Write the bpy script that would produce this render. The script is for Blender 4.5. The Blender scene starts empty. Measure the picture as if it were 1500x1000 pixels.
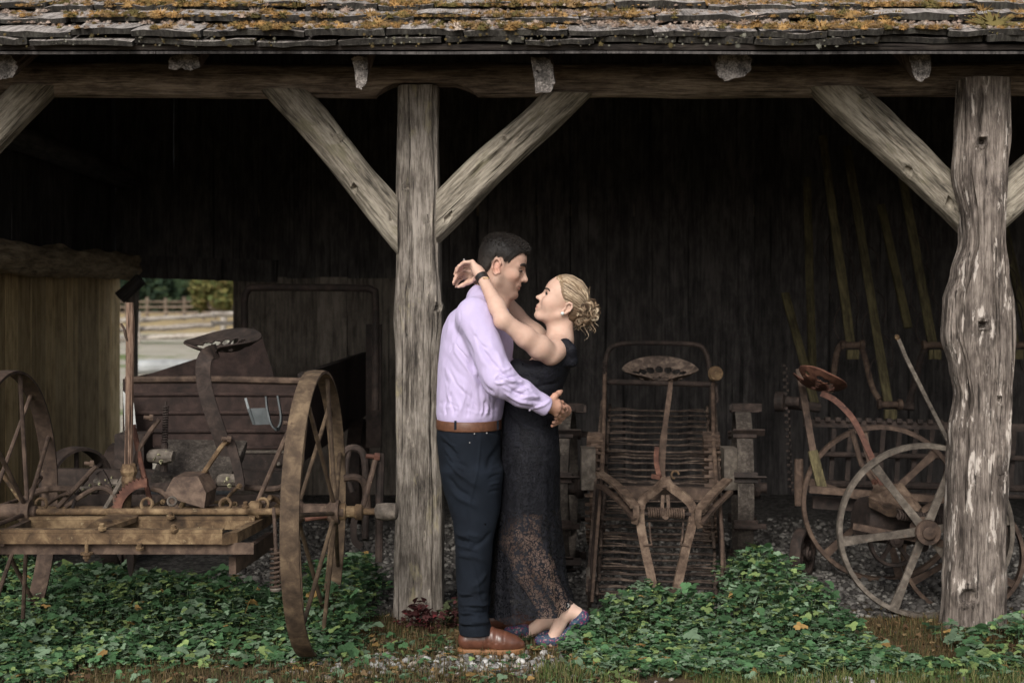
import bpy, bmesh, math, random
import numpy as np
from mathutils import Vector, Matrix, noise as mnoise

random.seed(7)
rng = np.random.default_rng(7)
SC = bpy.context.scene
COL = SC.collection

# ------------------------------------------------------------------ camera, sky, sun, exposure
CAM_H = 1.5          # eye height of the photographer (m)
FPX = 2083.0         # focal length in pixels of the 1500 px wide photograph (50 mm)
CX, CY = 750.0, 440.0   # principal column, horizon row
cam_data = bpy.data.cameras.new('camera')
cam_data.lens = 50.0
cam_data.sensor_width = 36.0
cam_data.shift_y = -(500.0 - CY) / 1500.0
cam_data.clip_start = 0.05
cam_data.clip_end = 3000.0
cam_data.dof.use_dof = True
cam_data.dof.focus_distance = 6.15
cam_data.dof.aperture_fstop = 2.8
cam = bpy.data.objects.new('camera', cam_data)
cam.location = (0, 0, CAM_H)
cam.rotation_euler = (math.pi / 2, 0, 0)
COL.objects.link(cam)
SC.camera = cam

SUN_EL, SUN_AZ = math.radians(34), math.radians(196)   # azimuth clockwise from +Y: behind the camera, a little left
world = bpy.data.worlds.new('World')
SC.world = world
world.use_nodes = True
wnt = world.node_tree
wnt.nodes.clear()
sky = wnt.nodes.new('ShaderNodeTexSky')
sky.sky_type = 'NISHITA'
sky.sun_disc = False
sky.sun_elevation = SUN_EL
sky.sun_rotation = SUN_AZ
sky.air_density = 1.0
sky.dust_density = 3.0
sky.ozone_density = 1.0
hs = wnt.nodes.new('ShaderNodeHueSaturation')
hs.inputs['Saturation'].default_value = 0.34      # thin overcast: the blue is mostly veiled
bg = wnt.nodes.new('ShaderNodeBackground')
bg.inputs['Strength'].default_value = 0.095
wo = wnt.nodes.new('ShaderNodeOutputWorld')
wnt.links.new(sky.outputs[0], hs.inputs['Color'])
wnt.links.new(hs.outputs[0], bg.inputs['Color'])
wnt.links.new(bg.outputs[0], wo.inputs['Surface'])

sun_data = bpy.data.lights.new('sun', 'SUN')
sun_data.energy = 1.5
sun_data.angle = math.radians(22)
sun_data.color = (1.0, 0.95, 0.88)
sun = bpy.data.objects.new('sun', sun_data)
sd = Vector((math.sin(SUN_AZ) * math.cos(SUN_EL), math.cos(SUN_AZ) * math.cos(SUN_EL), math.sin(SUN_EL)))
sun.rotation_euler = sd.to_track_quat('Z', 'Y').to_euler()
sun.location = sd * 30
COL.objects.link(sun)

SC.view_settings.view_transform = 'Standard'
SC.view_settings.look = 'None'
SC.view_settings.exposure = 0.8
SC.view_settings.gamma = 1.0
SC.view_settings.use_curve_mapping = False
SC.render.engine = 'CYCLES'
SC.cycles.use_denoising = True
SC.cycles.max_bounces = 6
SC.cycles.diffuse_bounces = 3
SC.cycles.transparent_max_bounces = 12

# ------------------------------------------------------------------ helpers
def P(px, py, Y):
    """A point that the photograph shows at pixel (px, py), Y metres from the camera."""
    return Vector(((px - CX) * Y / FPX, Y, CAM_H - (py - CY) * Y / FPX))

ORG = {}

def props(o, label=None, cat=None, group=None, kind=None):
    if label: o['label'] = label
    if cat: o['category'] = cat
    if group: o['group'] = group
    if kind: o['kind'] = kind
    return o

def thing(name, loc, label, cat, group=None):
    o = bpy.data.objects.new(name, None)
    COL.objects.link(o)
    o.location = loc
    o.empty_display_size = 0.1
    ORG[o.name] = Vector(loc)
    return props(o, label, cat, group)

def link_mesh(name, me, mats, parent=None, mat_world=None, smooth=False):
    o = bpy.data.objects.new(name, me)
    COL.objects.link(o)
    if mats is not None:
        if not isinstance(mats, (list, tuple)): mats = [mats]
        if len(me.materials) == 0:
            for m in mats: me.materials.append(m)
    if smooth:
        me.polygons.foreach_set('use_smooth', np.ones(len(me.polygons), dtype=bool))
    org = ORG.get(parent.name, Vector((0, 0, 0))) if parent else Vector((0, 0, 0))
    if parent: o.parent = parent
    if mat_world is not None:
        # the parents carry translations only (or are identity), so local = world - origin
        o.matrix_local = Matrix.Translation(-org) @ mat_world
        ORG[o.name] = mat_world.translation.copy()
        PARENT_M[o.name] = mat_world.copy()
    else:
        ORG[o.name] = org
    return o

PARENT_M = {}

def from_np(name, V, F, mats, parent=None, smooth=False, col=None, mat_idx=None):
    """V (n,3) in world space, F (m,3|4) int; placed under parent whose origin is subtracted."""
    V = np.asarray(V, dtype=np.float64)
    org = ORG.get(parent.name, Vector((0, 0, 0))) if parent else Vector((0, 0, 0))
    V = V - np.array(org)
    F = np.asarray(F, dtype=np.int32)
    me = bpy.data.meshes.new(name)
    k = F.shape[1]
    me.vertices.add(len(V)); me.vertices.foreach_set('co', V.astype(np.float32).ravel())
    me.loops.add(F.size); me.loops.foreach_set('vertex_index', F.ravel())
    me.polygons.add(len(F))
    me.polygons.foreach_set('loop_start', np.arange(0, F.size, k, dtype=np.int32))
    if mat_idx is not None: me.polygons.foreach_set('material_index', np.asarray(mat_idx, dtype=np.int32))
    if smooth: me.polygons.foreach_set('use_smooth', np.ones(len(F), dtype=bool))
    me.update(calc_edges=True)
    if col is not None:
        a = me.color_attributes.new('Col', 'FLOAT_COLOR', 'POINT')
        c4 = np.ones((len(V), 4), dtype=np.float32); c4[:, :3] = col
        a.data.foreach_set('color', c4.ravel())
    return link_mesh(name, me, mats, parent)

class MB:
    """collects shapes (world space) for ONE mesh object"""
    def __init__(s): s.v = []; s.f = []
    def add(s, vs, fs):
        b = len(s.v); s.v.extend([tuple(v) for v in vs]); s.f.extend([tuple(b + i for i in f) for f in fs]); return s
    def box(s, c, size, R=None, taper=1.0):
        c = Vector(c); x, y, z = [d / 2 for d in size]
        vs = []
        for dz in (-1, 1):
            t = taper if dz > 0 else 1.0
            for dx, dy in ((-1, -1), (1, -1), (1, 1), (-1, 1)):
                v = Vector((dx * x * t, dy * y * t, dz * z))
                if R is not None: v = R @ v
                vs.append(c + v)
        return s.add(vs, [(3, 2, 1, 0), (4, 5, 6, 7), (0, 1, 5, 4), (1, 2, 6, 5), (2, 3, 7, 6), (3, 0, 4, 7)])
    def bar(s, p, q, w, h, up=(0, 0, 1)):
        """a flat bar from p to q: w across, h along 'up'"""
        p = Vector(p); q = Vector(q); d = (q - p); L = d.length; d.normalize()
        up = Vector(up); side = d.cross(up)
        if side.length < 1e-4: side = d.cross(Vector((1, 0, 0)))
        side.normalize(); u = side.cross(d).normalized()
        vs = []
        for e in (p, q):
            for a, b in ((-1, -1), (1, -1), (1, 1), (-1, 1)):
                vs.append(e + side * (a * w / 2) + u * (b * h / 2))
        return s.add(vs, [(0, 1, 2, 3), (7, 6, 5, 4), (0, 4, 5, 1), (1, 5, 6, 2), (2, 6, 7, 3), (3, 7, 4, 0)])
    def path(s, pts, w, h, up=(0, 0, 1)):
        """a flat strap along a polyline: w across (perpendicular to up), h thick along up-ish"""
        pts = [Vector(p) for p in pts]; n = len(pts); b = len(s.v)
        for i, p in enumerate(pts):
            d = (pts[min(i + 1, n - 1)] - pts[max(i - 1, 0)]).normalized()
            side = d.cross(Vector(up))
            if side.length < 1e-4: side = d.cross(Vector((1, 0.01, 0)))
            side.normalize(); u = side.cross(d).normalized()
            ww = w[i] if isinstance(w, (list, tuple)) else w
            for a, c in ((-1, -1), (1, -1), (1, 1), (-1, 1)):
                s.v.append(tuple(p + side * (a * ww / 2) + u * (c * h / 2)))
        for i in range(n - 1):
            for k in range(4):
                k2 = (k + 1) % 4
                s.f.append((b + i * 4 + k, b + i * 4 + k2, b + (i + 1) * 4 + k2, b + (i + 1) * 4 + k))
        s.f.append((b + 3, b + 2, b + 1, b)); e = b + (n - 1) * 4; s.f.append((e, e + 1, e + 2, e + 3))
        return s
    def tube(s, pts, r, n=8, closed=False):
        pts = [Vector(p) for p in pts]; m = len(pts); b = len(s.v)
        ref = None
        for i, p in enumerate(pts):
            if closed: d = pts[(i + 1) % m] - pts[i - 1]
            else: d = pts[min(i + 1, m - 1)] - pts[max(i - 1, 0)]
            d.normalize()
            if ref is None:
                ref = d.cross(Vector((0.13, 0.21, 1.0)))
                if ref.length < 0.05: ref = d.cross(Vector((1, 0, 0)))
            a = (ref - d * ref.dot(d)).normalized(); c = d.cross(a); ref = a
            rr = r[i] if isinstance(r, (list, tuple)) else r
            for k in range(n):
                t = 2 * math.pi * k / n
                s.v.append(tuple(p + a * (math.cos(t) * rr) + c * (math.sin(t) * rr)))
        for i in range(m if closed else m - 1):
            j = (i + 1) % m
            for k in range(n):
                k2 = (k + 1) % n
                s.f.append((b + i * n + k, b + i * n + k2, b + j * n + k2, b + j * n + k))
        if not closed:
            s.f.append(tuple(b + k for k in range(n - 1, -1, -1)))
            s.f.append(tuple(b + (m - 1) * n + k for k in range(n)))
        return s
    def lathe(s, c, axis, prof, n=24, closed=False):
        """prof = [(r, t)]: radius r at distance t along axis; closed = ring section"""
        c = Vector(c); ax = Vector(axis).normalized()
        a = ax.orthogonal().normalized(); d = ax.cross(a); b = len(s.v); m = len(prof)
        for r, t in prof:
            for k in range(n):
                th = 2 * math.pi * k / n
                s.v.append(tuple(c + ax * t + a * (math.cos(th) * r) + d * (math.sin(th) * r)))
        for i in range(m if closed else m - 1):
            j = (i + 1) % m
            for k in range(n):
                k2 = (k + 1) % n
                s.f.append((b + i * n + k, b + i * n + k2, b + j * n + k2, b + j * n + k))
        if not closed:
            s.f.append(tuple(b + k for k in range(n - 1, -1, -1)))
            s.f.append(tuple(b + (m - 1) * n + k for k in range(n)))
        return s
    def helix(s, p, q, R, r, turns, n=6, per=14):
        p = Vector(p); q = Vector(q); ax = (q - p); L = ax.length; ax.normalize()
        a = ax.orthogonal().normalized(); d = ax.cross(a); N = int(turns * per)
        pts = [p + ax * (L * i / N) + a * (R * math.cos(2 * math.pi * i / per)) + d * (R * math.sin(2 * math.pi * i / per)) for i in range(N + 1)]
        return s.tube(pts, r, n)
    def jitter(s, amp, scale=20.0, seed=0.0):
        o = Vector((seed * 3.1, seed * 1.7, seed * 2.3))
        s.v = [tuple(Vector(v) + mnoise.noise_vector(Vector(v) * scale + o) * amp) for v in s.v]
        return s
    def build(s, name, mat, parent=None, smooth=None, bevel=0.0):
        org = ORG.get(parent.name, Vector((0, 0, 0))) if parent else Vector((0, 0, 0))
        me = bpy.data.meshes.new(name)
        me.from_pydata([tuple(Vector(v) - org) for v in s.v], [], s.f)
        me.update()
        if smooth is not None:
            me.polygons.foreach_set('use_smooth', np.ones(len(me.polygons), dtype=bool))
            me.set_sharp_from_angle(angle=math.radians(smooth))
        return link_mesh(name, me, mat, parent)

def arc(c, a, b, R, t0, t1, n):
    """points on a circle in the plane of unit vectors a, b"""
    c = Vector(c); a = Vector(a); b = Vector(b)
    return [c + a * (R * math.cos(t0 + (t1 - t0) * i / n)) + b * (R * math.sin(t0 + (t1 - t0) * i / n)) for i in range(n + 1)]

def spline(pts, n=8):
    """Catmull-Rom through points"""
    pts = [Vector(p) for p in pts]; out = []
    for i in range(len(pts) - 1):
        p0 = pts[max(i - 1, 0)]; p1 = pts[i]; p2 = pts[i + 1]; p3 = pts[min(i + 2, len(pts) - 1)]
        for k in range(n):
            t = k / n
            out.append(0.5 * ((2 * p1) + (p2 - p0) * t + (2 * p0 - 5 * p1 + 4 * p2 - p3) * t * t + (3 * p1 - p0 - 3 * p2 + p3) * t ** 3))
    out.append(pts[-1]); return out

def lerp_table(tab, x):
    """piecewise linear table [(x, v...)]"""
    if x <= tab[0][0]: return tab[0][1:]
    for a, b in zip(tab, tab[1:]):
        if x <= b[0]:
            t = (x - a[0]) / (b[0] - a[0]); t = t * t * (3 - 2 * t)
            return tuple(u + (v - u) * t for u, v in zip(a[1:], b[1:]))
    return tab[-1][1:]

# ------------------------------------------------------------------ materials
class NT:
    def __init__(s, name):
        s.m = bpy.data.materials.new(name); s.m.use_nodes = True
        s.t = s.m.node_tree; s.t.nodes.clear()
        s.out = s.t.nodes.new('ShaderNodeOutputMaterial')
    def n(s, typ, ins=None, **kw):
        nd = s.t.nodes.new(typ)
        for k, v in kw.items(): setattr(nd, k, v)
        for k, v in (ins or {}).items(): s.set(nd.inputs[k], v)
        return nd
    def set(s, sock, v):
        if isinstance(v, bpy.types.NodeSocket): s.t.links.new(v, sock)
        elif isinstance(v, (tuple, list)) and sock.type == 'RGBA' and len(v) == 3: sock.default_value = (*v, 1)
        else: sock.default_value = v
    def noise(s, vec, scale, detail=4, rough=0.55, dist=0.0):
        return s.n('ShaderNodeTexNoise', {'Vector': vec, 'Scale': scale, 'Detail': detail, 'Roughness': rough, 'Distortion': dist}).outputs['Fac']
    def ramp(s, fac, stops, interp='LINEAR'):
        r = s.n('ShaderNodeValToRGB', {'Fac': fac}); e = r.color_ramp.elements; r.color_ramp.interpolation = interp
        while len(e) < len(stops): e.new(0.5)
        for el, (p, c) in zip(e, stops):
            el.position = p; el.color = (*c, 1) if not isinstance(c, (int, float)) else (c, c, c, 1)
        return r.outputs['Color']
    def mix(s, fac, a, b, blend='MIX'):
        m = s.n('ShaderNodeMix', data_type='RGBA', blend_type=blend)
        s.set(m.inputs[0], fac); s.set(m.inputs[6], a); s.set(m.inputs[7], b)
        return m.outputs[2]
    def math(s, op, a, b=0.0):
        m = s.n('ShaderNodeMath', operation=op); s.set(m.inputs[0], a); s.set(m.inputs[1], b); return m.outputs[0]
    def mapping(s, vec, scale, loc=(0, 0, 0)):
        return s.n('ShaderNodeMapping', {'Vector': vec, 'Scale': scale, 'Location': loc}).outputs[0]
    def coords(s, seedmul=17.0):
        tc = s.n('ShaderNodeTexCoord').outputs['Object']
        rnd = s.n('ShaderNodeObjectInfo').outputs['Random']
        off = s.math('MULTIPLY', rnd, seedmul)
        cmb = s.n('ShaderNodeCombineXYZ', {'X': off, 'Y': off, 'Z': off}).outputs[0]
        v = s.n('ShaderNodeVectorMath', operation='ADD'); s.set(v.inputs[0], tc); s.set(v.inputs[1], cmb)
        return v.outputs[0], rnd
    def bump(s, h, strength=0.5, dist=0.01, normal=None):
        ins = {'Height': h, 'Strength': strength, 'Distance': dist}
        if normal is not None: ins['Normal'] = normal
        return s.n('ShaderNodeBump', ins).outputs[0]
    def bsdf(s, color, rough=0.8, normal=None, **kw):
        ins = {'Base Color': color, 'Roughness': rough}
        if normal is not None: ins['Normal'] = normal
        b = s.n('ShaderNodeBsdfPrincipled', ins)
        for k, v in kw.items(): s.set(b.inputs[k], v)
        return b.outputs[0]
    def finish(s, shader):
        s.t.links.new(shader, s.out.inputs['Surface']); return s.m

def wood_mat(name, dark, mid, light, patch=None, patch_amt=0.0, axis=2, fibre=55.0, along=2.2, patch2=None, patch2_amt=0.0, bumpd=0.006, rough=0.85, spec=0.25):
    """weathered wood: streaks along the local axis, checks, patches of lichen / bleached wood"""
    t = NT(name); v, rnd = t.coords()
    sc = [fibre] * 3; sc[axis] = along * 2.4
    sc2 = [fibre * 0.22] * 3; sc2[axis] = along * 0.5
    sc0 = [fibre * 3.2] * 3; sc0[axis] = along * 6.0
    f0 = t.noise(t.mapping(v, sc0), 1.0, 4, 0.6, 0.1)
    f1 = t.noise(t.mapping(v, sc), 1.0, 6, 0.66, 0.15)
    f2 = t.noise(t.mapping(v, sc2), 1.0, 5, 0.6, 0.5)
    sm_ = [11.0] * 3; sm_[axis] = 5.0
    f3 = t.noise(t.mapping(v, sm_, (2.0, 8.0, 1.0)), 1.0, 7, 0.7, 0.3)
    fac = t.math('ADD', t.math('ADD', t.math('MULTIPLY', f0, 0.24), t.math('MULTIPLY', f1, 0.26)), t.math('ADD', t.math('MULTIPLY', f2, 0.16), t.math('MULTIPLY', f3, 0.34)))
    c = t.ramp(fac, [(0.41, dark), (0.488, mid), (0.565, light)])
    # fine dark checks
    sc3 = [fibre * 1.3] * 3; sc3[axis] = along * 0.45
    ck = t.noise(t.mapping(v, sc3, (3.1, 1.7, 5.2)), 1.0, 3, 0.5, 0.15)
    ckm = t.ramp(ck, [(0.30, 1.0), (0.37, 0.0)])
    c = t.mix(t.math('MULTIPLY', ckm, 0.85), c, tuple(x * 0.35 for x in dark))
    if patch is not None:
        sp = [9.0] * 3; sp[axis] = 4.0
        pm = t.noise(t.mapping(v, sp, (9.0, 2.0, 4.0)), 1.0, 8, 0.68, 0.4)
        pm = t.ramp(pm, [(0.60 - patch_amt, 0.0), (0.70 - patch_amt, 1.0)])
        c = t.mix(t.math('MULTIPLY', pm, 0.75), c, patch)
    if patch2 is not None:
        sp = [26.0] * 3; sp[axis] = 6.0
        pm = t.noise(t.mapping(v, sp, (1.0, 7.0, 2.0)), 1.0, 7, 0.62, 0.2)
        pm = t.ramp(pm, [(0.63 - patch2_amt, 0.0), (0.68 - patch2_amt, 1.0)])
        c = t.mix(t.math('MULTIPLY', pm, 0.8), c, patch2)
    br = t.math('ADD', t.math('MULTIPLY', rnd, 0.45), 0.78)
    c = t.mix(1.0, c, t.n('ShaderNodeCombineColor', {0: br, 1: br, 2: br}).outputs[0], 'MULTIPLY')
    h = t.math('SUBTRACT', t.math('ADD', t.math('MULTIPLY', f1, .6), t.math('MULTIPLY', f0, .5)), t.math('MULTIPLY', ckm, 0.7))
    nrm = t.bump(h, 0.9, bumpd)
    return t.finish(t.bsdf(c, rough, nrm, **{'Specular IOR Level': spec}))

def rust_mat(name, c_dark, c_mid, c_hi, c_spot=None, spot=0.0, rough=0.75, scale=22.0, bumpd=0.003, metal=0.0):
    t = NT(name); v, rnd = t.coords()
    a = t.noise(v, scale, 8, 0.65, 0.4); b = t.noise(v, scale * 0.2, 4, 0.55, 0.3)
    fac = t.math('ADD', t.math('MULTIPLY', a, 0.6), t.math('MULTIPLY', b, 0.4))
    c = t.ramp(fac, [(0.36, c_dark), (0.5, c_mid), (0.64, c_hi)])
    g = t.noise(v, scale * 6, 3, 0.6)
    if c_spot is not None:
        m = t.noise(t.mapping(v, (1, 1, 1), (5, 3, 8)), scale * 1.6, 6, 0.7)
        m = t.ramp(m, [(0.62 - spot, 0.0), (0.70 - spot, 1.0)])
        c = t.mix(t.math('MULTIPLY', m, 0.8), c, c_spot)
    h = t.math('ADD', a, t.math('MULTIPLY', g, 0.5))
    return t.finish(t.bsdf(c, rough, t.bump(h, 0.7, bumpd), **{'Metallic': metal, 'Specular IOR Level': 0.3}))

def vcol_mat(name, rough=0.8, bump_scale=0, bumpd=0.001, sss=0.0, spec=0.35, nvar=0.0, nscale=60.0, translucent=0.0, sheen=0.0, radius=(0.012, 0.005, 0.003)):
    t = NT(name)
    a = t.n('ShaderNodeVertexColor', layer_name='Col').outputs['Color']
    tc = t.n('ShaderNodeTexCoord').outputs['Object']
    c = a
    if nvar > 0:
        nn = t.noise(tc, nscale, 5, 0.6)
        k = t.math('ADD', t.math('MULTIPLY', nn, 2 * nvar), 1.0 - nvar)
        c = t.mix(1.0, c, t.n('ShaderNodeCombineColor', {0: k, 1: k, 2: k}).outputs[0], 'MULTIPLY')
    nrm = None
    if bump_scale: nrm = t.bump(t.noise(tc, bump_scale, 4, 0.6), 0.5, bumpd)
    kw = {'Specular IOR Level': spec}
    if sss > 0: kw.update({'Subsurface Weight': sss, 'Subsurface Radius': radius, 'Subsurface Scale': 1.0})
    if sheen > 0: kw['Sheen Weight'] = sheen
    sh = t.bsdf(c, rough, nrm, **kw)
    if translucent > 0:
        tl = t.n('ShaderNodeBsdfTranslucent', {'Color': c}).outputs[0]
        mx = t.n('ShaderNodeMixShader', {0: translucent}); t.set(mx.inputs[1], sh); t.set(mx.inputs[2], tl); sh = mx.outputs[0]
    return t.finish(sh)

def plain_mat(name, col, rough=0.7, var=0.25, scale=40.0, bumpd=0.001, **kw):
    t = NT(name); v, rnd = t.coords()
    a = t.noise(v, scale, 5, 0.6)
    c = t.ramp(a, [(0.3, tuple(x * (1 - var) for x in col)), (0.7, tuple(min(1, x * (1 + var)) for x in col))])
    return t.finish(t.bsdf(c, rough, t.bump(a, 0.5, bumpd), **kw))
# ------------------------------------------------------------------ materials of the place
M_POST = wood_mat('weathered_post_wood', (0.034, 0.029, 0.025), (0.135, 0.117, 0.099), (0.27, 0.24, 0.21), patch=(0.27, 0.235, 0.14), patch_amt=0.02, patch2=(0.36, 0.32, 0.27), patch2_amt=0.0, bumpd=0.012)
M_POST2 = wood_mat('silvery_post_wood', (0.036, 0.029, 0.025), (0.13, 0.107, 0.092), (0.27, 0.23, 0.20), patch=(0.038, 0.030, 0.026), patch_amt=0.10, patch2=(0.56, 0.50, 0.45), patch2_amt=0.055, bumpd=0.014)
M_BRACE = wood_mat('weathered_brace_wood', (0.046, 0.040, 0.032), (0.175, 0.153, 0.122), (0.33, 0.295, 0.24), patch=(0.15, 0.135, 0.085), patch_amt=0.03, patch2=(0.33, 0.28, 0.225), patch2_amt=0.01, bumpd=0.011)
M_BEAM = wood_mat('brown_beam_wood', (0.060, 0.046, 0.037), (0.19, 0.15, 0.12), (0.36, 0.295, 0.24), axis=2, bumpd=0.006)
M_END = wood_mat('grey_end_grain', (0.028, 0.025, 0.023), (0.10, 0.090, 0.083), (0.29, 0.26, 0.24), axis=1, fibre=40, along=20, bumpd=0.008)
M_RAFTER = wood_mat('rafter_wood', (0.03, 0.022, 0.017), (0.07, 0.05, 0.04), (0.13, 0.10, 0.08), axis=2)
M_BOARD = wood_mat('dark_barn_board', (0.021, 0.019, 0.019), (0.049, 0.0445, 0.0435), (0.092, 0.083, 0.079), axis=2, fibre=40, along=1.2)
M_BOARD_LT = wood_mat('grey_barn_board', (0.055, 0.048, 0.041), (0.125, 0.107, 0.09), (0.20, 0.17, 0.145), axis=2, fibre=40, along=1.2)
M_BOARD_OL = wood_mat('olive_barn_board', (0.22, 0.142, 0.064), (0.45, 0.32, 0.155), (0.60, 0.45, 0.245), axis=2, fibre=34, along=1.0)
M_LOGIN = wood_mat('inside_log_wood', (0.11, 0.082, 0.053), (0.27, 0.205, 0.13), (0.42, 0.33, 0.22), axis=2)
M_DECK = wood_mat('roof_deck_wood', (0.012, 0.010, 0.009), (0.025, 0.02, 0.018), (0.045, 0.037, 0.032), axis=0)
M_SHINGLE = wood_mat('silvered_shingle', (0.09, 0.079, 0.071), (0.24, 0.212, 0.194), (0.43, 0.39, 0.36), axis=1, fibre=60, along=5, patch=(0.36, 0.27, 0.16), patch_amt=-0.02, bumpd=0.008)
M_BUTT = rust_mat('dark_shingle_butt', (0.012, 0.011, 0.010), (0.035, 0.031, 0.027), (0.085, 0.08, 0.068), c_spot=(0.24, 0.25, 0.19), spot=-0.03, rough=0.95, scale=26, bumpd=.012)

SHED_X0, SHED_X1, BACK_Y, POST_Y = -3.06, 5.35, 11.0, 6.66
shed = thing('open_shed', (0.9, 6.66, 0.0), 'old open-fronted log shed with mossy shingle roof over rusty farm machines', 'shed')

# ---- round and hewn timbers, modelled along their local z axis
def timber(name, p, q, rad, mat, parent, nseg=40, ring=0.03, square=2.0, wob=0.006, seed=0.0, knots=(), cracks=(), endcut=(None, None), flat=1.0, end_mat=None, up=None):
    """rad: function of t in 0..1 -> (half width, half depth, dx, dy)"""
    p = Vector(p); q = Vector(q); d = q - p; L = d.length; z = d.normalized()
    if up is None: up = Vector((0, 1, 0)) if abs(z.y) < 0.8 else Vector((1, 0, 0))
    x = up.cross(z).normalized(); y = z.cross(x)
    Mw = Matrix((x, y, z)).transposed().to_4x4(); Mw.translation = p
    nr = max(6, int(L / ring)); V = np.zeros((nr + 1, nseg, 3))
    e = 2.0 / square
    def se(a): return math.copysign(abs(math.cos(a)) ** e, math.cos(a)), math.copysign(abs(math.sin(a)) ** e, math.sin(a))
    dense = np.array([se(2 * math.pi * i / 3000) for i in range(3001)]); cum = np.r_[0, np.cumsum(np.hypot(*np.diff(dense, axis=0).T))]
    ths = np.interp(np.linspace(0, cum[-1], nseg, endpoint=False), cum, np.linspace(0, 2 * math.pi, 3001))   # evenly spaced along the outline
    for i in range(nr + 1):
        t = i / nr; hw, hd, dx, dy = rad(t)
        for k in range(nseg):
            th = ths[k]; c, s_ = math.cos(th), math.sin(th)
            cx = math.copysign(abs(c) ** e, c); sy = math.copysign(abs(s_) ** e, s_)
            zz = t * L
            n1 = mnoise.noise(Vector((c * 1.6 + seed, s_ * 1.6, zz * 2.4 + seed))) * wob * 1.6
            n2 = mnoise.noise(Vector((c * 5 + seed, s_ * 5 + 3, zz * 5))) * wob * 0.7
            n3 = mnoise.noise(Vector((c * 14 + seed, s_ * 14 + 3, zz * 3))) * wob * 0.45
            dr = n1 + n2 + n3
            for (ka, kz, kr, kd) in knots:
                if s_ > .2: continue
                dd = math.hypot((cx - se(ka)[0]) * hw, zz - kz) / kr
                if dd < 2.2:
                    dr += 0.25 * kd * math.exp(-((dd - 1.3) / 0.4) ** 2)
                    dr -= kd * (1.0 if dd < 0.75 else max(0, 1 - (dd - 0.75) / 0.3))
            for (ca, z0, z1, cw, cd, wa) in cracks:
                if z0 < zz < z1:
                    ca2 = ca + wa * mnoise.noise(Vector((zz * 3, seed + ca, 0)))
                    if s_ > .2: continue
                    da = abs(cx - se(ca2)[0]) * hw
                    fade = min(1, (zz - z0) / 0.15, (z1 - zz) / 0.15)
                    if da < cw: dr -= cd * fade * (1 - da / cw)
            V[i, k] = (dx + (hw + dr) * cx, dy + (hd + dr) * sy * flat, zz)
    V = V.reshape(-1, 3)
    # oblique end cuts: (normal in world) through p / q
    for end, nw in zip((0, 1), endcut):
        if nw is None: continue
        nl = Mw.to_3x3().inverted() @ Vector(nw)
        rows = range(0, nr // 2) if end == 0 else range(nr // 2, nr + 1)
        o = Vector((0, 0, 0 if end == 0 else L))
        for i in rows:
            for k in range(nseg):
                v = Vector(V[i * nseg + k])
                zc = (nl.dot(o) - nl.x * v.x - nl.y * v.y) / nl.z
                if end == 0: v.z = zc + (v.z / (L / 2)) * (L / 2 - zc) if v.z < L / 2 else v.z
                else: v.z = L / 2 + (v.z - L / 2) / (L / 2) * (zc - L / 2)
                V[i * nseg + k] = v
    i0 = np.arange(nr)[:, None] * nseg; k0 = np.arange(nseg)[None, :]; k1 = (k0 + 1) % nseg
    F = np.stack([i0 + k0, i0 + k1, i0 + nseg + k1, i0 + nseg + k0], -1).reshape(-1, 4).tolist()
    me = bpy.data.meshes.new(name)
    nv = len(V); V = np.vstack([V, V[:nseg].mean(0), V[-nseg:].mean(0)])
    for k in range(nseg):
        F.append((nv, (k + 1) % nseg, k)); b = nr * nseg; F.append((nv + 1, b + k, b + (k + 1) % nseg))
    me.from_pydata(V.tolist(), [], F)
    me.update()
    me.polygons.foreach_set('use_smooth', np.ones(len(me.polygons), dtype=bool)); me.set_sharp_from_angle(angle=math.radians(50))
    mats = [mat] + ([end_mat] if end_mat else [])
    o = link_mesh(name, me, mats, parent, Mw)
    if end_mat:
        mi = np.zeros(len(me.polygons), dtype=np.int32); mi[-2 * nseg:] = 1; me.polygons.foreach_set('material_index', mi)
    return o

def edge_post(tab, Y, depth):
    """tab rows (py, left px, right px) -> world-space axis and radius function"""
    zt = CAM_H - (tab[0][0] - CY) * Y / FPX; zb = 0.0 - 0.05
    Ym = Y + depth * .45; xm = 0.5 * (tab[-1][1] + tab[-1][2]); p = Vector(((xm - CX) * Ym / FPX, Y + depth / 2, zb)); q = Vector((p.x, p.y, zt))
    L = (q - p).length
    def rad(t):
        z = zb + t * L; py = CY + (CAM_H - z) * FPX / Y
        l, r = lerp_table(tab, py)
        hw = (r - l) / 2 * Ym / FPX
        return hw, depth / 2, ((l + r) / 2 - CX) * Ym / FPX - p.x, 0.0
    return p, q, rad

F_ANG = math.pi * 1.5   # local angle that faces the camera (local y is +Y away from it)
# centre post
tabC = [(124, 583, 642), (200, 582, 642), (300, 582, 644), (370, 582, 645), (470, 578, 648), (520, 580, 646), (620, 580, 646), (760, 580, 650), (860, 578, 650), (960, 575, 652)]
pC, qC, rC = edge_post(tabC, 6.62, 0.20)
timber('post', pC, qC, rC, M_POST, shed, nseg=110, ring=0.014, square=4.2, wob=0.005, seed=1.3,
       knots=[(F_ANG - 0.25, 2.08, 0.012, 0.03), (F_ANG + 0.75, 1.52, 0.014, 0.03), (F_ANG + 0.3, 1.93, 0.01, 0.012), (F_ANG - .5, 1.2, .012, .015)],
       cracks=[(F_ANG - 0.15, 0.9, 2.5, 0.007, 0.02, 0.12), (F_ANG + 0.45, -0.1, 1.3, 0.007, 0.018, 0.15), (F_ANG - 0.6, 0.2, 1.7, 0.006, 0.016, 0.1), (F_ANG + 0.8, 1.3, 2.6, 0.008, 0.02, 0.1)])
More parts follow.
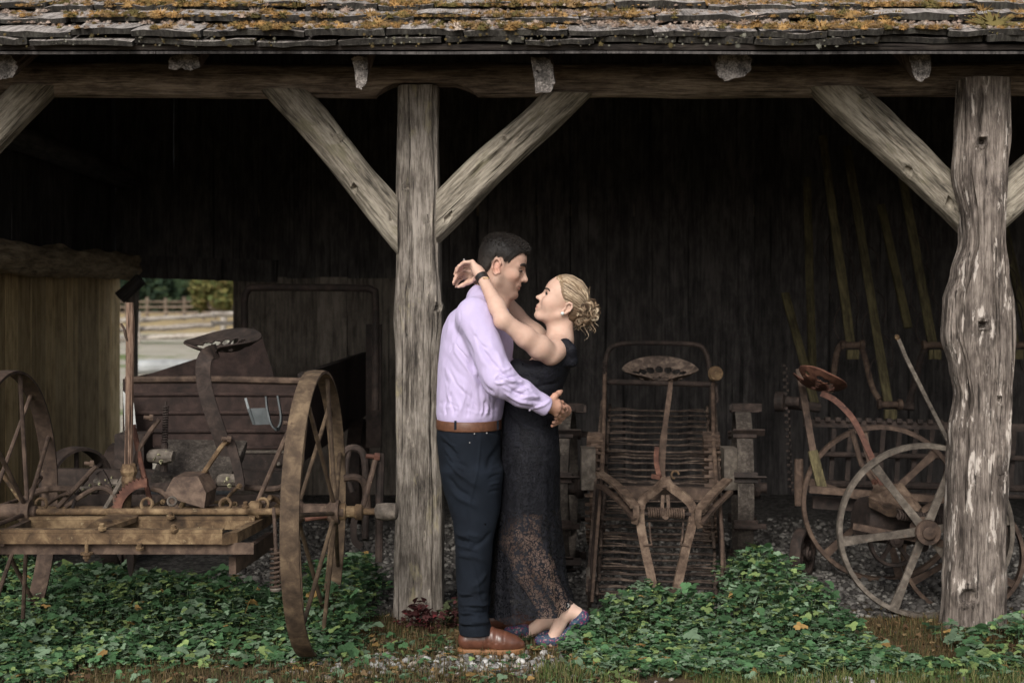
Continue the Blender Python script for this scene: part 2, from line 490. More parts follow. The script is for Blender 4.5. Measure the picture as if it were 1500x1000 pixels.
# right, wavy post
tabR = [(112, 1405, 1477), (190, 1402, 1478), (250, 1399, 1474), (320, 1410, 1469), (352, 1411, 1468), (400, 1398, 1474), (440, 1388, 1481), (490, 1385, 1483), (540, 1396, 1481), (580, 1402, 1478), (640, 1392, 1477), (700, 1390, 1472), (800, 1386, 1470), (870, 1382, 1471), (960, 1377, 1472)]
pR, qR, rR = edge_post(tabR, 6.44, 0.21)
timber('post', pR, qR, rR, M_POST2, shed, nseg=140, ring=0.013, square=3.4, wob=0.009, seed=5.1,
       knots=[(F_ANG - 0.12, 2.27, 0.020, 0.06), (F_ANG - 0.02, 1.44, 0.019, 0.06), (F_ANG - 0.2, 0.21, 0.035, 0.03), (F_ANG + .3, 1.1, .016, .02), (F_ANG + 0.5, 0.75, .015, .02)],
       cracks=[(F_ANG - 0.2, 2.25, 2.55, 0.012, 0.05, 0.1), (F_ANG + 0.42, -0.1, 1.2, 0.010, 0.035, 0.1), (F_ANG - 0.5, 0.3, 2.2, 0.008, 0.025, 0.14), (F_ANG + 0.12, 0.4, 1.9, 0.007, 0.02, 0.16), (F_ANG + .75, .8, 2.5, .01, .03, .1), (F_ANG - .75, .9, 1.6, .012, .04, .2)])
# corner posts beyond the frame, left and right
for xx, s_ in ((-2.93, 2.2), (5.2, 3.3)):
    timber('post', (xx, 6.75, -0.05), (xx, 6.75, 2.5), lambda t: (0.105, 0.105, 0, 0), M_POST, shed, nseg=28, ring=0.06, square=3.5, seed=s_)

# braces: (upper end px, lower end px, half thickness px)
def brace(a, b, hw, mat, seed, Y=6.68, cut_up=(0, 0.0, 1), cut_lo=(1, 0, 0.0), knots=(), cracks=()):
    p = P(a[0], a[1], Y); q = P(b[0], b[1], Y); w = hw * Y / FPX
    timber('brace', p, q, lambda t: (w * (1 + 0.06 * math.sin(t * 5 + seed)), w * 0.95, 0.004 * math.sin(t * 7 + seed), 0), mat, shed, nseg=64, ring=0.016, square=2.3, wob=0.006, seed=seed,
           endcut=(cut_up, cut_lo), knots=knots, cracks=cracks)
brace((419, 133), (584, 330), 26, M_BRACE, 8.2, knots=[(F_ANG + .5, 0.55, .014, .02), (F_ANG - .6, .33, .02, -.012), (F_ANG, .78, .012, .015)], cracks=[(F_ANG - .3, .05, .8, .006, .015, .2)])
brace((828, 139), (640, 318), 27.5, M_BRACE, 3.4, knots=[(F_ANG - .4, 0.76, .014, .02), (F_ANG + .5, .35, .012, .02)], cracks=[(F_ANG + .2, .02, .78, .007, .02, .25), (F_ANG - .5, .1, .6, .006, .015, .2)])
brace((1224, 130), (1414, 312), 29.5, M_BRACE, 6.6, knots=[(F_ANG + .4, 0.72, .02, .02), (F_ANG - .5, .08, .016, .025), (F_ANG + .7, .5, .018, .02)], cracks=[(F_ANG, .1, .8, .006, .015, .2)])
brace((1660, 128), (1464, 300), 28, M_BRACE, 9.9, knots=[(F_ANG - .5, 0.8, .014, -.01)])
brace((52, 128), (-150, 340), 28, M_BRACE, 4.7, cracks=[(F_ANG, .05, .7, .007, .02, .2)])

# ---- the eave beam: one log notched over the centre post
def beam():
    Y = 6.70
    z0 = CAM_H - (118 - CY) * Y / FPX
    L = SHED_X1 - SHED_X0 + 0.2; nseg = 40; nr = 560
    V = np.zeros((nr + 1, nseg, 3)); n_ = mnoise.noise
    zn = CAM_H - (125 - CY) * Y / FPX
    for i in range(nr + 1):
        x = SHED_X0 - 0.1 + L * i / nr; px = CX + x * FPX / Y
        r = 0.079 + 0.007 * n_(Vector((x * 0.9, 3, 1)))
        dz = 0.012 * n_(Vector((x * 0.6, 8, 2)))
        for k in range(nseg):
            th = 2 * math.pi * k / nseg; c, s_ = math.cos(th), math.sin(th)
            rr = r + 0.006 * n_(Vector((x * 3, c * 2, s_ * 2))) + 0.004 * n_(Vector((x * 2.5, c * 8, s_ * 8)))
            y = Y + rr * c; z = z0 + dz + rr * 1.02 * s_
            if 552 < px < 700:
                f = min(1, (px - 552) / 26, (700 - px) / 34); f = f ** 0.6
                z = max(z, zn + (1 - f) * -0.06)
            V[i, k] = (x, y, z)
    V = V.reshape(-1, 3)
    # local z along the world x axis
    Mw = Matrix(((0, 0, 1, SHED_X0), (0, 1, 0, Y), (-1, 0, 0, z0), (0, 0, 0, 1)))
    Vi = (np.array(Mw.inverted()) @ np.c_[V, np.ones(len(V))].T).T[:, :3]
    i0 = np.arange(nr)[:, None] * nseg; k0 = np.arange(nseg)[None, :]; k1 = (k0 + 1) % nseg
    F = np.stack([i0 + k0, i0 + nseg + k0, i0 + nseg + k1, i0 + k1], -1).reshape(-1, 4)
    me = bpy.data.meshes.new('beam'); me.from_pydata(Vi.tolist(), [], F.tolist()); me.update()
    link_mesh('beam', me, M_BEAM, shed, Mw, smooth=True)
beam()

# ---- roof: slope through the eave edge
TH = math.radians(25); CT, ST = math.cos(TH), math.sin(TH); EY, EZ = 6.08, 2.588; RIDGE_Y = 9.6
def roofpt(x, s_, n_): return Vector((x, EY + s_ * CT - n_ * ST, EZ + s_ * ST + n_ * CT))
SR = (RIDGE_Y - EY) / CT
roof = MB()
rp = lambda x, s_, n_: roofpt(x, s_, n_)
a = [rp(SHED_X0 - .3, 0.015, -0.022), rp(SHED_X1 + .3, 0.015, -0.022), rp(SHED_X1 + .3, SR, -0.022), rp(SHED_X0 - .3, SR, -0.022)]
b = [rp(SHED_X0 - .3, 0.015, 0.0), rp(SHED_X1 + .3, 0.015, 0.0), rp(SHED_X1 + .3, SR, 0.0), rp(SHED_X0 - .3, SR, 0.0)]
roof.add(a + b, [(3, 2, 1, 0), (4, 5, 6, 7), (0, 1, 5, 4), (1, 2, 6, 5), (3, 0, 4, 7)])
zr = a[2].z; yb = 11.6; zb = zr - (yb - a[2].y) * math.tan(TH)
c = [Vector((SHED_X0 - .3, a[2].y, zr)), Vector((SHED_X1 + .3, a[2].y, zr)), Vector((SHED_X1 + .3, yb, zb)), Vector((SHED_X0 - .3, yb, zb))]
roof.add(c + [v + Vector((0, 0, .03)) for v in c], [(3, 2, 1, 0), (4, 5, 6, 7), (2, 3, 7, 6), (0, 3, 7, 4), (1, 2, 6, 5)])
roof_o = roof.build('roof', M_DECK, shed)

def shingle_mesh(i):
    r = random.Random(100 + i); nx, ny = 7, 5; L = 0.52; t0 = 0.026; vs = []; fs = []; mi = []
    but = [r.uniform(-.012, .012) for _ in range(nx)]
    for layer in (0, 1):
        for j in range(ny):
            for k in range(nx):
                u = k / (nx - 1) - 0.5; v = j / (ny - 1)
                x = u + (r.uniform(-.012, .012) if k in (0, nx - 1) else 0); y = v * L + (but[k] if j == 0 else 0)
                th = t0 * (1 - 0.7 * v)
                z = 0.0 if layer == 0 else th + r.uniform(-.005, .005) + (r.uniform(-.006, .003) if j == 0 else 0)
                z += 0.052 * (1 - v) + 0.003 * math.sin(u * 5 + i) * (1 - v)
                vs.append((x, y, z))
    n = nx * ny
    for j in range(ny - 1):
        for k in range(nx - 1):
            q = j * nx + k
            fs.append((n + q, n + q + 1, n + q + nx + 1, n + q + nx)); mi.append(0)
            if j == 0: fs.append((q + nx, q + nx + 1, q + 1, q)); mi.append(1)
    for k in range(nx - 1): fs.append((k, k + 1, n + k + 1, n + k)); mi.append(1)
    for j in range(ny - 1):
        q = j * nx; fs.append((q + nx, q, n + q, n + q + nx)); mi.append(1)
        q = j * nx + nx - 1; fs.append((q, q + nx, n + q + nx, n + q)); mi.append(1)
    me = bpy.data.meshes.new('shingle'); me.from_pydata(vs, [], fs); me.update()
    me.materials.append(M_SHINGLE); me.materials.append(M_BUTT); me.polygons.foreach_set('material_index', mi)
    return me
SH = [shingle_mesh(i) for i in range(10)]
RS = Matrix(((1, 0, 0), (0, CT, -ST), (0, ST, CT)))
n_sh = 0
def lay_course(s0, n0, x0, x1, wlo, whi, r, tilt=0.0):
    global n_sh
    x = x0
    while x < x1:
        w = r.uniform(wlo, whi)
        o = bpy.data.objects.new('shingle', SH[r.randrange(10)]); COL.objects.link(o); o.parent = roof_o
        jit = r.uniform(-.02, .02)
        Mx = RS.to_4x4() @ Matrix.Rotation(r.uniform(-.014, .014), 4, 'Z') @ Matrix.Rotation(r.uniform(-.012, .012), 4, 'Y') @ Matrix.Diagonal((w * r.uniform(.965, .995), 1, r.uniform(.85, 1.2), 1))
        Mx.translation = roofpt(x + w / 2, s0 + jit, n0 + r.uniform(0, .006)) - ORG[roof_o.name]
        o.matrix_local = Mx; x += w; n_sh += 1
rs = random.Random(5)
lay_course(-0.005, -0.047, SHED_X0 - .3, SHED_X1 + .2, .3, .55, rs)      # starter layer under the first course
for ci in range(7):
    lay_course(0.0 + 0.205 * ci, -0.012 if ci == 0 else 0.0, SHED_X0 - .3 + rs.uniform(-.2, 0), SHED_X1 + .2, .20, .48, rs)
# the upper courses, out of the picture, joined
mb = MB()
for ci in range(7, 19):
    s0 = 0.205 * ci
    if s0 + .2 > SR + .1: break
    p0 = [rp(SHED_X0 - .3, s0, .052), rp(SHED_X1 + .3, s0, .052), rp(SHED_X1 + .3, s0, .078), rp(SHED_X0 - .3, s0, .078)]
    p1 = [rp(SHED_X0 - .3, s0 + .3, .02), rp(SHED_X1 + .3, s0 + .3, .02), rp(SHED_X1 + .3, s0 + .3, .045), rp(SHED_X0 - .3, s0 + .3, .045)]
    mb.add(p0 + p1, [(0, 1, 2, 3), (3, 2, 6, 7)])
props(mb.build('upper_shingle_courses', M_SHINGLE, shed), kind='stuff')

# eave board under the shingles
mb = MB()
for i in range(60):
    x0 = SHED_X0 - .3 + i * (SHED_X1 - SHED_X0 + .6) / 60; x1 = x0 + (SHED_X1 - SHED_X0 + .6) / 60
    dz0, dz1 = [0.004 * mnoise.noise(Vector((x * 1.3, 0, 0))) for x in (x0, x1)]
    y, z = EY + 0.03, EZ - 0.018
    mb.add([(x0, y, z - .012 + dz0), (x1, y, z - .012 + dz1), (x1, y, z + .0 + dz1), (x0, y, z + .0 + dz0), (x0, y + .11, z - .012 + dz0 + .045), (x1, y + .11, z - .012 + dz1 + .045)], [(0, 1, 2, 3), (4, 5, 1, 0)])
mb.build('eave_board', M_BOARD, shed)

# ---- rafters with weathered tails in front of the beam
def tail_section(outline, cx, cy, Y, seed):
    """outline in px (closed), extruded up the roof slope"""
    n = len(outline); rows = 14; V = []; r = random.Random(seed)
    u = Vector((0, CT, ST))
    for i in range(rows + 1):
        s_ = (i / rows) ** 1.6 * 3.55
        for (px, py) in outline:
            base = P(px, py, Y)
            j = 0.004 * mnoise.noise(base * 30 + Vector((seed, s_ * 4, 0))) if i else 0
            k = 1.0 - 0.04 * (1 if i == 0 else 0)
            cc = P(cx, cy, Y)
            V.append(cc + (base - cc) * k + u * s_ + Vector((j, 0.012 * mnoise.noise(base * 25) if i == 0 else 0, j)))
    cen = sum((V[k] for k in range(n)), Vector()) / n + Vector((0, -.006, 0)); V.append(cen)
    F = []; ci = len(V) - 1
    for i in range(rows):
        for k in range(n):
            k2 = (k + 1) % n; F.append((i * n + k, i * n + k2, (i + 1) * n + k2, (i + 1) * n + k))
    mi = [0] * len(F)
    for k in range(n): F.append((ci, (k + 1) % n, k)); mi.append(1)
    me = bpy.data.meshes.new('rafter'); org = ORG[shed.name]
    me.from_pydata([tuple(v - org) for v in V], [], F); me.update()
    me.materials.append(M_RAFTER); me.materials.append(M_END); me.polygons.foreach_set('material_index', mi)
    link_mesh('rafter', me, None, shed)
def rough_outline(pts, seed, sub=4, amp=1.2):
    out = []; r = random.Random(seed)
    for a, b in zip(pts, pts[1:] + pts[:1]):
        for k in range(sub):
            t = k / sub; out.append((a[0] + (b[0] - a[0]) * t + r.uniform(-amp, amp), a[1] + (b[1] - a[1]) * t + r.uniform(-amp, amp)))
    return out
TY = 6.24
tail_section(rough_outline([(-18, 84), (10, 78), (24, 88), (27, 102), (20, 115), (-2, 118), (-20, 110)], 1), 2, 98, TY, 1)
tail_section(rough_outline([(246, 86), (262, 78), (280, 77), (292, 85), (294, 99), (284, 104), (271, 103), (266, 99), (258, 103), (246, 101)], 2, 3, .8), 270, 91, TY, 2)
tail_section(rough_outline([(514, 85), (524, 82), (538, 83), (539, 100), (537, 122), (529, 133), (521, 128), (519, 108)], 3), 528, 106, TY, 3)
tail_section(rough_outline([(777, 84), (792, 83), (805, 84), (810, 96), (813, 122), (806, 137), (785, 138), (781, 112)], 4), 796, 110, TY, 4)
tail_section(rough_outline([(1047, 92), (1053, 80), (1096, 79), (1103, 88), (1100, 104), (1088, 114), (1062, 120), (1050, 112)], 5), 1075, 98, TY, 5)
tail_section(rough_outline([(1330, 82), (1348, 78), (1364, 80), (1363, 112), (1350, 121), (1340, 117), (1334, 98)], 6), 1348, 98, TY, 6)
tail_section(rough_outline([(1610, 82), (1640, 78), (1650, 90), (1648, 112), (1630, 121), (1614, 112)], 7), 1632, 98, TY, 7)
tail_section(rough_outline([(-290, 82), (-260, 78), (-250, 90), (-252, 112), (-270, 121), (-286, 112)], 8), -270, 98, TY, 8)

# ---- walls, board by board
def wall_part(name, a, b):
    mb = MB(); mb.bar(a, b, 0.06, 0.09); return mb.build(name, M_LOGIN, shed)
def board_mesh(seed):
    r = random.Random(seed); vs = []; fs = []; n = 8
    for i in range(n + 1):
        z = i / n
        wl = -0.5 + r.uniform(-.012, .012); wr = 0.5 + r.uniform(-.012, .012); bow = r.uniform(-.003, .003)
        vs += [(wl, -.5 + bow, z), (wr, -.5 + bow * .5, z), (wr, .5, z), (wl, .5, z)]
    for i in range(n):
        for k in range(4):
            k2 = (k + 1) % 4; fs.append((i * 4 + k, i * 4 + k2, i * 4 + 4 + k2, i * 4 + 4 + k))
    fs += [(3, 2, 1, 0), (n * 4, n * 4 + 1, n * 4 + 2, n * 4 + 3)]
    return vs, fs
BV = [board_mesh(i) for i in range(6)]
BMESH = {}
def board(parent, x0, y0, x1, y1, z0, z1, mat, r, thick=0.025):
    """a vertical board whose foot runs (x0,y0)-(x1,y1)"""
    w = math.hypot(x1 - x0, y1 - y0); ang = math.atan2(y1 - y0, x1 - x0)
    key = (r.randrange(6), mat.name, round(w, 2), round(z1 - z0, 2))
    if key not in BMESH:
        vs, fs = BV[key[0]]
        me = bpy.data.meshes.new('board'); me.from_pydata([(x * key[2], y * thick, z * key[3]) for x, y, z in vs], [], fs); me.update(); me.materials.append(mat); BMESH[key] = me
    o = bpy.data.objects.new('board', BMESH[key]); COL.objects.link(o); o.parent = parent
    Mx = Matrix.Rotation(ang, 4, 'Z') @ Matrix.Rotation(r.uniform(-.003, .003), 4, 'Y')
    Mx.translation = Vector(((x0 + x1) / 2, (y0 + y1) / 2 + r.uniform(-.006, .006), z0)) - ORG[parent.name]
    o.matrix_local = Mx
rw = random.Random(21)
def roof_under(y): return (EZ + (y - EY) * math.tan(TH) if y < RIDGE_Y else zr - (y - RIDGE_Y) * math.tan(TH)) - 0.03
back = wall_part('back_wall', (SHED_X0, BACK_Y + .06, 2.2), (SHED_X1, BACK_Y + .06, 2.2))
x = SHED_X0; OPEN_X1 = (341 - CX) * BACK_Y / FPX; OPEN_Z = CAM_H + 33 * BACK_Y / FPX
BATTEN = []
while x < SHED_X1:
    w = rw.uniform(.17, .27)
    if x < OPEN_X1 < x + w + .1: w = OPEN_X1 - x
    x1 = x + w
    over = x1 <= OPEN_X1 + .005
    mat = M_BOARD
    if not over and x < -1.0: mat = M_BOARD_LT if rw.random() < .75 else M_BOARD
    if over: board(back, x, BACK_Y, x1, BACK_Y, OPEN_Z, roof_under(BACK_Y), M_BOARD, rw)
    elif x < -1.0:   # lower boards paler, upper ones dark: light low on the wall put into colour
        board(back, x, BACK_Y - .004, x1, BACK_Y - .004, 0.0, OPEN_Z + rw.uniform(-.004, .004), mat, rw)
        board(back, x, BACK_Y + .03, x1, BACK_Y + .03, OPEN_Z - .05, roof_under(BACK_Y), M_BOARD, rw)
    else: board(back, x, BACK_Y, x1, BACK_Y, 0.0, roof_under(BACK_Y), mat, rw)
    g = 0.003
    if -3.0 < x1 < -2.9 or -2.62 < x1 < -2.4: g = .0028
    else: BATTEN.append(x1 + .0015)
    x = x1 + g
for bx in BATTEN: board(back, bx - .04, BACK_Y + .06, bx + .04, BACK_Y + .06, OPEN_Z if bx < OPEN_X1 + .03 else 0.0, roof_under(BACK_Y), M_BOARD, rw)
# lintel over the opening and its jamb
mb = MB(); mb.bar((SHED_X0, BACK_Y - .05, OPEN_Z + .09), (OPEN_X1 + .35, BACK_Y - .05, OPEN_Z + .05), .07, .17); mb.build('lintel', M_BOARD, shed)
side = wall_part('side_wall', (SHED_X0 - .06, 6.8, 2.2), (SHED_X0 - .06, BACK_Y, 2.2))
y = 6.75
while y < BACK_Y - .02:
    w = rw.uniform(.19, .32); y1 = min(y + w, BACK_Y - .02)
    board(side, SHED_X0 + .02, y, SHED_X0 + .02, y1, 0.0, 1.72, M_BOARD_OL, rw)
    board(side, SHED_X0 - .02, y, SHED_X0 - .02, y1, 1.66, roof_under((y + y1) / 2) - .01, M_BOARD, rw)  # roof shade put into the colour: upper boards dark, lower ones light olive
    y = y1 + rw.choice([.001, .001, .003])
right = wall_part('side_wall', (SHED_X1 + .06, 6.8, 2.2), (SHED_X1 + .06, BACK_Y, 2.2))
y = 6.75
while y < BACK_Y - .02:
    y1 = min(y + rw.uniform(.2, .32), BACK_Y - .02)
    board(right, SHED_X1, y, SHED_X1, y1, 0.0, roof_under((y + y1) / 2) - .01, M_BOARD, rw); y = y1 + .003
board(side, SHED_X0 - .02, BACK_Y - .12, SHED_X0 - .02, BACK_Y + .09, 0.0, roof_under(BACK_Y) - .01, M_BOARD, rw, .03)
# log girt along the side wall, and the thin inner posts at the opening
timber('girt', (SHED_X0 + .10, 6.8, 1.74), (SHED_X0 + .13, BACK_Y - .1, 1.76), lambda t: (0.095, 0.10, 0, 0), M_LOGIN, shed, nseg=36, ring=.04, wob=.018, seed=2.7, cracks=[(F_ANG - .6, .2, 3.9, .02, .03, .25)])
timber('inner_post', (P(192, 500, 10.75).x, 10.75, 0.0), (P(194, 500, 10.75).x, 10.75, 1.62), lambda t: (0.045, 0.045, 0, 0), M_BOARD_LT, shed, nseg=16, ring=.1, seed=7.7)
timber('inner_brace', P(207, 409, 10.7), P(176, 436, 10.7), lambda t: (0.05, 0.05, 0, 0), M_BOARD, shed, nseg=16, ring=.05, seed=1.9)
timber('tie_beam', (SHED_X0 + .12, 6.8, 2.50), (SHED_X0 + .12, BACK_Y - .1, 2.42), lambda t: (0.08, 0.09, 0, 0), M_BOARD, shed, nseg=16, ring=.2, seed=4.9)
# ------------------------------------------------------------------ ground
def ground_mat():
    t = NT('ground_soil_gravel_field')
    tc = t.n('ShaderNodeTexCoord').outputs['Object']
    sp = t.n('ShaderNodeSeparateXYZ', {0: tc}); X, Yc = sp.outputs[0], sp.outputs[1]
    w = t.noise(tc, 1.6, 5, 0.6); w = t.math('MULTIPLY', t.math('SUBTRACT', w, 0.5), 1.4)
    yy = t.math('ADD', Yc, w)
    n1 = t.noise(tc, 9, 8, 0.68); n2 = t.noise(tc, 60, 6, 0.7); n3 = t.noise(tc, 2.3, 4, 0.6)
    soil = t.ramp(n1, [(0.3, (0.030, 0.022, 0.015)), (0.5, (0.085, 0.060, 0.038)), (0.7, (0.16, 0.115, 0.065))])
    moss = t.ramp(n2, [(0.3, (0.045, 0.036, 0.014)), (0.7, (0.17, 0.125, 0.05))])
    front = t.mix(t.ramp(n3, [(0.42, 0.0), (0.56, 1.0)]), soil, moss)
    vor = t.n('ShaderNodeTexVoronoi', {'Vector': tc, 'Scale': 42.0}).outputs['Color']
    vbw = t.n('ShaderNodeRGBToBW', {0: vor}).outputs[0]
    grav = t.ramp(vbw, [(0.1, (0.022, 0.020, 0.019)), (0.6, (0.06, 0.056, 0.052)), (0.9, (0.12, 0.113, 0.104))])
    yard = t.ramp(t.noise(tc, 0.35, 6, 0.6), [(0.40, (0.34, 0.31, 0.25)), (0.55, (0.40, 0.365, 0.30)), (0.62, (0.13, 0.17, 0.055))])
    field = t.ramp(t.noise(tc, 0.2, 6, 0.65), [(0.35, (0.30, 0.22, 0.11)), (0.65, (0.42, 0.32, 0.17))])
    c = t.mix(t.ramp(t.math('DIVIDE', yy, 20.0), [(6.75 / 20, 0.0), (7.1 / 20, 1.0)]), front, grav)
    c = t.mix(t.ramp(t.math('DIVIDE', yy, 20.0), [(11.2 / 20, 0.0), (12.0 / 20, 1.0)]), c, yard)
    c = t.mix(t.ramp(t.math('DIVIDE', yy, 100.0), [(.62, 0.0), (.68, 1.0)]), c, field)
    h = t.math('ADD', n1, t.math('MULTIPLY', n2, 0.5))
    return t.finish(t.bsdf(c, 0.95, t.bump(h, 0.8, 0.03), **{'Specular IOR Level': 0.15}))
M_GROUND = ground_mat()
mb = MB(); S = 1500.0
mb.add([(-S, -S, 0), (S, -S, 0), (S, S, 0), (-S, S, 0)], [(0, 1, 2, 3)])
props(mb.build('ground', M_GROUND), kind='structure')

def zone(px, py):
    """ground position under pixel"""
    Y = CAM_H * FPX / (py - CY); return (px - CX) * Y / FPX, Y

def vnoise(x, y, s_, seed=0.0):
    return np.array([mnoise.noise(Vector((a * s_ + seed, b * s_ + seed * 1.7, seed))) for a, b in zip(x, y)])

def scatter(name, protos, pts, rot, scl, cols, mat, smooth=False, parent=None):
    """protos: list of (V,F); pts (n,3); rot (n,3,3); scl (n,); cols (n,3) -> one joined mesh"""
    Vs, Fs, Cs = [], [], []; base = 0
    which = rng.integers(0, len(protos), len(pts))
    for pi, (V, F) in enumerate(protos):
        idx = np.where(which == pi)[0]
        if len(idx) == 0: continue
        W = np.einsum('nij,vj->nvi', rot[idx], V) * scl[idx][:, None, None] + pts[idx][:, None, :]
        n, v = W.shape[:2]
        Vs.append(W.reshape(-1, 3)); Fs.append((F[None] + (np.arange(n) * v)[:, None, None] + base).reshape(-1, F.shape[1]))
        Cs.append(np.repeat(cols[idx], v, axis=0)); base += n * v
    return from_np(name, np.vstack(Vs), np.vstack(Fs), mat, parent, smooth, col=np.vstack(Cs))

def rotz(a):
    c, s_ = np.cos(a), np.sin(a); R = np.zeros((len(a), 3, 3)); R[:, 0, 0] = c; R[:, 0, 1] = -s_; R[:, 1, 0] = s_; R[:, 1, 1] = c; R[:, 2, 2] = 1; return R
def rotx(a):
    c, s_ = np.cos(a), np.sin(a); R = np.zeros((len(a), 3, 3)); R[:, 1, 1] = c; R[:, 1, 2] = -s_; R[:, 2, 1] = s_; R[:, 2, 2] = c; R[:, 0, 0] = 1; return R

# ---- pebbles: grey gravel on the shed floor, pale stones on the path before the couple
def stone_protos(n=10):
    out = []; bm = bmesh.new(); bmesh.ops.create_icosphere(bm, subdivisions=1, radius=1.0)
    bm.verts.ensure_lookup_table(); V0 = np.array([v.co[:] for v in bm.verts]); F0 = np.array([[v.index for v in f.verts] for f in bm.faces]); bm.free()
    for i in range(n):
        V = V0 * (1 + rng.uniform(-.22, .22, (len(V0), 1))) * np.array([rng.uniform(.8, 1.3), rng.uniform(.7, 1.0), rng.uniform(.45, .7)]); out.append((V, F0))
    return out
STONES = stone_protos()
M_STONE = vcol_mat('pebble_stone', rough=0.85, nvar=0.35, nscale=90, spec=0.2)
def pebbles(name, label, xs, ys, size, palette, lift=0.3):
    n = len(xs); sc = size * rng.lognormal(0, .35, n)
    pts = np.c_[xs, ys, sc * lift]
    pal = np.array(palette); c = pal[rng.integers(0, len(pal), n)] * rng.uniform(.6, 1.35, (n, 1))
    o = scatter(name, STONES, pts, rotz(rng.uniform(0, 6.28, n)) @ rotx(rng.uniform(-.5, .5, n)), sc, c, M_STONE, smooth=False)
    return props(o, label, 'gravel', kind='stuff')
n = 15000
gy = rng.uniform(6.72, 9.8, n * 2) ; gx = rng.uniform(-1.6, 3.4, n * 2)
keep = rng.random(n * 2) < np.clip((10.3 - gy) / 3.2, 0, 1); gx, gy = gx[keep], gy[keep]
pebbles('gravel', 'dark grey loose gravel covering the shed floor under the machines', gx, gy, 0.0135, [(0.06, 0.056, 0.052), (0.09, 0.084, 0.077), (0.04, 0.037, 0.035), (0.15, 0.142, 0.13), (0.055, 0.05, 0.047)])
n = 720
gx = rng.normal(-0.02, .42, n); gy = rng.normal(5.86, .10, n); k = (gy > 5.5) & (gy < 6.3)
gx2 = rng.uniform(1.1, 2.3, 200); gy2 = rng.normal(5.56, .04, 200)
pebbles('pebble_strip', 'pale grey and white pebbles scattered on the ground before the couple', np.r_[gx[k], gx2], np.r_[gy[k], gy2], 0.0125, [(0.30, 0.295, 0.28), (0.21, 0.205, 0.20), (0.42, 0.41, 0.39), (0.15, 0.14, 0.135), (0.24, 0.21, 0.175)])

# ---- ground cover: three-lobed leaves on stalks
def leaf_protos(n=8):
    out = []
    for i in range(n):
        V = []; F = []
        for k, a in enumerate((-1.15, 0.0, 1.15)):
            a += rng.uniform(-.15, .15); L = (1.0 if k == 1 else .85) * rng.uniform(.9, 1.1); wd = rng.uniform(.40, .50)
            b = len(V); ca, sa = math.cos(a), math.sin(a)
            prof = [(0, 0, 0), (.36, -wd * .72, .05), (.62, -wd * 1.0, -.02), (.74, -wd * .62, .03), (.95, -wd * .55, -.05), (.98, 0, -.10), (.95, wd * .55, -.05), (.74, wd * .62, .03), (.62, wd * 1.0, -.02), (.36, wd * .72, .05), (.6, 0, -.06)]
            for (u, v, z) in prof:
                V.append(((u * ca - v * sa) * L, (u * sa + v * ca) * L, z + rng.uniform(-.03, .03)))
            for q in range(9): F.append((b + q, b + q + 1, b + 10))
            F.append((b + 9, b, b + 10))
        # stalk
        b = len(V); V += [(0.02, 0, 0), (-.02, 0, 0), (0.03, .05, -1.6), (-.03, .05, -1.6)]; F += [(b, b + 1, b + 2), (b + 1, b + 3, b + 2)]
        out.append((np.array(V), np.array(F)))
    return out
LEAVES = leaf_protos()
M_LEAF = vcol_mat('ground_cover_leaf', rough=0.75, nvar=0.25, nscale=160, spec=0.16, translucent=0.22)
def leaf_bed(name, label, x0, x1, y0, y1, dens, hfun, size, dry=0.03, edge=None):
    n = int(dens * (x1 - x0) * (y1 - y0)); x = rng.uniform(x0, x1, n); y = rng.uniform(y0, y1, n)
    m = 0.5 + vnoise(x, y, 2.3, 4.2) * .6 + vnoise(x, y, 7, 1.2) * .35
    e = edge(x, y) if edge else np.ones(n)
    keep = rng.random(n) < np.clip((m + .25) * e, 0, 1); x, y, m, e = x[keep], y[keep], m[keep], e[keep]; n = len(x)
    h = hfun(x, y) * np.clip(.35 + m, .3, 1.3) * np.clip(e + .25, .3, 1)
    u = rng.random(n) ** 0.6; z = .012 + h * u
    sc = size * rng.lognormal(-.08, .32, n) * np.clip(.6 + .5 * u, .6, 1.1)
    tone = vnoise(x, y, 4.0, 9.1)
    base = np.array([[0.050, 0.104, 0.046]]) * (1 + .6 * tone[:, None]); alt = np.array([[0.120, 0.175, 0.110]]); pale = np.array([[0.150, 0.205, 0.075]])
    r_ = rng.random(n)[:, None]; c = np.where(r_ < .50, base, np.where(r_ < .82, alt, pale)) * rng.uniform(.75, 1.75, (n, 1))
    d = rng.random(n)[:, None] < dry; c = np.where(d, np.array([[0.30, 0.19, 0.07]]) * rng.uniform(.6, 1.4, (n, 1)), c)
    R = rotz(rng.uniform(0, 6.28, n)) @ rotx(rng.normal(0.2, .36, n)) @ rotz(rng.uniform(0, 6.28, n))
    return props(scatter(name, LEAVES, np.c_[x, y, z], R, sc, c, M_LEAF), label, 'ground cover', kind='stuff')

def sm(a, b, v): t = np.clip((v - a) / (b - a), 0, 1); return t * t * (3 - 2 * t)
# left bed, under the wheeled frame
def eL(x, y):
    front = 5.78 + .16 * np.sin(x * 2.1 + 1) + np.where(x > -1.75, sm(-1.75, -1.3, x) * .1, -.3)
    return sm(0, .14, y - front) * (1 - sm(-.76, -.60, x) * sm(5.7, 6.0, y)) * (1 - sm(7.0, 7.5, y + .25 * np.sin(x * 3)))
leaf_bed('ground_cover_bed', 'green lobed ground-cover leaves under the wheeled frame, left of centre post', -2.75, -.25, 5.5, 7.5, 6200, lambda x, y: .05 + .13 * sm(5.9, 6.5, y), .0255, .008, eL)
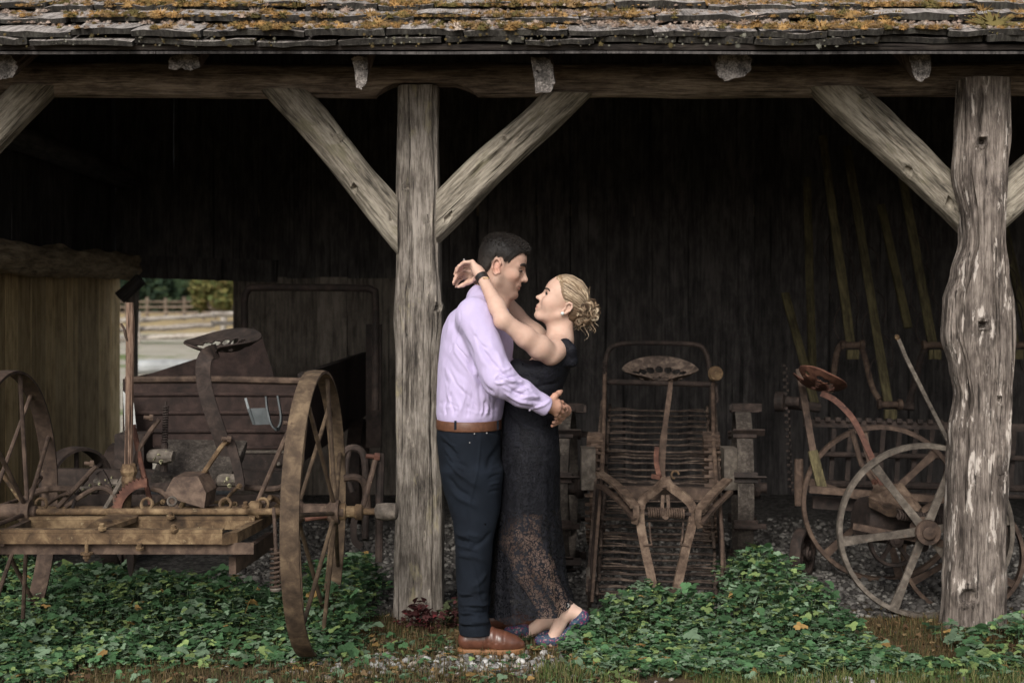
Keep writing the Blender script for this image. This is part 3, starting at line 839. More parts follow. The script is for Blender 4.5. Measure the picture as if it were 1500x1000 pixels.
# bed in front of the potato digger
def eM(x, y):
    lx = .25 + .10 * np.sin(y * 5); back = np.where(x < 1.0, 6.62, 6.62 + .5 * np.exp(-((x - 1.12) / .24) ** 2))
    back = back - .85 * sm(1.25, 1.7, x)
    return sm(0, .14, x - lx) * sm(5.55, 5.74, y + .04 * np.sin(x * 8)) * (1 - sm(-.08, .12, y - back)) * (1 - .45 * sm(1.5, 1.9, x))
leaf_bed('ground_cover_bed', 'thick mound of green lobed leaves before the middle chain-bed machine', .2, 2.1, 5.5, 7.4, 7000, lambda x, y: .05 + .10 * sm(5.8, 6.5, y) + .12 * np.exp(-((x - 1.16) / .22) ** 2) * sm(6.0, 6.6, y), .025, .012, eM)
def eR(x, y): return 1.0 * sm(5.55, 5.7, y) * (1 - sm(6.25, 6.5, y)) * (.42 + .65 * sm(.1, .5, .5 + .8 * np.sin(x * 5.2 + 1.0)))
leaf_bed('ground_cover_bed', 'sparse green lobed leaves round the foot of the right wavy post', 1.85, 2.75, 5.5, 6.7, 2200, lambda x, y: .06 + .06 * sm(5.8, 6.3, y), .030, .05, eR)
def eP(x, y): return .30 - .14 * sm(-.5, -1.0, x)
leaf_bed('ground_cover_sprigs', 'small scattered leaf sprigs among the pale pebbles', -2.2, .5, 5.40, 6.35, 1700, lambda x, y: .03 + 0 * x, .024, .14, eP)

# red-leaved weed at the foot of the centre post
n = 220
x = rng.normal(-.43, .05, n); y = rng.normal(6.50, .05, n); z = .02 + .11 * rng.random(n) * np.exp(-((x + .43) / .08) ** 2)
x[: 110] += .16; z[:70] *= 1.1
c = np.array([[0.060, 0.022, 0.022]]) * rng.uniform(.4, 1.5, (n, 1)); c[:50] = np.array([.05, .06, .03]) * rng.uniform(.6, 1.3, (50, 1)); c[210:] = (.16, .03, .035)
props(scatter('red_leaved_weed', LEAVES, np.c_[x, y, z], rotz(rng.uniform(0, 6.28, n)) @ rotx(rng.normal(.3, .5, n)), .024 * rng.uniform(.6, 1.2, n), c, M_LEAF), 'dark red leaved weed at the foot of the centre post', 'plant')

# dead leaves and bits lying on the bare strip
n = 1500; x = np.r_[rng.uniform(-2.4, .6, 1000), rng.uniform(1.6, 2.8, 500)]; y = np.r_[rng.uniform(5.5, 6.7, 1000), rng.uniform(5.5, 6.6, 500)]
c = np.array([(.16, .10, .055), (.10, .06, .035), (.22, .15, .08), (.07, .05, .035), (.27, .19, .10)])[rng.integers(0, 5, n)] * rng.uniform(.6, 1.3, (n, 1))
props(scatter('leaf_litter', LEAVES, np.c_[x, y, rng.uniform(.012, .03, n)], rotz(rng.uniform(0, 6.28, n)) @ rotx(rng.normal(0, .3, n)), .018 * rng.uniform(.5, 1.3, n), c, M_LEAF), 'dry brown dead leaves lying on the bare ground', 'leaf litter', kind='stuff')
# ---- grass: dry brown tufts at left front, green at right front
def blade_protos(n=6):
    out = []
    for i in range(n):
        b = rng.uniform(.1, .7); w = .06
        V = [(-w, 0, 0), (w, 0, 0), (-w * .7, b * .3, .5), (w * .7, b * .3, .5), (0, b, 1.0)]
        out.append((np.array(V), np.array([(0, 1, 3), (0, 3, 2), (2, 3, 4)])))
    return out
BLADES = blade_protos()
M_GRASS = vcol_mat('grass_blade', rough=0.7, spec=0.2, translucent=0.2)
def grass(name, label, x, y, h, pal):
    n = len(x); pal = np.array(pal); c = pal[rng.integers(0, len(pal), n)] * rng.uniform(.6, 1.4, (n, 1))
    R = rotz(rng.uniform(0, 6.28, n)) @ rotx(rng.normal(0, .35, n))
    return props(scatter(name, BLADES, np.c_[x, y, np.zeros(n)], R, h * rng.uniform(.5, 1.3, n), c, M_GRASS), label, 'grass', kind='stuff')
n = 40000; x = rng.uniform(-2.9, .5, n); y = rng.uniform(5.3, 6.75, n); m = .5 + vnoise(x, y, 3.0, 2.2)
k = (rng.random(n) < np.clip(m + .2, 0, 1)) & ((x > -1.9) | (y < 5.5)); grass('dry_grass', 'short dry brown grass along the bottom left edge', x[k], y[k], .035, [(.12, .084, .042), (.085, .06, .03), (.17, .125, .07), (.07, .055, .028), (.12, .08, .036), (.06, .075, .027), (.07, .085, .032)])
n = 30000; x = rng.uniform(.1, 2.9, n); y = rng.uniform(5.3, 5.85, n); m = .55 + vnoise(x, y, 2.6, 5.5)
k = rng.random(n) < np.clip(m, 0, 1) * sm(5.9, 5.6, y); grass('green_grass', 'short green grass along the bottom right edge', x[k], y[k], .045, [(.075, .11, .03), (.055, .085, .028), (.12, .13, .045), (.16, .14, .06)])
n = 15000; x = rng.uniform(1.6, 3.0, n); y = rng.uniform(5.4, 6.7, n); grass('mossy_tufts', 'brown mossy tufts beside the right post', x, y, .03, [(.10, .062, .026), (.075, .05, .022), (.14, .10, .048), (.05, .048, .022), (.06, .075, .026)])

# ---- moss and lichen on the roof
def tuft_protos(n=8):
    out = []
    for i in range(n):
        V = []; F = []
        for k in range(60):
            a = rng.uniform(0, 6.28); e = math.acos(rng.uniform(.05, 1)); d = np.array([math.sin(e) * math.cos(a), math.sin(e) * math.sin(a), math.cos(e) * .85])
            s1 = np.cross(d, [.3, .2, 1]); s1 /= np.linalg.norm(s1); b = len(V); w = rng.uniform(.05, .10); r0 = rng.uniform(.15, .5)
            V += [tuple(d * r0 - s1 * w), tuple(d * r0 + s1 * w), tuple(d * rng.uniform(.8, 1.2) + np.array([0, 0, -.1]))]; F.append((b, b + 1, b + 2))
        # cushion under the tips
        b = len(V); V.append((0, 0, .42))
        for ring, (rr, zz) in enumerate(((.36, .32), (.62, .0))):
            for k in range(7): V.append((rr * math.cos(k * .8976 + ring * .4) * rng.uniform(.9, 1.1), rr * math.sin(k * .8976 + ring * .4) * rng.uniform(.9, 1.1), zz))
        for k in range(7):
            k2 = (k + 1) % 7; F.append((b, b + 1 + k, b + 1 + k2)); F.append((b + 1 + k, b + 8 + k, b + 8 + k2)); F.append((b + 1 + k, b + 8 + k2, b + 1 + k2))
        out.append((np.array(V), np.array(F)))
    return out
TUFTS = tuft_protos()
M_MOSS = vcol_mat('roof_moss', rough=0.95, spec=0.1, nvar=0.3, nscale=150)
def on_roof(n, smax):
    x = rng.uniform(-3.0, 3.2, n); s_ = rng.uniform(0.0, smax, n); return x, s_
def roof_scatter(name, label, x, s_, size, pal, flat=1.0):
    n = len(x); fr = (s_ % .205) / .205
    nn = .078 - .022 * fr * 1.0
    pts = np.array([roofpt(a, b, c_)[:] for a, b, c_ in zip(x, s_, nn - size * .1)])
    R = np.tile(np.array(RS), (n, 1, 1)) @ rotz(rng.uniform(0, 6.28, n)); R[:, :, 2] *= flat
    pal = np.array(pal); c = pal[rng.integers(0, len(pal), n)] * rng.uniform(.65, 1.35, (n, 1))
    return props(scatter(name, TUFTS, pts, R, size, c, M_MOSS), label, 'moss', kind='stuff')
x, s_ = on_roof(20000, 1.25); dens = .5 + vnoise(x, s_, 1.1, 3.3) * .9 + vnoise(x, s_ * 2, 5, 6.6) * 1.1 - .1 + .30 * sm(-1.3, 0.2, x) - .18
dens += .55 * sm(.35, .8, s_) - .25 * (s_ < .2)
k = rng.random(len(x)) < np.clip(dens, 0, 1) * .75; x, s_ = x[k], s_[k]
fr = (s_ % .205); s_ = s_ - fr + fr * rng.random(len(s_)) ** .8
hu = rng.random(len(x))
roof_scatter('roof_moss', 'ochre and olive moss cushions growing on the shingle roof', x, s_, .0185 * rng.lognormal(0, .45, len(x)), [(.25, .145, .055), (.19, .115, .045), (.15, .105, .04), (.30, .185, .075), (.10, .08, .03), (.15, .095, .045)], .8)
x, s_ = on_roof(26000, 1.25); dens = .42 + vnoise(x, s_, 1.5, 7.7) * .9 + vnoise(x, s_ * 2, 6, 1.6) * 1.1 - .1 + .25 * sm(-1.6, 0, x) + .4 * sm(.3, .8, s_) - .3 * (s_ < .16)
k = rng.random(len(x)) < np.clip(dens, 0, 1) * .62; x, s_ = x[k], s_[k]
roof_scatter('roof_lichen', 'pinkish grey lichen fuzz spread over the shingle roof', x, s_, .0115 * rng.lognormal(0, .4, len(x)), [(.30, .235, .195), (.24, .18, .145), (.36, .295, .245), (.20, .14, .10)], .9)
# lichen spots on the butt edge of the eave
n = 420; x = rng.uniform(-3, 3.2, n); k = vnoise(x, x * 0, 2.0, 3.0) > -.1; x = x[k]; n = len(x)
pts = np.array([roofpt(a, -.012, rng.uniform(-.0, .055))[:] for a in x]); R = np.tile(np.array(Matrix.Rotation(math.radians(80), 3, 'X')), (n, 1, 1)) @ rotz(rng.uniform(0, 6, n)); R[:, :, 2] *= .35
pal = np.array([(.09, .085, .06), (.07, .055, .025), (.14, .135, .11), (.09, .065, .03), (.05, .042, .025)])
props(scatter('eave_lichen', TUFTS, pts, R, .0060 * rng.lognormal(0, .4, n), pal[rng.integers(0, 5, n)] * rng.uniform(.6, 1.3, (n, 1)), M_MOSS), 'grey green lichen spots along the dark eave edge', 'lichen', kind='stuff')

# ------------------------------------------------------------------ the yard behind, seen through the opening
M_FENCE = wood_mat('pale_fence_rail', (0.12, 0.10, 0.085), (0.26, 0.23, 0.20), (0.42, 0.38, 0.33), axis=2, fibre=8, along=.5)
M_FENCE_D = wood_mat('brown_fence_rail', (0.05, 0.038, 0.028), (0.115, 0.088, 0.066), (0.19, 0.15, 0.115), axis=2, fibre=8, along=.5)
def rail(parent, p, q, r, mat, name='rail', seed=0.0):
    timber(name, p, q, lambda t: (r, r, 0, 0), mat, parent, nseg=8, ring=max(.4, (Vector(q) - Vector(p)).length / 6), wob=r * .4, seed=seed)
f1 = thing('split_rail_fence', (-11.5, 48, 0), 'pale grey split-rail fence crossing the yard, nearer of two seen through opening', 'fence')
for i, (pa, pb, ya, yb_, r, m) in enumerate(((470, 462, 50, 47, .085, M_FENCE), (484, 476, 49.6, 47.4, .085, M_FENCE), (497, 490, 50, 47.2, .09, M_FENCE))):
    a = P(170, pa, ya); b = P(313, pb, yb_); rail(f1, a, b, r, m, seed=i)
    a = P(309, pb - 2, yb_ + .3); b = P(390, pb - 4, yb_ + 1); rail(f1, a, b, r, m, seed=i + 5)
for px in (200, 326): 
    b = P(px, 500, 48.5); rail(f1, (b.x, 48.6, 0), (b.x, 48.6, 1.12), .11, M_FENCE, 'fence_post', px)
f2 = thing('field_fence', (-27, 108, 0), 'brown post-and-rail fence far across the field under the trees', 'fence')
for i, px in enumerate((186, 216, 243, 270, 298, 330, 362)):
    b = P(px, 470, 110 - i * .8); rail(f2, (b.x, b.y, 0), (b.x, b.y, 1.72 + .1 * math.sin(i * 3)), .13, M_FENCE_D, 'fence_post', i)
for j, z in enumerate((.55, .98, 1.4)):
    a = P(150, 470, 111); b = P(400, 470, 104); rail(f2, (a.x, a.y, z), (b.x, b.y, z + .03), .075, M_FENCE_D, 'rail', j)
lg = MB(); a = P(195, 519, 29); b = P(300, 519, 29.4); a.z = .14; b.z = .14
lg.tube([a, a.lerp(b, .5) + Vector((0, 0, .02)), b], [.15, .14, .13], 10)
props(lg.build('fallen_log', plain_mat('blue_grey_log', (.30, .31, .31), .9, .3, 3)), 'blue grey log lying on the yard behind the opening', 'log')

def leaf_cloud(name, cen, rad, n, size, pal, mat, parent=None, seed=1, label=None, cat=None, kind=None, nb=14):
    r = np.random.default_rng(seed)
    blobs = [(np.array(cen) + np.array(rad) * r.uniform(-.75, .75, 3), np.full(3, min(rad)) * r.uniform(.35, .8) if nb > 14 else np.array(rad) * r.uniform(.25, .55)) for _ in range(nb)]
    pts = []
    for c_, rd in blobs:
        d = r.normal(size=(n // nb, 3)); d /= np.linalg.norm(d, axis=1)[:, None]; pts.append(c_ + d * rd * r.uniform(.75, 1.05, (n // nb, 1)))
    pts = np.vstack(pts); pts = pts[pts[:, 2] > 0.05]; n = len(pts)
    a = r.normal(size=(n, 3)) * size; b_ = r.normal(size=(n, 3)) * size
    V = np.stack([pts, pts + a, pts + a * .5 + b_, pts - a * .3 + b_ * .7], 1).reshape(-1, 3); F = np.arange(4 * n).reshape(-1, 4)
    pal = np.array(pal); c = np.repeat(pal[r.integers(0, len(pal), n)] * r.uniform(.6, 1.4, (n, 1)), 4, 0)
    return props(from_np(name, V, F, mat, parent, col=c), label, cat, kind=kind)
M_FOL = vcol_mat('far_foliage', rough=0.8, spec=0.15, translucent=0.15)
bush = thing('shrub', P(316, 466, 98), 'yellow green shrub growing beside the far field fence', 'shrub')
leaf_cloud('foliage', P(316, 432, 98), (1.6, 1.2, 1.5), 2600, .16, [(.10, .11, .035), (.15, .14, .05), (.07, .085, .03), (.20, .16, .065)], M_FOL, bush, 3)
b = MB(); 
for i in range(5): b.tube([P(316, 468, 98), P(300 + 8 * i, 435, 98)], .04, 5)
b.build('stem', M_FENCE_D, bush)
leaf_cloud('far_wood', P(270, 424, 172), (16, 4, 4.2), 17000, .5, [(.026, .045, .026), (.035, .058, .03), (.018, .032, .02), (.05, .07, .035)], M_FOL, None, 22, 'dark green wood closing the far side of the field', 'wood', kind='stuff', nb=60)
# ------------------------------------------------------------------ rusty farm machines
R_BEIGE = rust_mat('lichened_rust', (0.026, 0.016, 0.010), (0.105, 0.066, 0.036), (0.25, 0.175, 0.098), c_spot=(0.34, 0.27, 0.16), spot=0.0, rough=.85, scale=18)
R_BROWN = rust_mat('brown_rust', (0.024, 0.0155, 0.012), (0.066, 0.0435, 0.032), (0.135, 0.092, 0.066), c_spot=(.26, .20, .13), spot=-.05, rough=.8, scale=20)
R_RED = rust_mat('red_rust', (0.032, 0.014, 0.010), (0.088, 0.038, 0.026), (0.17, 0.080, 0.052), c_spot=(.30, .22, .16), spot=-.05, rough=.75, scale=24)
R_DARK = rust_mat('dark_rust', (0.010, 0.0075, 0.0065), (0.026, 0.018, 0.015), (0.055, 0.038, 0.031), c_spot=(.14, .11, .09), spot=-.05, rough=.8, scale=22)
R_GREY = rust_mat('grey_iron', (0.035, 0.028, 0.023), (0.085, 0.071, 0.058), (0.17, 0.145, 0.12), c_spot=(.11, .065, .045), spot=0.0, rough=.8, scale=26)
R_SPECK = rust_mat('speckled_dusty_iron', (0.016, 0.0125, 0.0105), (0.038, 0.031, 0.026), (0.09, 0.076, 0.063), c_spot=(.22, .19, .155), spot=0.0, rough=.95, scale=60)
R_DARKER = rust_mat('dark_rod_rust', (0.014, 0.010, 0.008), (0.046, 0.032, 0.025), (0.13, 0.096, 0.074), c_spot=(.16, .13, .10), spot=-.03, rough=.8, scale=30)
R_TAN = rust_mat('dusty_tan_rust', (0.026, 0.017, 0.012), (0.088, 0.058, 0.041), (0.19, 0.138, 0.10), c_spot=(.26, .20, .14), spot=-.02, rough=.85, scale=24)
R_BOX = rust_mat('dark_brown_panel', (0.010, 0.006, 0.005), (0.025, 0.0145, 0.012), (0.048, 0.029, 0.024), c_spot=(.09, .06, .05), spot=-.05, rough=.8, scale=16)
R_WHEEL = rust_mat('weathered_wheel_rust', (0.024, 0.016, 0.011), (0.078, 0.053, 0.034), (0.175, 0.124, 0.076), c_spot=(.05, .03, .02), spot=.02, rough=.85, scale=16)
M_GALV = rust_mat('galvanised_bracket', (0.06, 0.068, 0.07), (0.115, 0.128, 0.132), (0.18, 0.195, 0.20), rough=.55, scale=8, metal=.3)
M_SLAT = wood_mat('yellow_painted_slat', (0.028, 0.023, 0.013), (0.065, 0.054, 0.027), (0.115, 0.097, 0.048), axis=2, fibre=30, along=2.0, patch=(.05, .04, .03), patch_amt=.0)
M_TEALP = rust_mat('blue_grey_paint', (0.009, 0.0105, 0.011), (0.018, 0.0215, 0.022), (0.032, 0.036, 0.037), c_spot=(.06, .035, .025), spot=.02, rough=.8, scale=9)
M_HANDLE = wood_mat('worn_handle_wood', (0.06, 0.035, 0.025), (0.15, 0.095, 0.068), (0.24, 0.165, 0.12), axis=2, fibre=50, along=4)
M_CRUST = plain_mat('pale_lichen_crust', (.26, .245, .15), .95, .4, 80, .004)

def part(root, name, mat, fn, smooth=35):
    mb = MB(); fn(mb); return mb.build(name, mat, root, smooth=smooth)
def rod(root, name, mat, pts, r, n=8): return part(root, name, mat, lambda m: m.tube(pts, r, n))
def wheel(root, c, axis, R, w, t, mat, hub_r, hub_l, spokes, spoke_r=.009, flat=False, hub_mat=None, phase=0.0, stagger=True, lean=0.0, name='wheel'):
    c = Vector(c); ax = Vector(axis).normalized(); a = ax.orthogonal().normalized(); b = ax.cross(a)
    # make a point up so that phases are predictable
    upv = Vector((0, 0, 1)); a = (upv - ax * upv.dot(ax)).normalized(); b = ax.cross(a)
    mb = MB(); mb.lathe(c, ax, [(R, -w / 2), (R + t * .25, -w * .3), (R + t * .25, w * .3), (R, w / 2), (R - t, w / 2), (R - t * .8, 0), (R - t, -w / 2)], 72, closed=True)
    rim = mb.build(name, mat, root, smooth=50)
    mb = MB(); L = hub_l / 2
    mb.lathe(c, ax, [(hub_r * .45, -L * 1.25), (hub_r * .6, -L * 1.2), (hub_r * .6, -L), (hub_r * 1.15, -L), (hub_r * 1.2, -L * .7), (hub_r * .8, -L * .5), (hub_r * .8, L * .5), (hub_r * 1.2, L * .7), (hub_r * 1.15, L), (hub_r * .6, L), (hub_r * .6, L * 1.2), (hub_r * .45, L * 1.25)], 24)
    mb.build('hub', hub_mat or mat, rim, smooth=40)
    for i in range(spokes):
        th = phase + 2 * math.pi * i / spokes; d = a * math.cos(th) + b * math.sin(th)
        mb = MB()
        if flat:
            mb.path([c + d * hub_r * .7, c + d * (hub_r * 1.4), c + d * (R * .6), c + d * (R - t * .6)], [spoke_r * 3.2, spoke_r * 2.8, spoke_r * 2.4, spoke_r * 3.4], spoke_r * 1.3, up=ax)
        else:
            s_ = (1 if i % 2 else -1) * L * .8 if stagger else 0
            th2 = th + lean * (1 if (i // 2) % 2 else -1); d2 = a * math.cos(th2) + b * math.sin(th2)
            p0 = c + d2 * hub_r * .8 + ax * s_; p1 = c + d * (R - t * .5) + ax * (s_ * .18)
            mb.tube([p0, p0.lerp(p1, .5), p1, p1 + (p1 - p0).normalized() * .006], [spoke_r, spoke_r, spoke_r, spoke_r * 1.6], 8)
        mb.build('spoke', mat, rim, smooth=40)
    return rim
def bolt(root, p, d, r=.014, l=.03, mat=None):
    d = Vector(d).normalized(); mb = MB(); p = Vector(p)
    mb.lathe(p, d, [(r, 0), (r, l * .4)], 6); mb.lathe(p + d * (l * .4), d, [(r * .55, 0), (r * .55, l * .6)], 8); return mb.build('bolt', mat or R_BEIGE, root)
def seat(root, c, w, d, yaw, tilt, mat, name='seat', roll=0.0, rise=1.0):
    """pressed-iron seat: dished pan with a row of holes, rolled edge"""
    nx, ny = 56, 40; V = []; F = []; idx = {}
    M = Matrix.Translation(Vector(c)) @ Matrix.Rotation(yaw, 4, 'Z') @ Matrix.Rotation(tilt, 4, 'X') @ Matrix.Rotation(roll, 4, 'Y')
    holes = [(math.cos(a) * .66, math.sin(a) * .62 - .05, .108) for a in [math.pi * (.03 + .94 * i / 8) for i in range(9)]] + [(x, -.02 + .12 * (1 - abs(x)), .082) for x in (-.42, -.21, 0.0, .21, .42)] + [(-.5, -.42, .08), (.5, -.42, .08), (-.28, -.45, .06), (.28, -.45, .06)]
    def inside(u, v):
        front = -.86 + .50 * math.exp(-(u / .26) ** 2)      # notch towards the rider's legs
        r = math.hypot(u / 1.0, v / .95)
        return r < 1 and v > front
    for j in range(ny + 1):
        for i in range(nx + 1):
            r0 = -1 + 2 * i / nx; v0 = -1 + 2 * j / ny
            u = r0 * math.sqrt(1 - v0 * v0 / 2); v = v0 * math.sqrt(1 - r0 * r0 / 2)       # disc mapping
            if v < 0: 
                fr = -.86 + .50 * math.exp(-(u / .26) ** 2); v = v * (-fr) 
            r = math.hypot(u, v)
            z = .30 * max(0, r - .25) ** 1.8 + (.16 * max(0, v) ** 1.6) - .03 * math.exp(-((u - .45) / .3) ** 2 - ((v + .2) / .4) ** 2) - .03 * math.exp(-((u + .45) / .3) ** 2 - ((v + .2) / .4) ** 2)
            idx[i, j] = len(V); V.append((u, v, z))
    for j in range(ny):
        for i in range(nx):
            cu = sum(V[idx[a]][0] for a in ((i, j), (i + 1, j), (i, j + 1), (i + 1, j + 1))) / 4; cv = sum(V[idx[a]][1] for a in ((i, j), (i + 1, j), (i, j + 1), (i + 1, j + 1))) / 4
            if any(((cu - hx) / hr) ** 2 + ((cv - hy) / (hr * 1.15)) ** 2 < 1 for hx, hy, hr in holes): continue
            F.append((idx[i, j], idx[i + 1, j], idx[i + 1, j + 1], idx[i, j + 1]))
    me = bpy.data.meshes.new(name); org = ORG[root.name]
    me.from_pydata([tuple(M @ Vector((u * w / 2, v * d / 2, z * w * .5 * rise)) - org) for u, v, z in V], [], F); me.update()
    o = link_mesh(name, me, mat, root, smooth=True)
    md = o.modifiers.new('thickness', 'SOLIDIFY'); md.thickness = .007; md.offset = 0
    return o

# =================================================================== wheeled cultivator, left front
A = thing('wheeled_cultivator', (-1.5, 6.1, 0), 'rusty two-wheeled riding cultivator frame left of the centre post', 'cultivator')
wheel(A, (-.835, 6.06, .60), (1, -.035, 0), .60, .074, .012, R_WHEEL, .045, .20, 14, .0095, hub_mat=R_BROWN, lean=.16, phase=.1)
wheel(A, (-2.15, 6.06, .60), (1, .02, 0), .60, .074, .012, R_BROWN, .045, .20, 14, .0095, hub_mat=R_BROWN, lean=.16, phase=.25)
ZF = .57
def q(px, py, Y): return P(px, py, Y)
def angle_iron(p, r_, hgt, wid, th):
    def f(m):
        m.bar(Vector(p) + Vector((0, 0, -hgt / 2)), Vector(r_) + Vector((0, 0, -hgt / 2)), th, hgt)
        d = (Vector(r_) - Vector(p)).normalized(); n = d.cross(Vector((0, 0, 1)))
        m.bar(Vector(p) - n * (wid / 2 - th / 2) + Vector((0, 0, th / 2 + .001)), Vector(r_) - n * (wid / 2 - th / 2) + Vector((0, 0, th / 2 + .001)), wid, th); m.jitter(.002, 9)
    return f
part(A, 'front_bar', R_BEIGE, angle_iron((-2.06, 5.70, ZF), (-1.16, 5.70, ZF), .044, .045, .012), None)
part(A, 'front_bar_lip', R_BROWN, lambda m: m.bar((-2.06, 5.735, ZF - .068), (-1.04, 5.735, ZF - .068), .02, .045), None)
part(A, 'frame_corner', R_BEIGE, lambda m: m.path([(-1.17, 5.705, ZF - .026), (-1.125, 5.74, ZF - .026), (-1.075, 6.15, ZF - .026), (-1.065, 6.60, ZF - .026)], .036, .044), None)
part(A, 'frame_side', R_BROWN, lambda m: m.path([(-2.05, 5.70, ZF - .026), (-2.055, 6.15, ZF - .026), (-2.06, 6.60, ZF - .026)], .03, .055), None)
part(A, 'middle_bar', R_BEIGE, angle_iron((-2.05, 6.03, ZF), (-1.09, 6.03, ZF), .040, .03, .012), None)
part(A, 'rear_bar', R_DARK, lambda m: m.bar((-2.05, 6.58, ZF - .01), (-1.06, 6.58, ZF - .01), .03, .085), None)
rod(A, 'round_rod', R_BEIGE, [(-2.1, 6.26, ZF + .012), (-1.5, 6.25, ZF + .014), (-1.12, 6.26, ZF + .012)], .014)
rod(A, 'round_rod', R_BROWN, [(-2.1, 6.36, ZF), (-1.12, 6.36, ZF)], .012)
rod(A, 'axle', R_BEIGE, [(-2.22, 6.06, .60), (-.50, 6.07, .60)], .015, 12)
part(A, 'axle_collar', R_BEIGE, lambda m: m.lathe((-1.10, 6.10, .60), (1, 0, 0), [(.03, -.03), (.042, -.02), (.042, .02), (.03, .03)], 14))
part(A, 'axle_collar', R_BEIGE, lambda m: (m.lathe((-.69, 6.065, .60), (1, 0, 0), [(.026, -.06), (.036, -.05), (.036, -.02), (.026, -.015), (.026, .02), (.034, .025), (.034, .05), (.024, .055)], 14), m.jitter(.004, 40)))
part(A, 'axle_nut', R_GREY, lambda m: (m.lathe((-.535, 6.07, .60), (1, 0, 0), [(.022, -.05), (.035, -.04), (.04, 0), (.036, .04), (.02, .05)], 12), m.jitter(.005, 45)))
# hand lever with worn wooden grip
rod(A, 'hand_lever', M_HANDLE, [q(190, 443, 6.22), q(191, 470, 6.22), q(190, 560, 6.22), q(189, 640, 6.22), q(188, 700, 6.22)], [.016, .019, .018, .018, .019], 10)
part(A, 'lever_latch', R_BROWN, lambda m: m.path(spline([q(177, 474, 6.2), q(182, 482, 6.2), q(184, 492, 6.2), q(188, 500, 6.21)], 4), .008, .012, up=(0, 1, 0)))
part(A, 'lever_clamp', R_BEIGE, lambda m: (m.lathe(q(189, 697, 6.22), (0, 0, 1), [(.022, -.055), (.032, -.05), (.036, -.02), (.030, .0), (.037, .02), (.030, .05), (.022, .055)], 12), m.jitter(.008, 30)), None)
rod(A, 'lever_foot', R_BEIGE, [q(188, 700, 6.22), q(187, 725, 6.22), q(185, 748, 6.22)], [.022, .018, .020])
# toothed quadrant
def quadrant(m):
    c = q(218, 752, 6.17); a_ = Vector((1, 0, 0)); b_ = Vector((0, 0, 1)); n = 26; outer = []; inner = []
    for i in range(n + 1):
        t = math.radians(92 + 86 * i / n); R = .150 + (.012 if i % 2 else 0)
        outer.append(c + a_ * (R * math.cos(t)) + b_ * (R * math.sin(t))); inner.append(c + a_ * (.118 * math.cos(t)) + b_ * (.118 * math.sin(t)))
    dv = Vector((0, .012, 0)); vs = [o - dv for o in outer] + [o - dv for o in inner] + [o + dv for o in outer] + [o + dv for o in inner]; k = n + 1; fs = []
    for i in range(n): fs += [(i, i + 1, k + i + 1, k + i), (2 * k + i + 1, 2 * k + i, 3 * k + i, 3 * k + i + 1), (i + 1, i, 2 * k + i, 2 * k + i + 1), (k + i, k + i + 1, 3 * k + i + 1, 3 * k + i)]
    m.add(vs, fs)
part(A, 'toothed_quadrant', R_RED, quadrant, None)
part(A, 'gusset_plate', R_BEIGE, lambda m: (m.add([q(123, 777, 5.76), q(132, 766, 5.80), q(160, 752, 6.0), q(206, 752, 6.10), q(200, 757, 6.0), q(138, 779, 5.77)] + [v + Vector((0, .0, -.02)) for v in [q(123, 777, 5.76), q(132, 766, 5.80), q(160, 752, 6.0), q(206, 752, 6.10), q(200, 757, 6.0), q(138, 779, 5.77)]], [(5, 4, 3, 2, 1, 0), (6, 7, 8, 9, 10, 11)] + [(i, (i + 1) % 6, 6 + (i + 1) % 6, 6 + i) for i in range(6)])), None)
for pts, mat in (([(195, 622), (207, 680), (221, 738)], R_RED), ([(233, 614), (205, 655), (196, 690)], R_BROWN), ([(336, 645), (327, 651), (312, 672), (264, 743)], R_BEIGE), ([(429, 620), (415, 648), (374, 743)], R_BROWN), ([(141, 682), (84, 743)], R_BROWN), ([(186, 690), (160, 735), (150, 750)], R_GREY), ([(96, 742), (140, 715), (165, 722), (170, 745)], R_BROWN), ([(262, 745), (240, 722), (222, 715)], R_BROWN)):
    rod(A, 'brace_rod', mat, spline([q(x, y, 6.30 - (y - 600) * .0004) for x, y in pts], 4), .0115)
for p_ in ((224, 612), (137, 679), (338, 643), (428, 620)): bolt(A, q(p_[0], p_[1], 6.27), (-.9, -.3, .1), .016, .04, R_BROWN)
part(A, 'bent_bracket', R_DARK, lambda m: m.path(spline([q(334, 642, 6.3), q(340, 655, 6.3), q(349, 690, 6.3), q(352, 712, 6.3)], 3), .04, .014, up=(0, 1, 0)), None)
part(A, 'bent_bracket', R_DARK, lambda m: m.path(spline([q(146, 690, 6.3), q(152, 700, 6.3), q(160, 716, 6.3)], 3), .035, .014, up=(0, 1, 0)), None)
rod(A, 'bent_pipe', R_BROWN, spline([q(358, 713, 6.4), q(395, 716, 6.4), q(414, 712, 6.4), q(419, 700, 6.4), q(420, 688, 6.4)], 5), .014)
rod(A, 'bent_pipe', R_BROWN, spline([q(38, 738, 6.4), q(50, 722, 6.4), q(75, 716, 6.4), q(110, 717, 6.4), q(128, 722, 6.4)], 5), .016)
rod(A, 'threaded_post', R_DARK, [q(240, 690, 6.36), q(241, 650, 6.36)], .016)
part(A, 'lift_spring', R_DARK, lambda m: m.helix(q(241, 655, 6.36), q(243, 594, 6.36), .011, .0045, 17, 5, 9))
rod(A, 'spring_rod', R_DARK, [q(241, 655, 6.36), q(243, 588, 6.36)], .006)
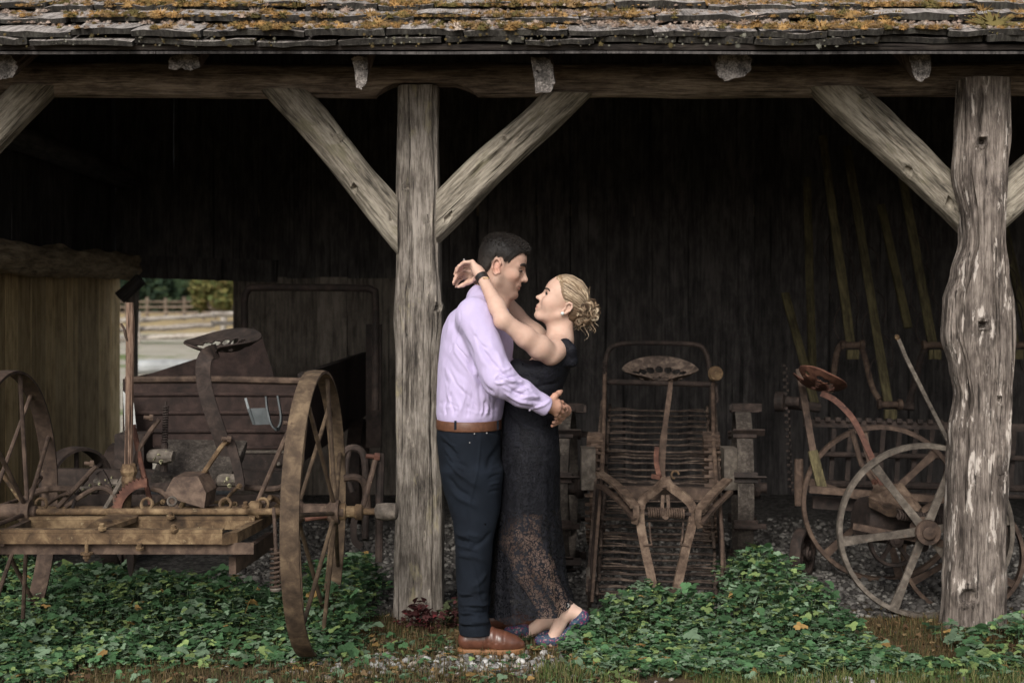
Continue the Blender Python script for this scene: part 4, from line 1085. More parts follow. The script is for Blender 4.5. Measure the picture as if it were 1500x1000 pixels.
for cxp, cyp, sc_ in ((236, 668, 1.0), (337, 703, .9), (156, 706, .6), (125, 717, .5)):
    o = part(A, 'lichen_crust', M_CRUST, lambda m: ([m.lathe(q(cxp + dx, cyp + dy, 6.31 + dz), (0.3, -1, .4), [(.004, -.01), (.009 * sc_, -.006), (.010 * sc_, .0), (.006 * sc_, .008), (.002, .016)], 7) for dx, dy, dz in ((-9, 3, 0), (-3, -2, -.01), (4, 2, 0), (7, -7, .01), (-1, 8, -.01), (9, 6, .01))], m.jitter(.008, 60)), None); o['kind'] = 'stuff'
    part(A, 'clamp_block', R_GREY, lambda m: (m.lathe(q(cxp, cyp, 6.33), (1, -.2, 0), [(.02 * sc_, -.06), (.032 * sc_, -.05), (.034 * sc_, .02), (.024 * sc_, .06)], 10), m.jitter(.006, 40)), None)
def casing(m):
    f = [q(241, 722, 6.12), q(254, 699, 6.16), q(290, 697, 6.18), q(302, 722, 6.14), q(299, 744, 6.12), q(262, 733, 6.12)]
    bk = [v + Vector((.02, .12, .01)) for v in f]; m.add(f + bk, [(5, 4, 3, 2, 1, 0), (6, 7, 8, 9, 10, 11)] + [(i, (i + 1) % 6, 6 + (i + 1) % 6, 6 + i) for i in range(6)])
part(A, 'gear_casing', R_BROWN, casing, None)
part(A, 'chain_link', R_GREY, lambda m: m.tube(arc(q(252, 734, 6.08), (1, 0, 0), (0, 0, 1), .018, 0, 2 * math.pi, 12)[:-1], .006, 6, True))
def foot_board(m):
    f = [q(244, 643, 6.62), q(362, 645, 6.66), q(357, 665, 6.6), q(340, 692, 6.45), q(222, 698, 6.42)]
    m.add(f + [v + Vector((0, .0, -.028)) for v in f], [(4, 3, 2, 1, 0), (5, 6, 7, 8, 9)] + [(i, (i + 1) % 5, 5 + (i + 1) % 5, 5 + i) for i in range(5)])
part(A, 'foot_plate', R_SPECK, foot_board, None)
part(A, 'seat_strap', R_DARK, lambda m: m.path(spline([q(318, 514, 6.62), q(304, 519, 6.55), q(298, 534, 6.52), q(299, 560, 6.52), q(306, 590, 6.52), q(318, 625, 6.53), q(330, 660, 6.55), q(338, 692, 6.56)], 5), .068, .010, up=(0, 1, 0)))
seat(A, q(326, 512, 6.66), .37, .36, math.radians(-22), math.radians(4), R_DARK, rise=1.35)
part(A, 'coil_spring', R_BROWN, lambda m: m.helix(q(404, 803, 5.86), q(404, 862, 5.86), .021, .0052, 8.5, 6, 12))
rod(A, 'spring_rod', R_BROWN, [q(401, 744, 5.98), q(403, 780, 5.90), q(404, 800, 5.86), q(404, 864, 5.86)], .008)
part(A, 'spring_end', R_GREY, lambda m: m.lathe(q(404, 860, 5.86), (0, 0, -1), [(.022, 0), (.026, .006), (.022, .014)], 12))
def hang_bolt(m):
    p = q(127, 786, 5.70); m.tube([p, p + Vector((0, 0, -.075))], .008, 8); m.lathe(p + Vector((0, 0, -.062)), (0, 0, -1), [(.026, 0), (.026, .008), (.016, .009), (.016, .024), (.008, .025), (.008, .034)], 8)
part(A, 'hanging_bolt', R_BEIGE, hang_bolt, None)
for px_, py_ in ((205, 808), (250, 762), (360, 747), (150, 779), (255, 781)): bolt(A, q(px_, py_ - 4, 5.695 if py_ > 775 else 6.01), (0, -.3, 1), .018, .025)
part(A, 'lower_rail', R_BROWN, lambda m: m.bar((-1.14, 5.80, .42), (-1.07, 6.3, .44), .03, .07), None)
part(A, 'disc_share', R_DARK, lambda m: m.lathe(q(190, 812, 5.95), (.9, .4, 0), [(.002, .02), (.05, .015), (.09, 0), (.09, .004), (.05, .02), (.002, .026)], 20))
# clutter of small links and rods on the frame
rc_ = random.Random(17)
for (x0, y0, x1, y1, mat_, r_) in ((232, 742, 262, 700, R_BROWN, .008), (300, 742, 322, 706, R_DARK, .009), (322, 744, 350, 712, R_BEIGE, .008), (205, 745, 238, 735, R_BEIGE, .010), (60, 745, 100, 722, R_BROWN, .009), (20, 748, 60, 700, R_BROWN, .009), (105, 748, 128, 700, R_DARK, .008), (350, 742, 405, 730, R_BROWN, .009), (285, 748, 345, 738, R_BEIGE, .007), (395, 728, 418, 742, R_BEIGE, .012), (150, 705, 180, 742, R_BROWN, .008), (0, 690, 35, 742, R_BEIGE, .010)):
    a_ = q(x0, y0, 6.15 + rc_.uniform(0, .3)); b_ = q(x1, y1, 6.15 + rc_.uniform(0, .35)); m_ = a_.lerp(b_, .5) + Vector((rc_.uniform(-.02, .02), 0, rc_.uniform(0, .025)))
    rod(A, 'link_rod', mat_, spline([a_, m_, b_], 4), r_); bolt(A, b_, (rc_.uniform(-1, 1), -1, .3), .013, .022, mat_)
for x0 in (215, 330, 385, 60): part(A, 'shackle', R_BEIGE, lambda m: (m.tube(arc(q(x0, 738, 6.12), (1, 0, 0), (0, .3, 1), .024, 0, 2 * math.pi, 14)[:-1], .007, 6, True), m.jitter(.003, 50)), None)
# lift linkage outside the wheel
rod(A, 'lift_rod', R_BROWN, [q(529, 748, 6.12), q(538, 720, 6.14), q(550, 674, 6.18)], .012)
rod(A, 'lift_post', R_DARK, [q(557, 664, 6.22), q(556, 740, 6.22), q(555, 822, 6.22)], [.020, .018, .016])
bolt(A, q(556, 669, 6.2), (-1, -.2, .1), .018, .06, R_RED)
rod(A, 'bent_pipe', R_BROWN, spline([q(504, 700, 6.45), q(522, 699, 6.45), q(534, 708, 6.45), q(538, 735, 6.45), q(538, 752, 6.45)], 5), .017)
rod(A, 'loop_pipe', R_DARK, spline([q(500, 668, 7.1), q(510, 657, 7.1), q(525, 657, 7.1), q(534, 672, 7.1), q(536, 720, 7.1), q(535, 790, 7.0)], 5), .018)
rod(A, 'loop_pipe', R_DARK, spline([q(512, 660, 7.1), q(508, 690, 7.1), q(516, 720, 7.1)], 5), .012)
rod(A, 'spoke_hook', R_RED, [q(447, 760, 6.0), q(470, 757, 6.02), q(500, 752, 6.05)], .010)
part(A, 'spring_tine', R_DARK, lambda m: m.path(spline([q(523, 745, 6.5), q(518, 770, 6.5), q(520, 792, 6.5), q(530, 800, 6.5)], 4), .03, .012, up=(0, 1, 0)), None)

# =================================================================== spreader box behind it
B = thing('spreader_box_wagon', (-1.7, 8.6, 0), 'dark rusty wagon box with ridged end panel behind the left cultivator', 'wagon')
YB = 7.62
part(B, 'end_panel', R_BOX, lambda m: m.bar(q(186, 608, YB), q(440, 608, YB), .02, .36), None)
for py_, h_ in ((556, .034), (578, .02), (605, .02), (632, .02), (656, .02)):
    o = part(B, 'panel_ridge', R_BOX if py_ > 560 else R_BROWN, lambda m: (m.tube([q(184, py_, YB - .012), q(310, py_ - 1, YB - .014), q(442, py_ + (2 if py_ < 560 else 0), YB - .012)], h_ * .55, 8)))
xr = q(442, 555, YB); part(B, 'side_board', R_BOX, lambda m: m.bar((xr.x, YB, .86), (xr.x + .02, 10.7, .86), .03, .44), None)
part(B, 'side_rail', R_DARK, lambda m: m.bar((xr.x, YB, 1.095), (xr.x + .02, 10.7, 1.095), .045, .03), None)
xl = q(184, 555, YB); part(B, 'side_board', R_BOX, lambda m: m.bar((xl.x, YB, .86), (xl.x, 10.3, .86), .03, .44), None)
part(B, 'sloping_board', R_BOX, lambda m: m.add([q(205, 552, 8.0), q(384, 494, 8.0), q(402, 552, 8.0), q(205, 552, 8.04), q(384, 494, 8.04), q(402, 552, 8.04)], [(2, 1, 0), (3, 4, 5), (0, 1, 4, 3), (1, 2, 5, 4), (2, 0, 3, 5)]), None)
part(B, 'sloping_board_end', R_DARK, lambda m: m.add([q(352, 497, 8.1), q(372, 477, 8.1), q(384, 512, 8.1), q(352, 497, 8.15), q(372, 477, 8.15), q(384, 512, 8.15)], [(2, 1, 0), (3, 4, 5), (0, 1, 4, 3), (1, 2, 5, 4), (2, 0, 3, 5)]), None)
rod(B, 'hoop', R_DARK, spline([q(358, 560, 8.6), q(358, 470, 8.6), q(358, 440, 8.6), q(363, 425, 8.6), q(376, 421, 8.6), q(440, 421, 8.6), q(520, 422, 8.6), q(545, 425, 8.6), q(550, 445, 8.6), q(550, 600, 8.6)], 6), .022, 10)
part(B, 'tall_support', R_DARK, lambda m: m.bar(q(548, 475, 9.2), q(548, 655, 9.2), .10, .05, up=(0, 1, 0)), None)
def bracket(m):
    f = [q(360, 584, 7.35), q(362, 598, 7.33), q(372, 622, 7.32), q(398, 622, 7.32), q(388, 598, 7.34), q(364, 598, 7.33)]
    m.path([q(360, 583, 7.34), q(364, 598, 7.32), q(372, 621, 7.33)], .012, .01, up=(0, 1, 0))
    m.add([q(363, 598, 7.33), q(390, 597, 7.33), q(399, 621, 7.33), q(372, 622, 7.33), q(363, 598, 7.345), q(390, 597, 7.345), q(399, 621, 7.345), q(372, 622, 7.345)], [(3, 2, 1, 0), (4, 5, 6, 7), (0, 1, 5, 4), (1, 2, 6, 5), (2, 3, 7, 6), (3, 0, 4, 7)])
    m.path(spline([q(390, 581, 7.33), q(392, 600, 7.31), q(398, 622, 7.29), q(407, 628, 7.29), q(412, 612, 7.31), q(407, 580, 7.34)], 4), .028, .008, up=(1, 0, 0.2))
part(B, 'hanging_bracket', M_GALV, bracket, None)
part(B, 'cross_beam', R_DARK, lambda m: m.bar(q(250, 685, 7.3), q(440, 683, 7.3), .05, .15), None)
part(B, 'cross_beam_lip', R_GREY, lambda m: m.bar(q(340, 661, 7.28), q(440, 661, 7.28), .03, .012), None)
part(B, 'under_beam', R_DARK, lambda m: m.bar(q(60, 700, 7.2), q(440, 704, 7.2), .05, .10), None)
wheel(B, (q(112, 708, 7.45).x, 7.45, q(112, 708, 7.45).z), (.78, -.62, 0), .19, .11, .016, R_DARK, .035, .14, 6, .012, stagger=False, hub_mat=R_DARK)
part(B, 'axle_bracket', R_DARK, lambda m: m.box(q(196, 662, 7.35), (.15, .18, .20)), None)
part(B, 'white_plate', plain_mat('chalky_paint', (.42, .43, .42), .9, .3, 30), lambda m: m.add([q(180, 572, 7.5), q(196, 590, 7.45), q(201, 640, 7.45), q(184, 650, 7.5), q(180, 572, 7.52), q(196, 590, 7.47), q(201, 640, 7.47), q(184, 650, 7.52)], [(3, 2, 1, 0), (4, 5, 6, 7), (0, 1, 5, 4), (1, 2, 6, 5), (2, 3, 7, 6), (3, 0, 4, 7)]), None)
for px_ in (404, 408): bolt(B, q(px_, 679, 7.26), (0, -1, 0), .012, .02, R_GREY)
wheel(B, (-1.04, 9.6, .35), (1, 0, 0), .35, .09, .014, R_DARK, .05, .16, 8, .014, flat=True)
wheel(B, (-2.2, 8.0, .35), (1, 0, 0), .35, .09, .014, R_DARK, .05, .16, 8, .014, flat=True)

# =================================================================== chain-bed digger, middle
D = thing('chain_bed_digger', (.76, 7.4, 0), 'rusty root digger with ladder-like chain bed and round perforated seat right of the couple', 'digger')
fa, fb = Vector((.692, 6.82, .09)), Vector((.858, 8.35, .86)); dirb = (fb - fa); LB = dirb.length; fdir = dirb.normalized()
rdir = Vector((fdir.y, -fdir.x, 0)).normalized(); ndir = rdir.cross(fdir)
def bed(u, v, n=0.0): return fa + dirb * u + rdir * v + ndir * n
W2 = .285
mb = MB(); o0 = Vector((0, 0, 0))
xs = [-W2, -W2 + .05, -W2 + .11, -W2 + .16, 0, W2 - .16, W2 - .11, W2 - .05, W2]
zs = [0, .002, .004, 0.0, 0.001, 0.0, .004, .002, 0]
mb.tube([Vector((x, 0, z)) for x, z in zip(xs, zs)], [.006, .005, .0045, .0065, .006, .0065, .0045, .005, .006], 7)
mb.tube([Vector((-W2 + .02, .022, 0)), Vector((-W2 + .10, .014, .004)), Vector((-W2 + .17, .002, 0))], .004, 6); mb.tube([Vector((W2 - .02, .022, 0)), Vector((W2 - .10, .014, .004)), Vector((W2 - .17, .002, 0))], .004, 6)
for sg in (-1, 1): mb.tube([Vector((sg * W2, -.006, 0)), Vector((sg * W2, .03, -.004)), Vector((sg * (W2 + .002), .056, 0))], .010, 6)
rodme = bpy.data.meshes.new('chain_rod'); rodme.from_pydata(mb.v, [], mb.f); rodme.update(); rodme.materials.append(R_DARKER)
rodme.polygons.foreach_set('use_smooth', np.ones(len(rodme.polygons), dtype=bool))
Rm = Matrix((rdir, fdir, ndir)).transposed().to_4x4(); rr_ = random.Random(3); NR = 30
bedroot = part(D, 'chain_bed', R_DARK, lambda m: (m.bar(bed(-.02, -W2 - .035, -.03), bed(1.02, -W2 - .035, -.03), .015, .14, up=ndir), m.bar(bed(-.02, W2 + .035, -.03), bed(1.02, W2 + .035, -.03), .015, .14, up=ndir)), None)
for i in range(NR):
    o = bpy.data.objects.new('chain_rod', rodme); COL.objects.link(o); o.parent = bedroot
    Mx = Rm @ Matrix.Rotation(rr_.uniform(-.02, .02), 4, 'Z') @ Matrix.Rotation(rr_.uniform(-.3, .3), 4, 'X'); Mx.translation = bed(i / (NR - 1), rr_.uniform(-.004, .004), -.006 - .03 * math.sin(math.pi * i / (NR - 1)) + rr_.uniform(-.004, .004)) - ORG[bedroot.name]; o.matrix_local = Mx
# lower return run, faint between the rods
for i in range(0, NR, 5):
    o = bpy.data.objects.new('chain_rod', rodme); COL.objects.link(o); o.parent = bedroot
    Mx = Rm.copy(); Mx.translation = bed(.08 + .9 * i / (NR - 1), 0, -.16) - ORG[bedroot.name]; o.matrix_local = Mx
for v in (-W2 - .045, W2 + .045):
    part(D, 'side_edge', R_DARKER, lambda m: m.path([bed(-.03, v, .04), bed(.25, v, .045), bed(.6, v, .05), bed(1.0, v, .05)], .012, .022), None)
# uprights, hoop, rear cross tube
YH = 8.28
rod(D, 'hoop', R_DARK, spline([q(886, 610, YH), q(886, 545, YH), q(889, 520, YH), q(897, 508, YH), q(915, 503, YH), q(965, 502, YH), q(1012, 504, YH), q(1028, 508, YH), q(1036, 522, YH), q(1040, 545, YH), q(1042, 570, YH), q(1043, 640, YH)], 6), .014, 10)
rod(D, 'upright', R_BROWN, [q(886, 545, YH), q(884, 640, 7.9), q(882, 690, 7.4)], .012)
rod(D, 'upright', R_BROWN, [q(1044, 560, YH), q(1045, 640, 7.9), q(1049, 705, 7.3)], .012)
rod(D, 'cross_tube', R_DARK, [q(888, 559, YH), q(1046, 563, YH)], .017, 10)
part(D, 'guide_roller', R_BEIGE, lambda m: m.lathe(q(1048, 547, YH - .05), (.25, -1, .1), [(.012, -.02), (.04, -.018), (.044, -.006), (.030, .0), (.044, .006), (.04, .018), (.012, .02)], 24))
part(D, 'roller_bracket', R_DARK, lambda m: m.path([q(1040, 556, YH), q(1047, 562, YH), q(1049, 590, YH)], .03, .012, up=(0, 1, 0)), None)
part(D, 'chain', R_DARK, lambda m: [m.box(q(885.5 + (1 if i % 2 else -1), 530 + i * 4, YH - .02), (.02, .012, .011)) for i in range(14)], None)['kind'] = 'stuff'
# drive wheels with cleats
def cleat_wheel(cx_, sgn):
    c = Vector((cx_, 7.95, .455)); rim = wheel(D, c, (1, -.11, 0), .44, .085, .016, R_SPECK, .05, .2, 8, .016, flat=True, hub_mat=R_DARK)
    ax = Vector((1, -.11, 0)).normalized(); a = Vector((0, 0, 1)); b = ax.cross(a)
    for i in range(11):
        th = .18 + 2 * math.pi * i / 11; d = a * math.cos(th) + b * math.sin(th); t_ = a * -math.sin(th) + b * math.cos(th)
        mb = MB(); mb.bar(c + d * .462 - ax * .062, c + d * .462 + ax * (.105), .045, .009, up=t_); mb.bar(c + d * .449 - ax * .062, c + d * .449 + ax * .062, .008, .055, up=t_); mb.build('cleat', R_DARK, rim)
    # ring gear inside the wheel
    g = c - ax * (sgn * .17); mb = MB(); mb.lathe(g, ax, [(.27, -.02), (.30, -.02), (.30, .02), (.27, .02)], 48, closed=True)
    for i in range(40):
        th = 2 * math.pi * i / 40; d = a * math.cos(th) + b * math.sin(th); mb.bar(g + d * .30 - ax * .045, g + d * .30 + ax * .045, .016, .022, up=d)
    mb.build('ring_gear', R_BROWN, D)
    part(D, 'axle_box', R_GREY, lambda m: m.box(c + Vector((-sgn * .11, -.25, .14)), (.075, .16, .22)), None)
cleat_wheel(1.285, 1); cleat_wheel(.30, -1)
rod(D, 'axle', R_DARK, [(.3, 8.05, .455), (1.42, 7.93, .455)], .03, 12)
# yoke: two bowed arms to the hitch, cross plate, wings, spring
YY = 6.95
def arm(pts): return spline([q(x, y, Y) for x, y, Y in pts], 5)
part(D, 'yoke_arm', R_TAN, lambda m: m.path(arm([(972, 700, 7.05), (966, 712, 7.02), (945, 728, 6.97), (938, 742, 6.94), (938, 765, 6.90), (944, 800, 6.84), (953, 840, 6.77), (957, 866, 6.73)]), .042, .018, up=(0, 1, .3)), None)
part(D, 'yoke_arm', R_TAN, lambda m: m.path(arm([(976, 700, 7.05), (982, 712, 7.02), (1003, 728, 6.97), (1014, 742, 6.94), (1014, 765, 6.90), (1005, 800, 6.84), (996, 840, 6.77), (990, 866, 6.73)]), .042, .018, up=(0, 1, .3)), None)
part(D, 'hitch_bar', R_BROWN, lambda m: m.bar(q(948, 865, 6.72), q(1003, 867, 6.72), .03, .022), None)
for x in (960, 987): part(D, 'hitch_shank', R_BROWN, lambda m: m.box(q(x, 876, 6.70), (.026, .03, .05)), None)
part(D, 'hitch_ring', R_BROWN, lambda m: m.tube(arc(q(974, 893, 6.66), (1, 0, 0), (0, .45, .9), .036, 0, 2 * math.pi, 24)[:-1], .0085, 8, True))
part(D, 'cross_plate', R_BROWN, lambda m: (m.bar(q(905, 722, 7.12), q(1040, 724, 7.10), .02, .055), m.bar(q(903, 713, 7.14), q(1043, 716, 7.12), .05, .012)), None)
for side_ in (0, 1):
    pt_ = [(878, 692, 7.20), (905, 712, 7.05), (931, 742, 6.88)] if side_ == 0 else [(1066, 702, 7.18), (1045, 722, 7.03), (1023, 748, 6.88)]
    part(D, 'wing_bar', R_TAN, lambda m: m.path(arm(pt_), .05, .014), None)
    part(D, 'wing_bar', R_BROWN, lambda m: m.path(arm([(x + (4 if side_ else -1), y + 18, Y - .02) for x, y, Y in pt_]), .03, .014), None)
    x, y, Y = pt_[-1]; part(D, 'wing_end', R_TAN, lambda m: m.path([q(x, y - 2, Y), q(x + (-1 if side_ else 1), y + 12, Y - .01), q(x + (2 if side_ else -2), y + 24, Y)], .03, .02, up=(0, 1, 0)), None)
part(D, 'torsion_spring', R_BROWN, lambda m: m.helix(q(949, 750, 6.90), q(1003, 752, 6.90), .024, .0046, 16, 6, 12))
rod(D, 'spring_axle', R_DARK, [q(944, 752, 6.91), q(1012, 753, 6.91)], .010)
for x0, x1 in ((951, 953), (1001, 999)): rod(D, 'spring_leg', R_BROWN, [q(x0, 765, 6.87), q(x1, 790, 6.82), q(x1 + (2 if x0 < 980 else -2), 797, 6.82), q(x1 - (10 if x0 < 980 else -10), 799, 6.83)], .0055)
part(D, 'clevis', R_BROWN, lambda m: m.path(spline([q(971, 725, 6.93), q(970, 742, 6.90), q(972, 756, 6.88), q(977, 757, 6.88), q(979, 742, 6.90), q(978, 725, 6.93)], 4), .016, .007, up=(0, 1, 0)), None)
# seat and its stem
part(D, 'seat_stem', R_BROWN, lambda m: m.path(spline([q(983, 552, 7.62), q(980, 580, 7.50), q(972, 640, 7.28), q(969, 690, 7.10), q(973, 715, 7.02)], 5), [.022] * 4 + [.026] * 6 + [.034] * 11, .016, up=(0, 1, 0)), None)
seat(D, q(967, 554, 7.66), .41, .34, math.radians(-3), math.radians(6), R_DARKER, rise=1.4)
part(D, 'trip_lever', R_RED, lambda m: (m.path(spline([q(962, 655, 7.15), q(961, 675, 7.10), q(966, 700, 7.04)], 4), .024, .014, up=(0, 1, 0)), m.bar(q(955, 697, 7.05), q(968, 699, 7.03), .02, .02)), None)
part(D, 'chain_hook', R_BEIGE, lambda m: m.tube(arc(q(989, 695, 7.02), (1, 0, 0), (0, .2, 1), .018, 0, 4.6, 12), .006, 6))
rod(D, 'brace_rod', R_BROWN, [q(881, 700, 7.3), q(873, 800, 6.95), q(867, 882, 6.80)], .009)
rod(D, 'brace_rod', R_BROWN, [q(1052, 705, 7.25), q(1058, 790, 6.95), q(1058, 850, 6.80)], .009)
part(D, 'side_stake', R_GREY, lambda m: m.bar(q(861, 830, 6.9), q(864, 890, 6.9), .02, .02, up=(0, 1, 0)), None)

# =================================================================== mower, right front
E = thing('horse_mower', (1.85, 7.0, 0), 'rusty mowing machine with spoked wheels and red seat behind the right post', 'mower')
wheel(E, (q(1355, 800, 6.74).x, 6.74, .41), (-.06, -1, .02), .41, .05, .02, R_GREY, .05, .15, 6, .0135, flat=True, hub_mat=R_BROWN, phase=math.radians(-22))
wheel(E, (q(1290, 737, 7.62).x, 7.62, .415), (-.13, -1, .02), .415, .05, .02, R_BROWN, .05, .15, 6, .0135, flat=True, hub_mat=R_DARK, phase=math.radians(14))
wheel(E, q(1410, 812, 7.05), (-.13, -1, .02), .295, .05, .018, R_BROWN, .04, .12, 6, .011, flat=True, hub_mat=R_DARK)
rod(E, 'axle', R_DARK, [q(1352, 800, 6.78), (q(1290, 737, 7.62).x, 7.6, .415)], .028, 12)
def drum(m):
    c = q(1300, 762, 7.1); m.lathe(c, (1, .25, -.15), [(.05, -.16), (.10, -.15), (.115, -.1), (.115, .10), (.10, .15), (.05, .16)], 24)
part(E, 'gear_drum', R_DARK, drum)
def hood(m):
    f = [q(1280, 712, 6.98), q(1322, 707, 7.0), q(1350, 742, 6.95), q(1345, 748, 6.9), q(1300, 742, 6.85), q(1272, 728, 6.9)]; bk = [v + Vector((.01, .03, -.05)) for v in f]
    m.add(f + bk, [(0, 1, 2, 3, 4, 5), (11, 10, 9, 8, 7, 6)] + [(i, 6 + i, 6 + (i + 1) % 6, (i + 1) % 6) for i in range(6)])
part(E, 'dusty_hood', R_TAN, hood, None)
part(E, 'lift_spring', R_DARK, lambda m: m.helix(q(1315, 753, 6.8), q(1392, 764, 6.85), .022, .006, 20, 6, 10))
part(E, 'frame_bar', R_BROWN, lambda m: m.bar(q(1185, 716, 7.3), q(1390, 732, 7.3), .03, .035), None)
part(E, 'frame_bar', R_DARK, lambda m: m.bar(q(1190, 735, 7.4), q(1392, 748, 7.4), .04, .06), None)
part(E, 'frame_post', R_BROWN, lambda m: m.bar(q(1170, 540, 7.55), q(1192, 668, 7.5), .035, .018, up=(0, 1, 0)), None)
part(E, 'frame_post', M_SLAT, lambda m: m.bar(q(1190, 660, 7.5), q(1204, 715, 7.45), .05, .025, up=(0, 1, 0)), None)
part(E, 'seat_strap', R_RED, lambda m: m.path(spline([q(1203, 576, 7.29), q(1220, 584, 7.26), q(1238, 600, 7.22), q(1252, 618, 7.2), q(1270, 655, 7.15), q(1285, 690, 7.12), q(1299, 727, 7.1)], 5), .030, .013, up=(0, 1, 0)), None)
seat(E, q(1192, 563, 7.30), .40, .30, math.radians(-90), math.radians(4), R_RED, roll=math.radians(-36) * 0 + 0.0)
E_seat = [o for o in E.children if o.name.startswith('seat') and not o.name.startswith('seat_strap')][0]
def tilt_about(o, c, ang, axis):
    org = ORG[o.name]; M = Matrix.Translation(Vector(c) - org) @ Matrix.Rotation(ang, 4, axis) @ Matrix.Translation(org - Vector(c)); o.data.transform(M)
tilt_about(E_seat, q(1192, 563, 7.30), math.radians(34), 'Y'); tilt_about(E_seat, q(1192, 563, 7.30), math.radians(-14), 'X')
part(E, 'hand_lever', R_GREY, lambda m: m.path([q(1316, 497, 7.6), q(1326, 522, 7.55), q(1360, 590, 7.4), q(1402, 672, 7.2)], .020, .016, up=(0, 1, 0)), None)
part(E, 'lever_knob', R_BEIGE, lambda m: m.lathe(q(1314, 494, 7.6), (.4, 0, -1), [(.004, -.016), (.013, -.01), (.015, 0), (.011, .012), (.007, .02)], 12))
rod(E, 'lift_arm', R_BROWN, [q(1248, 632, 7.35), q(1262, 680, 7.3), q(1282, 706, 7.2)], .014)
bolt(E, q(1280, 705, 7.15), (.3, -1, 0), .016, .03, R_RED)
part(E, 'toothed_bar', R_DARK, lambda m: (m.bar(q(1177, 619, 7.8), q(1500, 626, 7.8), .03, .04), [m.box(q(1182 + i * 15, 613 + i * .33, 7.78), (.028, .03, .022)) for i in range(20)]), None)
rod(E, 'pole_stub', R_BROWN, [q(1170, 672, 7.7), q(1171, 740, 7.7)], [.024, .026], 10)
wheel(E, (q(1176, 775, 7.7).x, 7.7, .135), (.85, -.5, 0), .13, .06, .02, R_DARK, .03, .08, 5, .009, stagger=False)
part(E, 'pitman_rod', R_BROWN, lambda m: m.bar(q(1250, 770, 6.9), q(1400, 800, 6.7), .02, .03), None)
wheel(E, q(1310, 790, 7.0), (.1, -1, .05), .13, .03, .014, R_DARK, .03, .07, 5, .008, flat=True, name='gear_wheel')

# =================================================================== hay loader behind, right
G = thing('hay_loader', (2.4, 9.3, 0), 'tall hay loader with yellow slats and hanging tines at the back right', 'hay loader')
def slat(a, b, Y0, Y1, w):
    p = q(b[0], b[1], Y1); r_ = q(a[0], a[1], Y0)
    timber('slat', p, r_, lambda t: (w, .014, 0, 0), M_SLAT, G, nseg=12, ring=.25, square=8, wob=.002, seed=a[0])
SL = [((1205, 200), (1246, 505), 9.6, 9.0), ((1240, 215), (1301, 592), 9.5, 8.8), ((1318, 240), (1366, 505), 9.6, 9.0), ((1290, 300), (1330, 480), 9.9, 9.6), ((1150, 430), (1196, 600), 9.6, 9.0), ((1182, 260), (1190, 560), 9.9, 9.7), ((1440, 240), (1486, 505), 9.6, 9.0), ((1470, 330), (1530, 595), 9.5, 8.8)]
for a_, b_, Y0, Y1 in SL: slat(a_, b_, Y0, Y1, .028)
for (a_, b_, Y0, Y1), full in zip(SL, (1, 1, 1, 0, 0, 0, 1, 1)):
    if not full: continue
    e = q(b_[0], b_[1], Y1); part(G, 'slat_clamp', R_BROWN, lambda m: (m.lathe(e + Vector((0, -.02, -.0)), (1, 0, 0), [(.03, -.07), (.03, -.05), (.02, -.045), (.02, .05), (.034, .055), (.034, .08)], 10)))
    part(G, 'slat_shoe', M_SLAT, lambda m: m.box(e + Vector((.01, -.01, -.06)), (.075, .03, .06)), None)
    d = (q(*a_, Y0) - e)
    for k_ in range(2, 10):
        s0 = e + d * (k_ * .085)
        for sg in (-1, 1):
            if (k_ + (sg > 0)) % 2: continue
            rod(G, 'tine', R_DARK, spline([s0 + Vector((sg * .04, -.01, 0)), s0 + Vector((sg * .075, -.05, -.05)), s0 + Vector((sg * .085, -.06, -.13)), s0 + Vector((sg * .065, -.09, -.2))], 3), .0045, 5)
rod(G, 'crank', R_BROWN, spline([q(1258, 503, 9.0), q(1266, 520, 8.95), q(1277, 565, 8.85), q(1288, 585, 8.8)], 4), .018)
rod(G, 'crank', R_BROWN, spline([q(1240, 502, 9.0), q(1228, 510, 9.0), q(1222, 540, 9.0), q(1216, 575, 9.0)], 4), .020)
rod(G, 'crank', R_DARK, spline([q(1360, 504, 9.0), q(1350, 520, 9.0), q(1340, 560, 8.9), q(1330, 595, 8.8)], 4), .022)
rod(G, 'crank_shaft', R_DARK, [q(1300, 592, 8.8), q(1338, 596, 8.8)], .024)
for i in range(13): part(G, 'rake_tooth', R_DARK, lambda m: m.path(spline([q(1222 + i * 24, 628, 8.6), q(1219 + i * 24, 668, 8.55), q(1216 + i * 24, 715, 8.5)], 3), .028, .012, up=(0, 1, 0)), None)
for y0, y1, r_ in ((665, 672, .016), (708, 716, .022), (722, 728, .014)): rod(G, 'cross_rod', R_DARK, [q(1205, y0, 8.5), q(1540, y1, 8.5)], r_)
part(G, 'drive_chain', R_DARK, lambda m: [m.box(q(1150 + (2 if k_ % 2 else -2) + k_ * .25, 535 + k_ * 5.2, 8.4), (.014 if k_ % 2 else .022, .010, .015)) for k_ in range(36)], None)['kind'] = 'stuff'
part(G, 'sprocket', R_DARK, lambda m: (m.lathe(q(1149, 588, 8.42), (1, -.4, 0), [(.02, -.06), (.06, -.05), (.06, .0), (.03, .01), (.03, .09)], 16)))
rod(G, 'sprocket_shaft', R_DARK, [q(1140, 590, 8.45), q(1200, 597, 8.5)], .03)
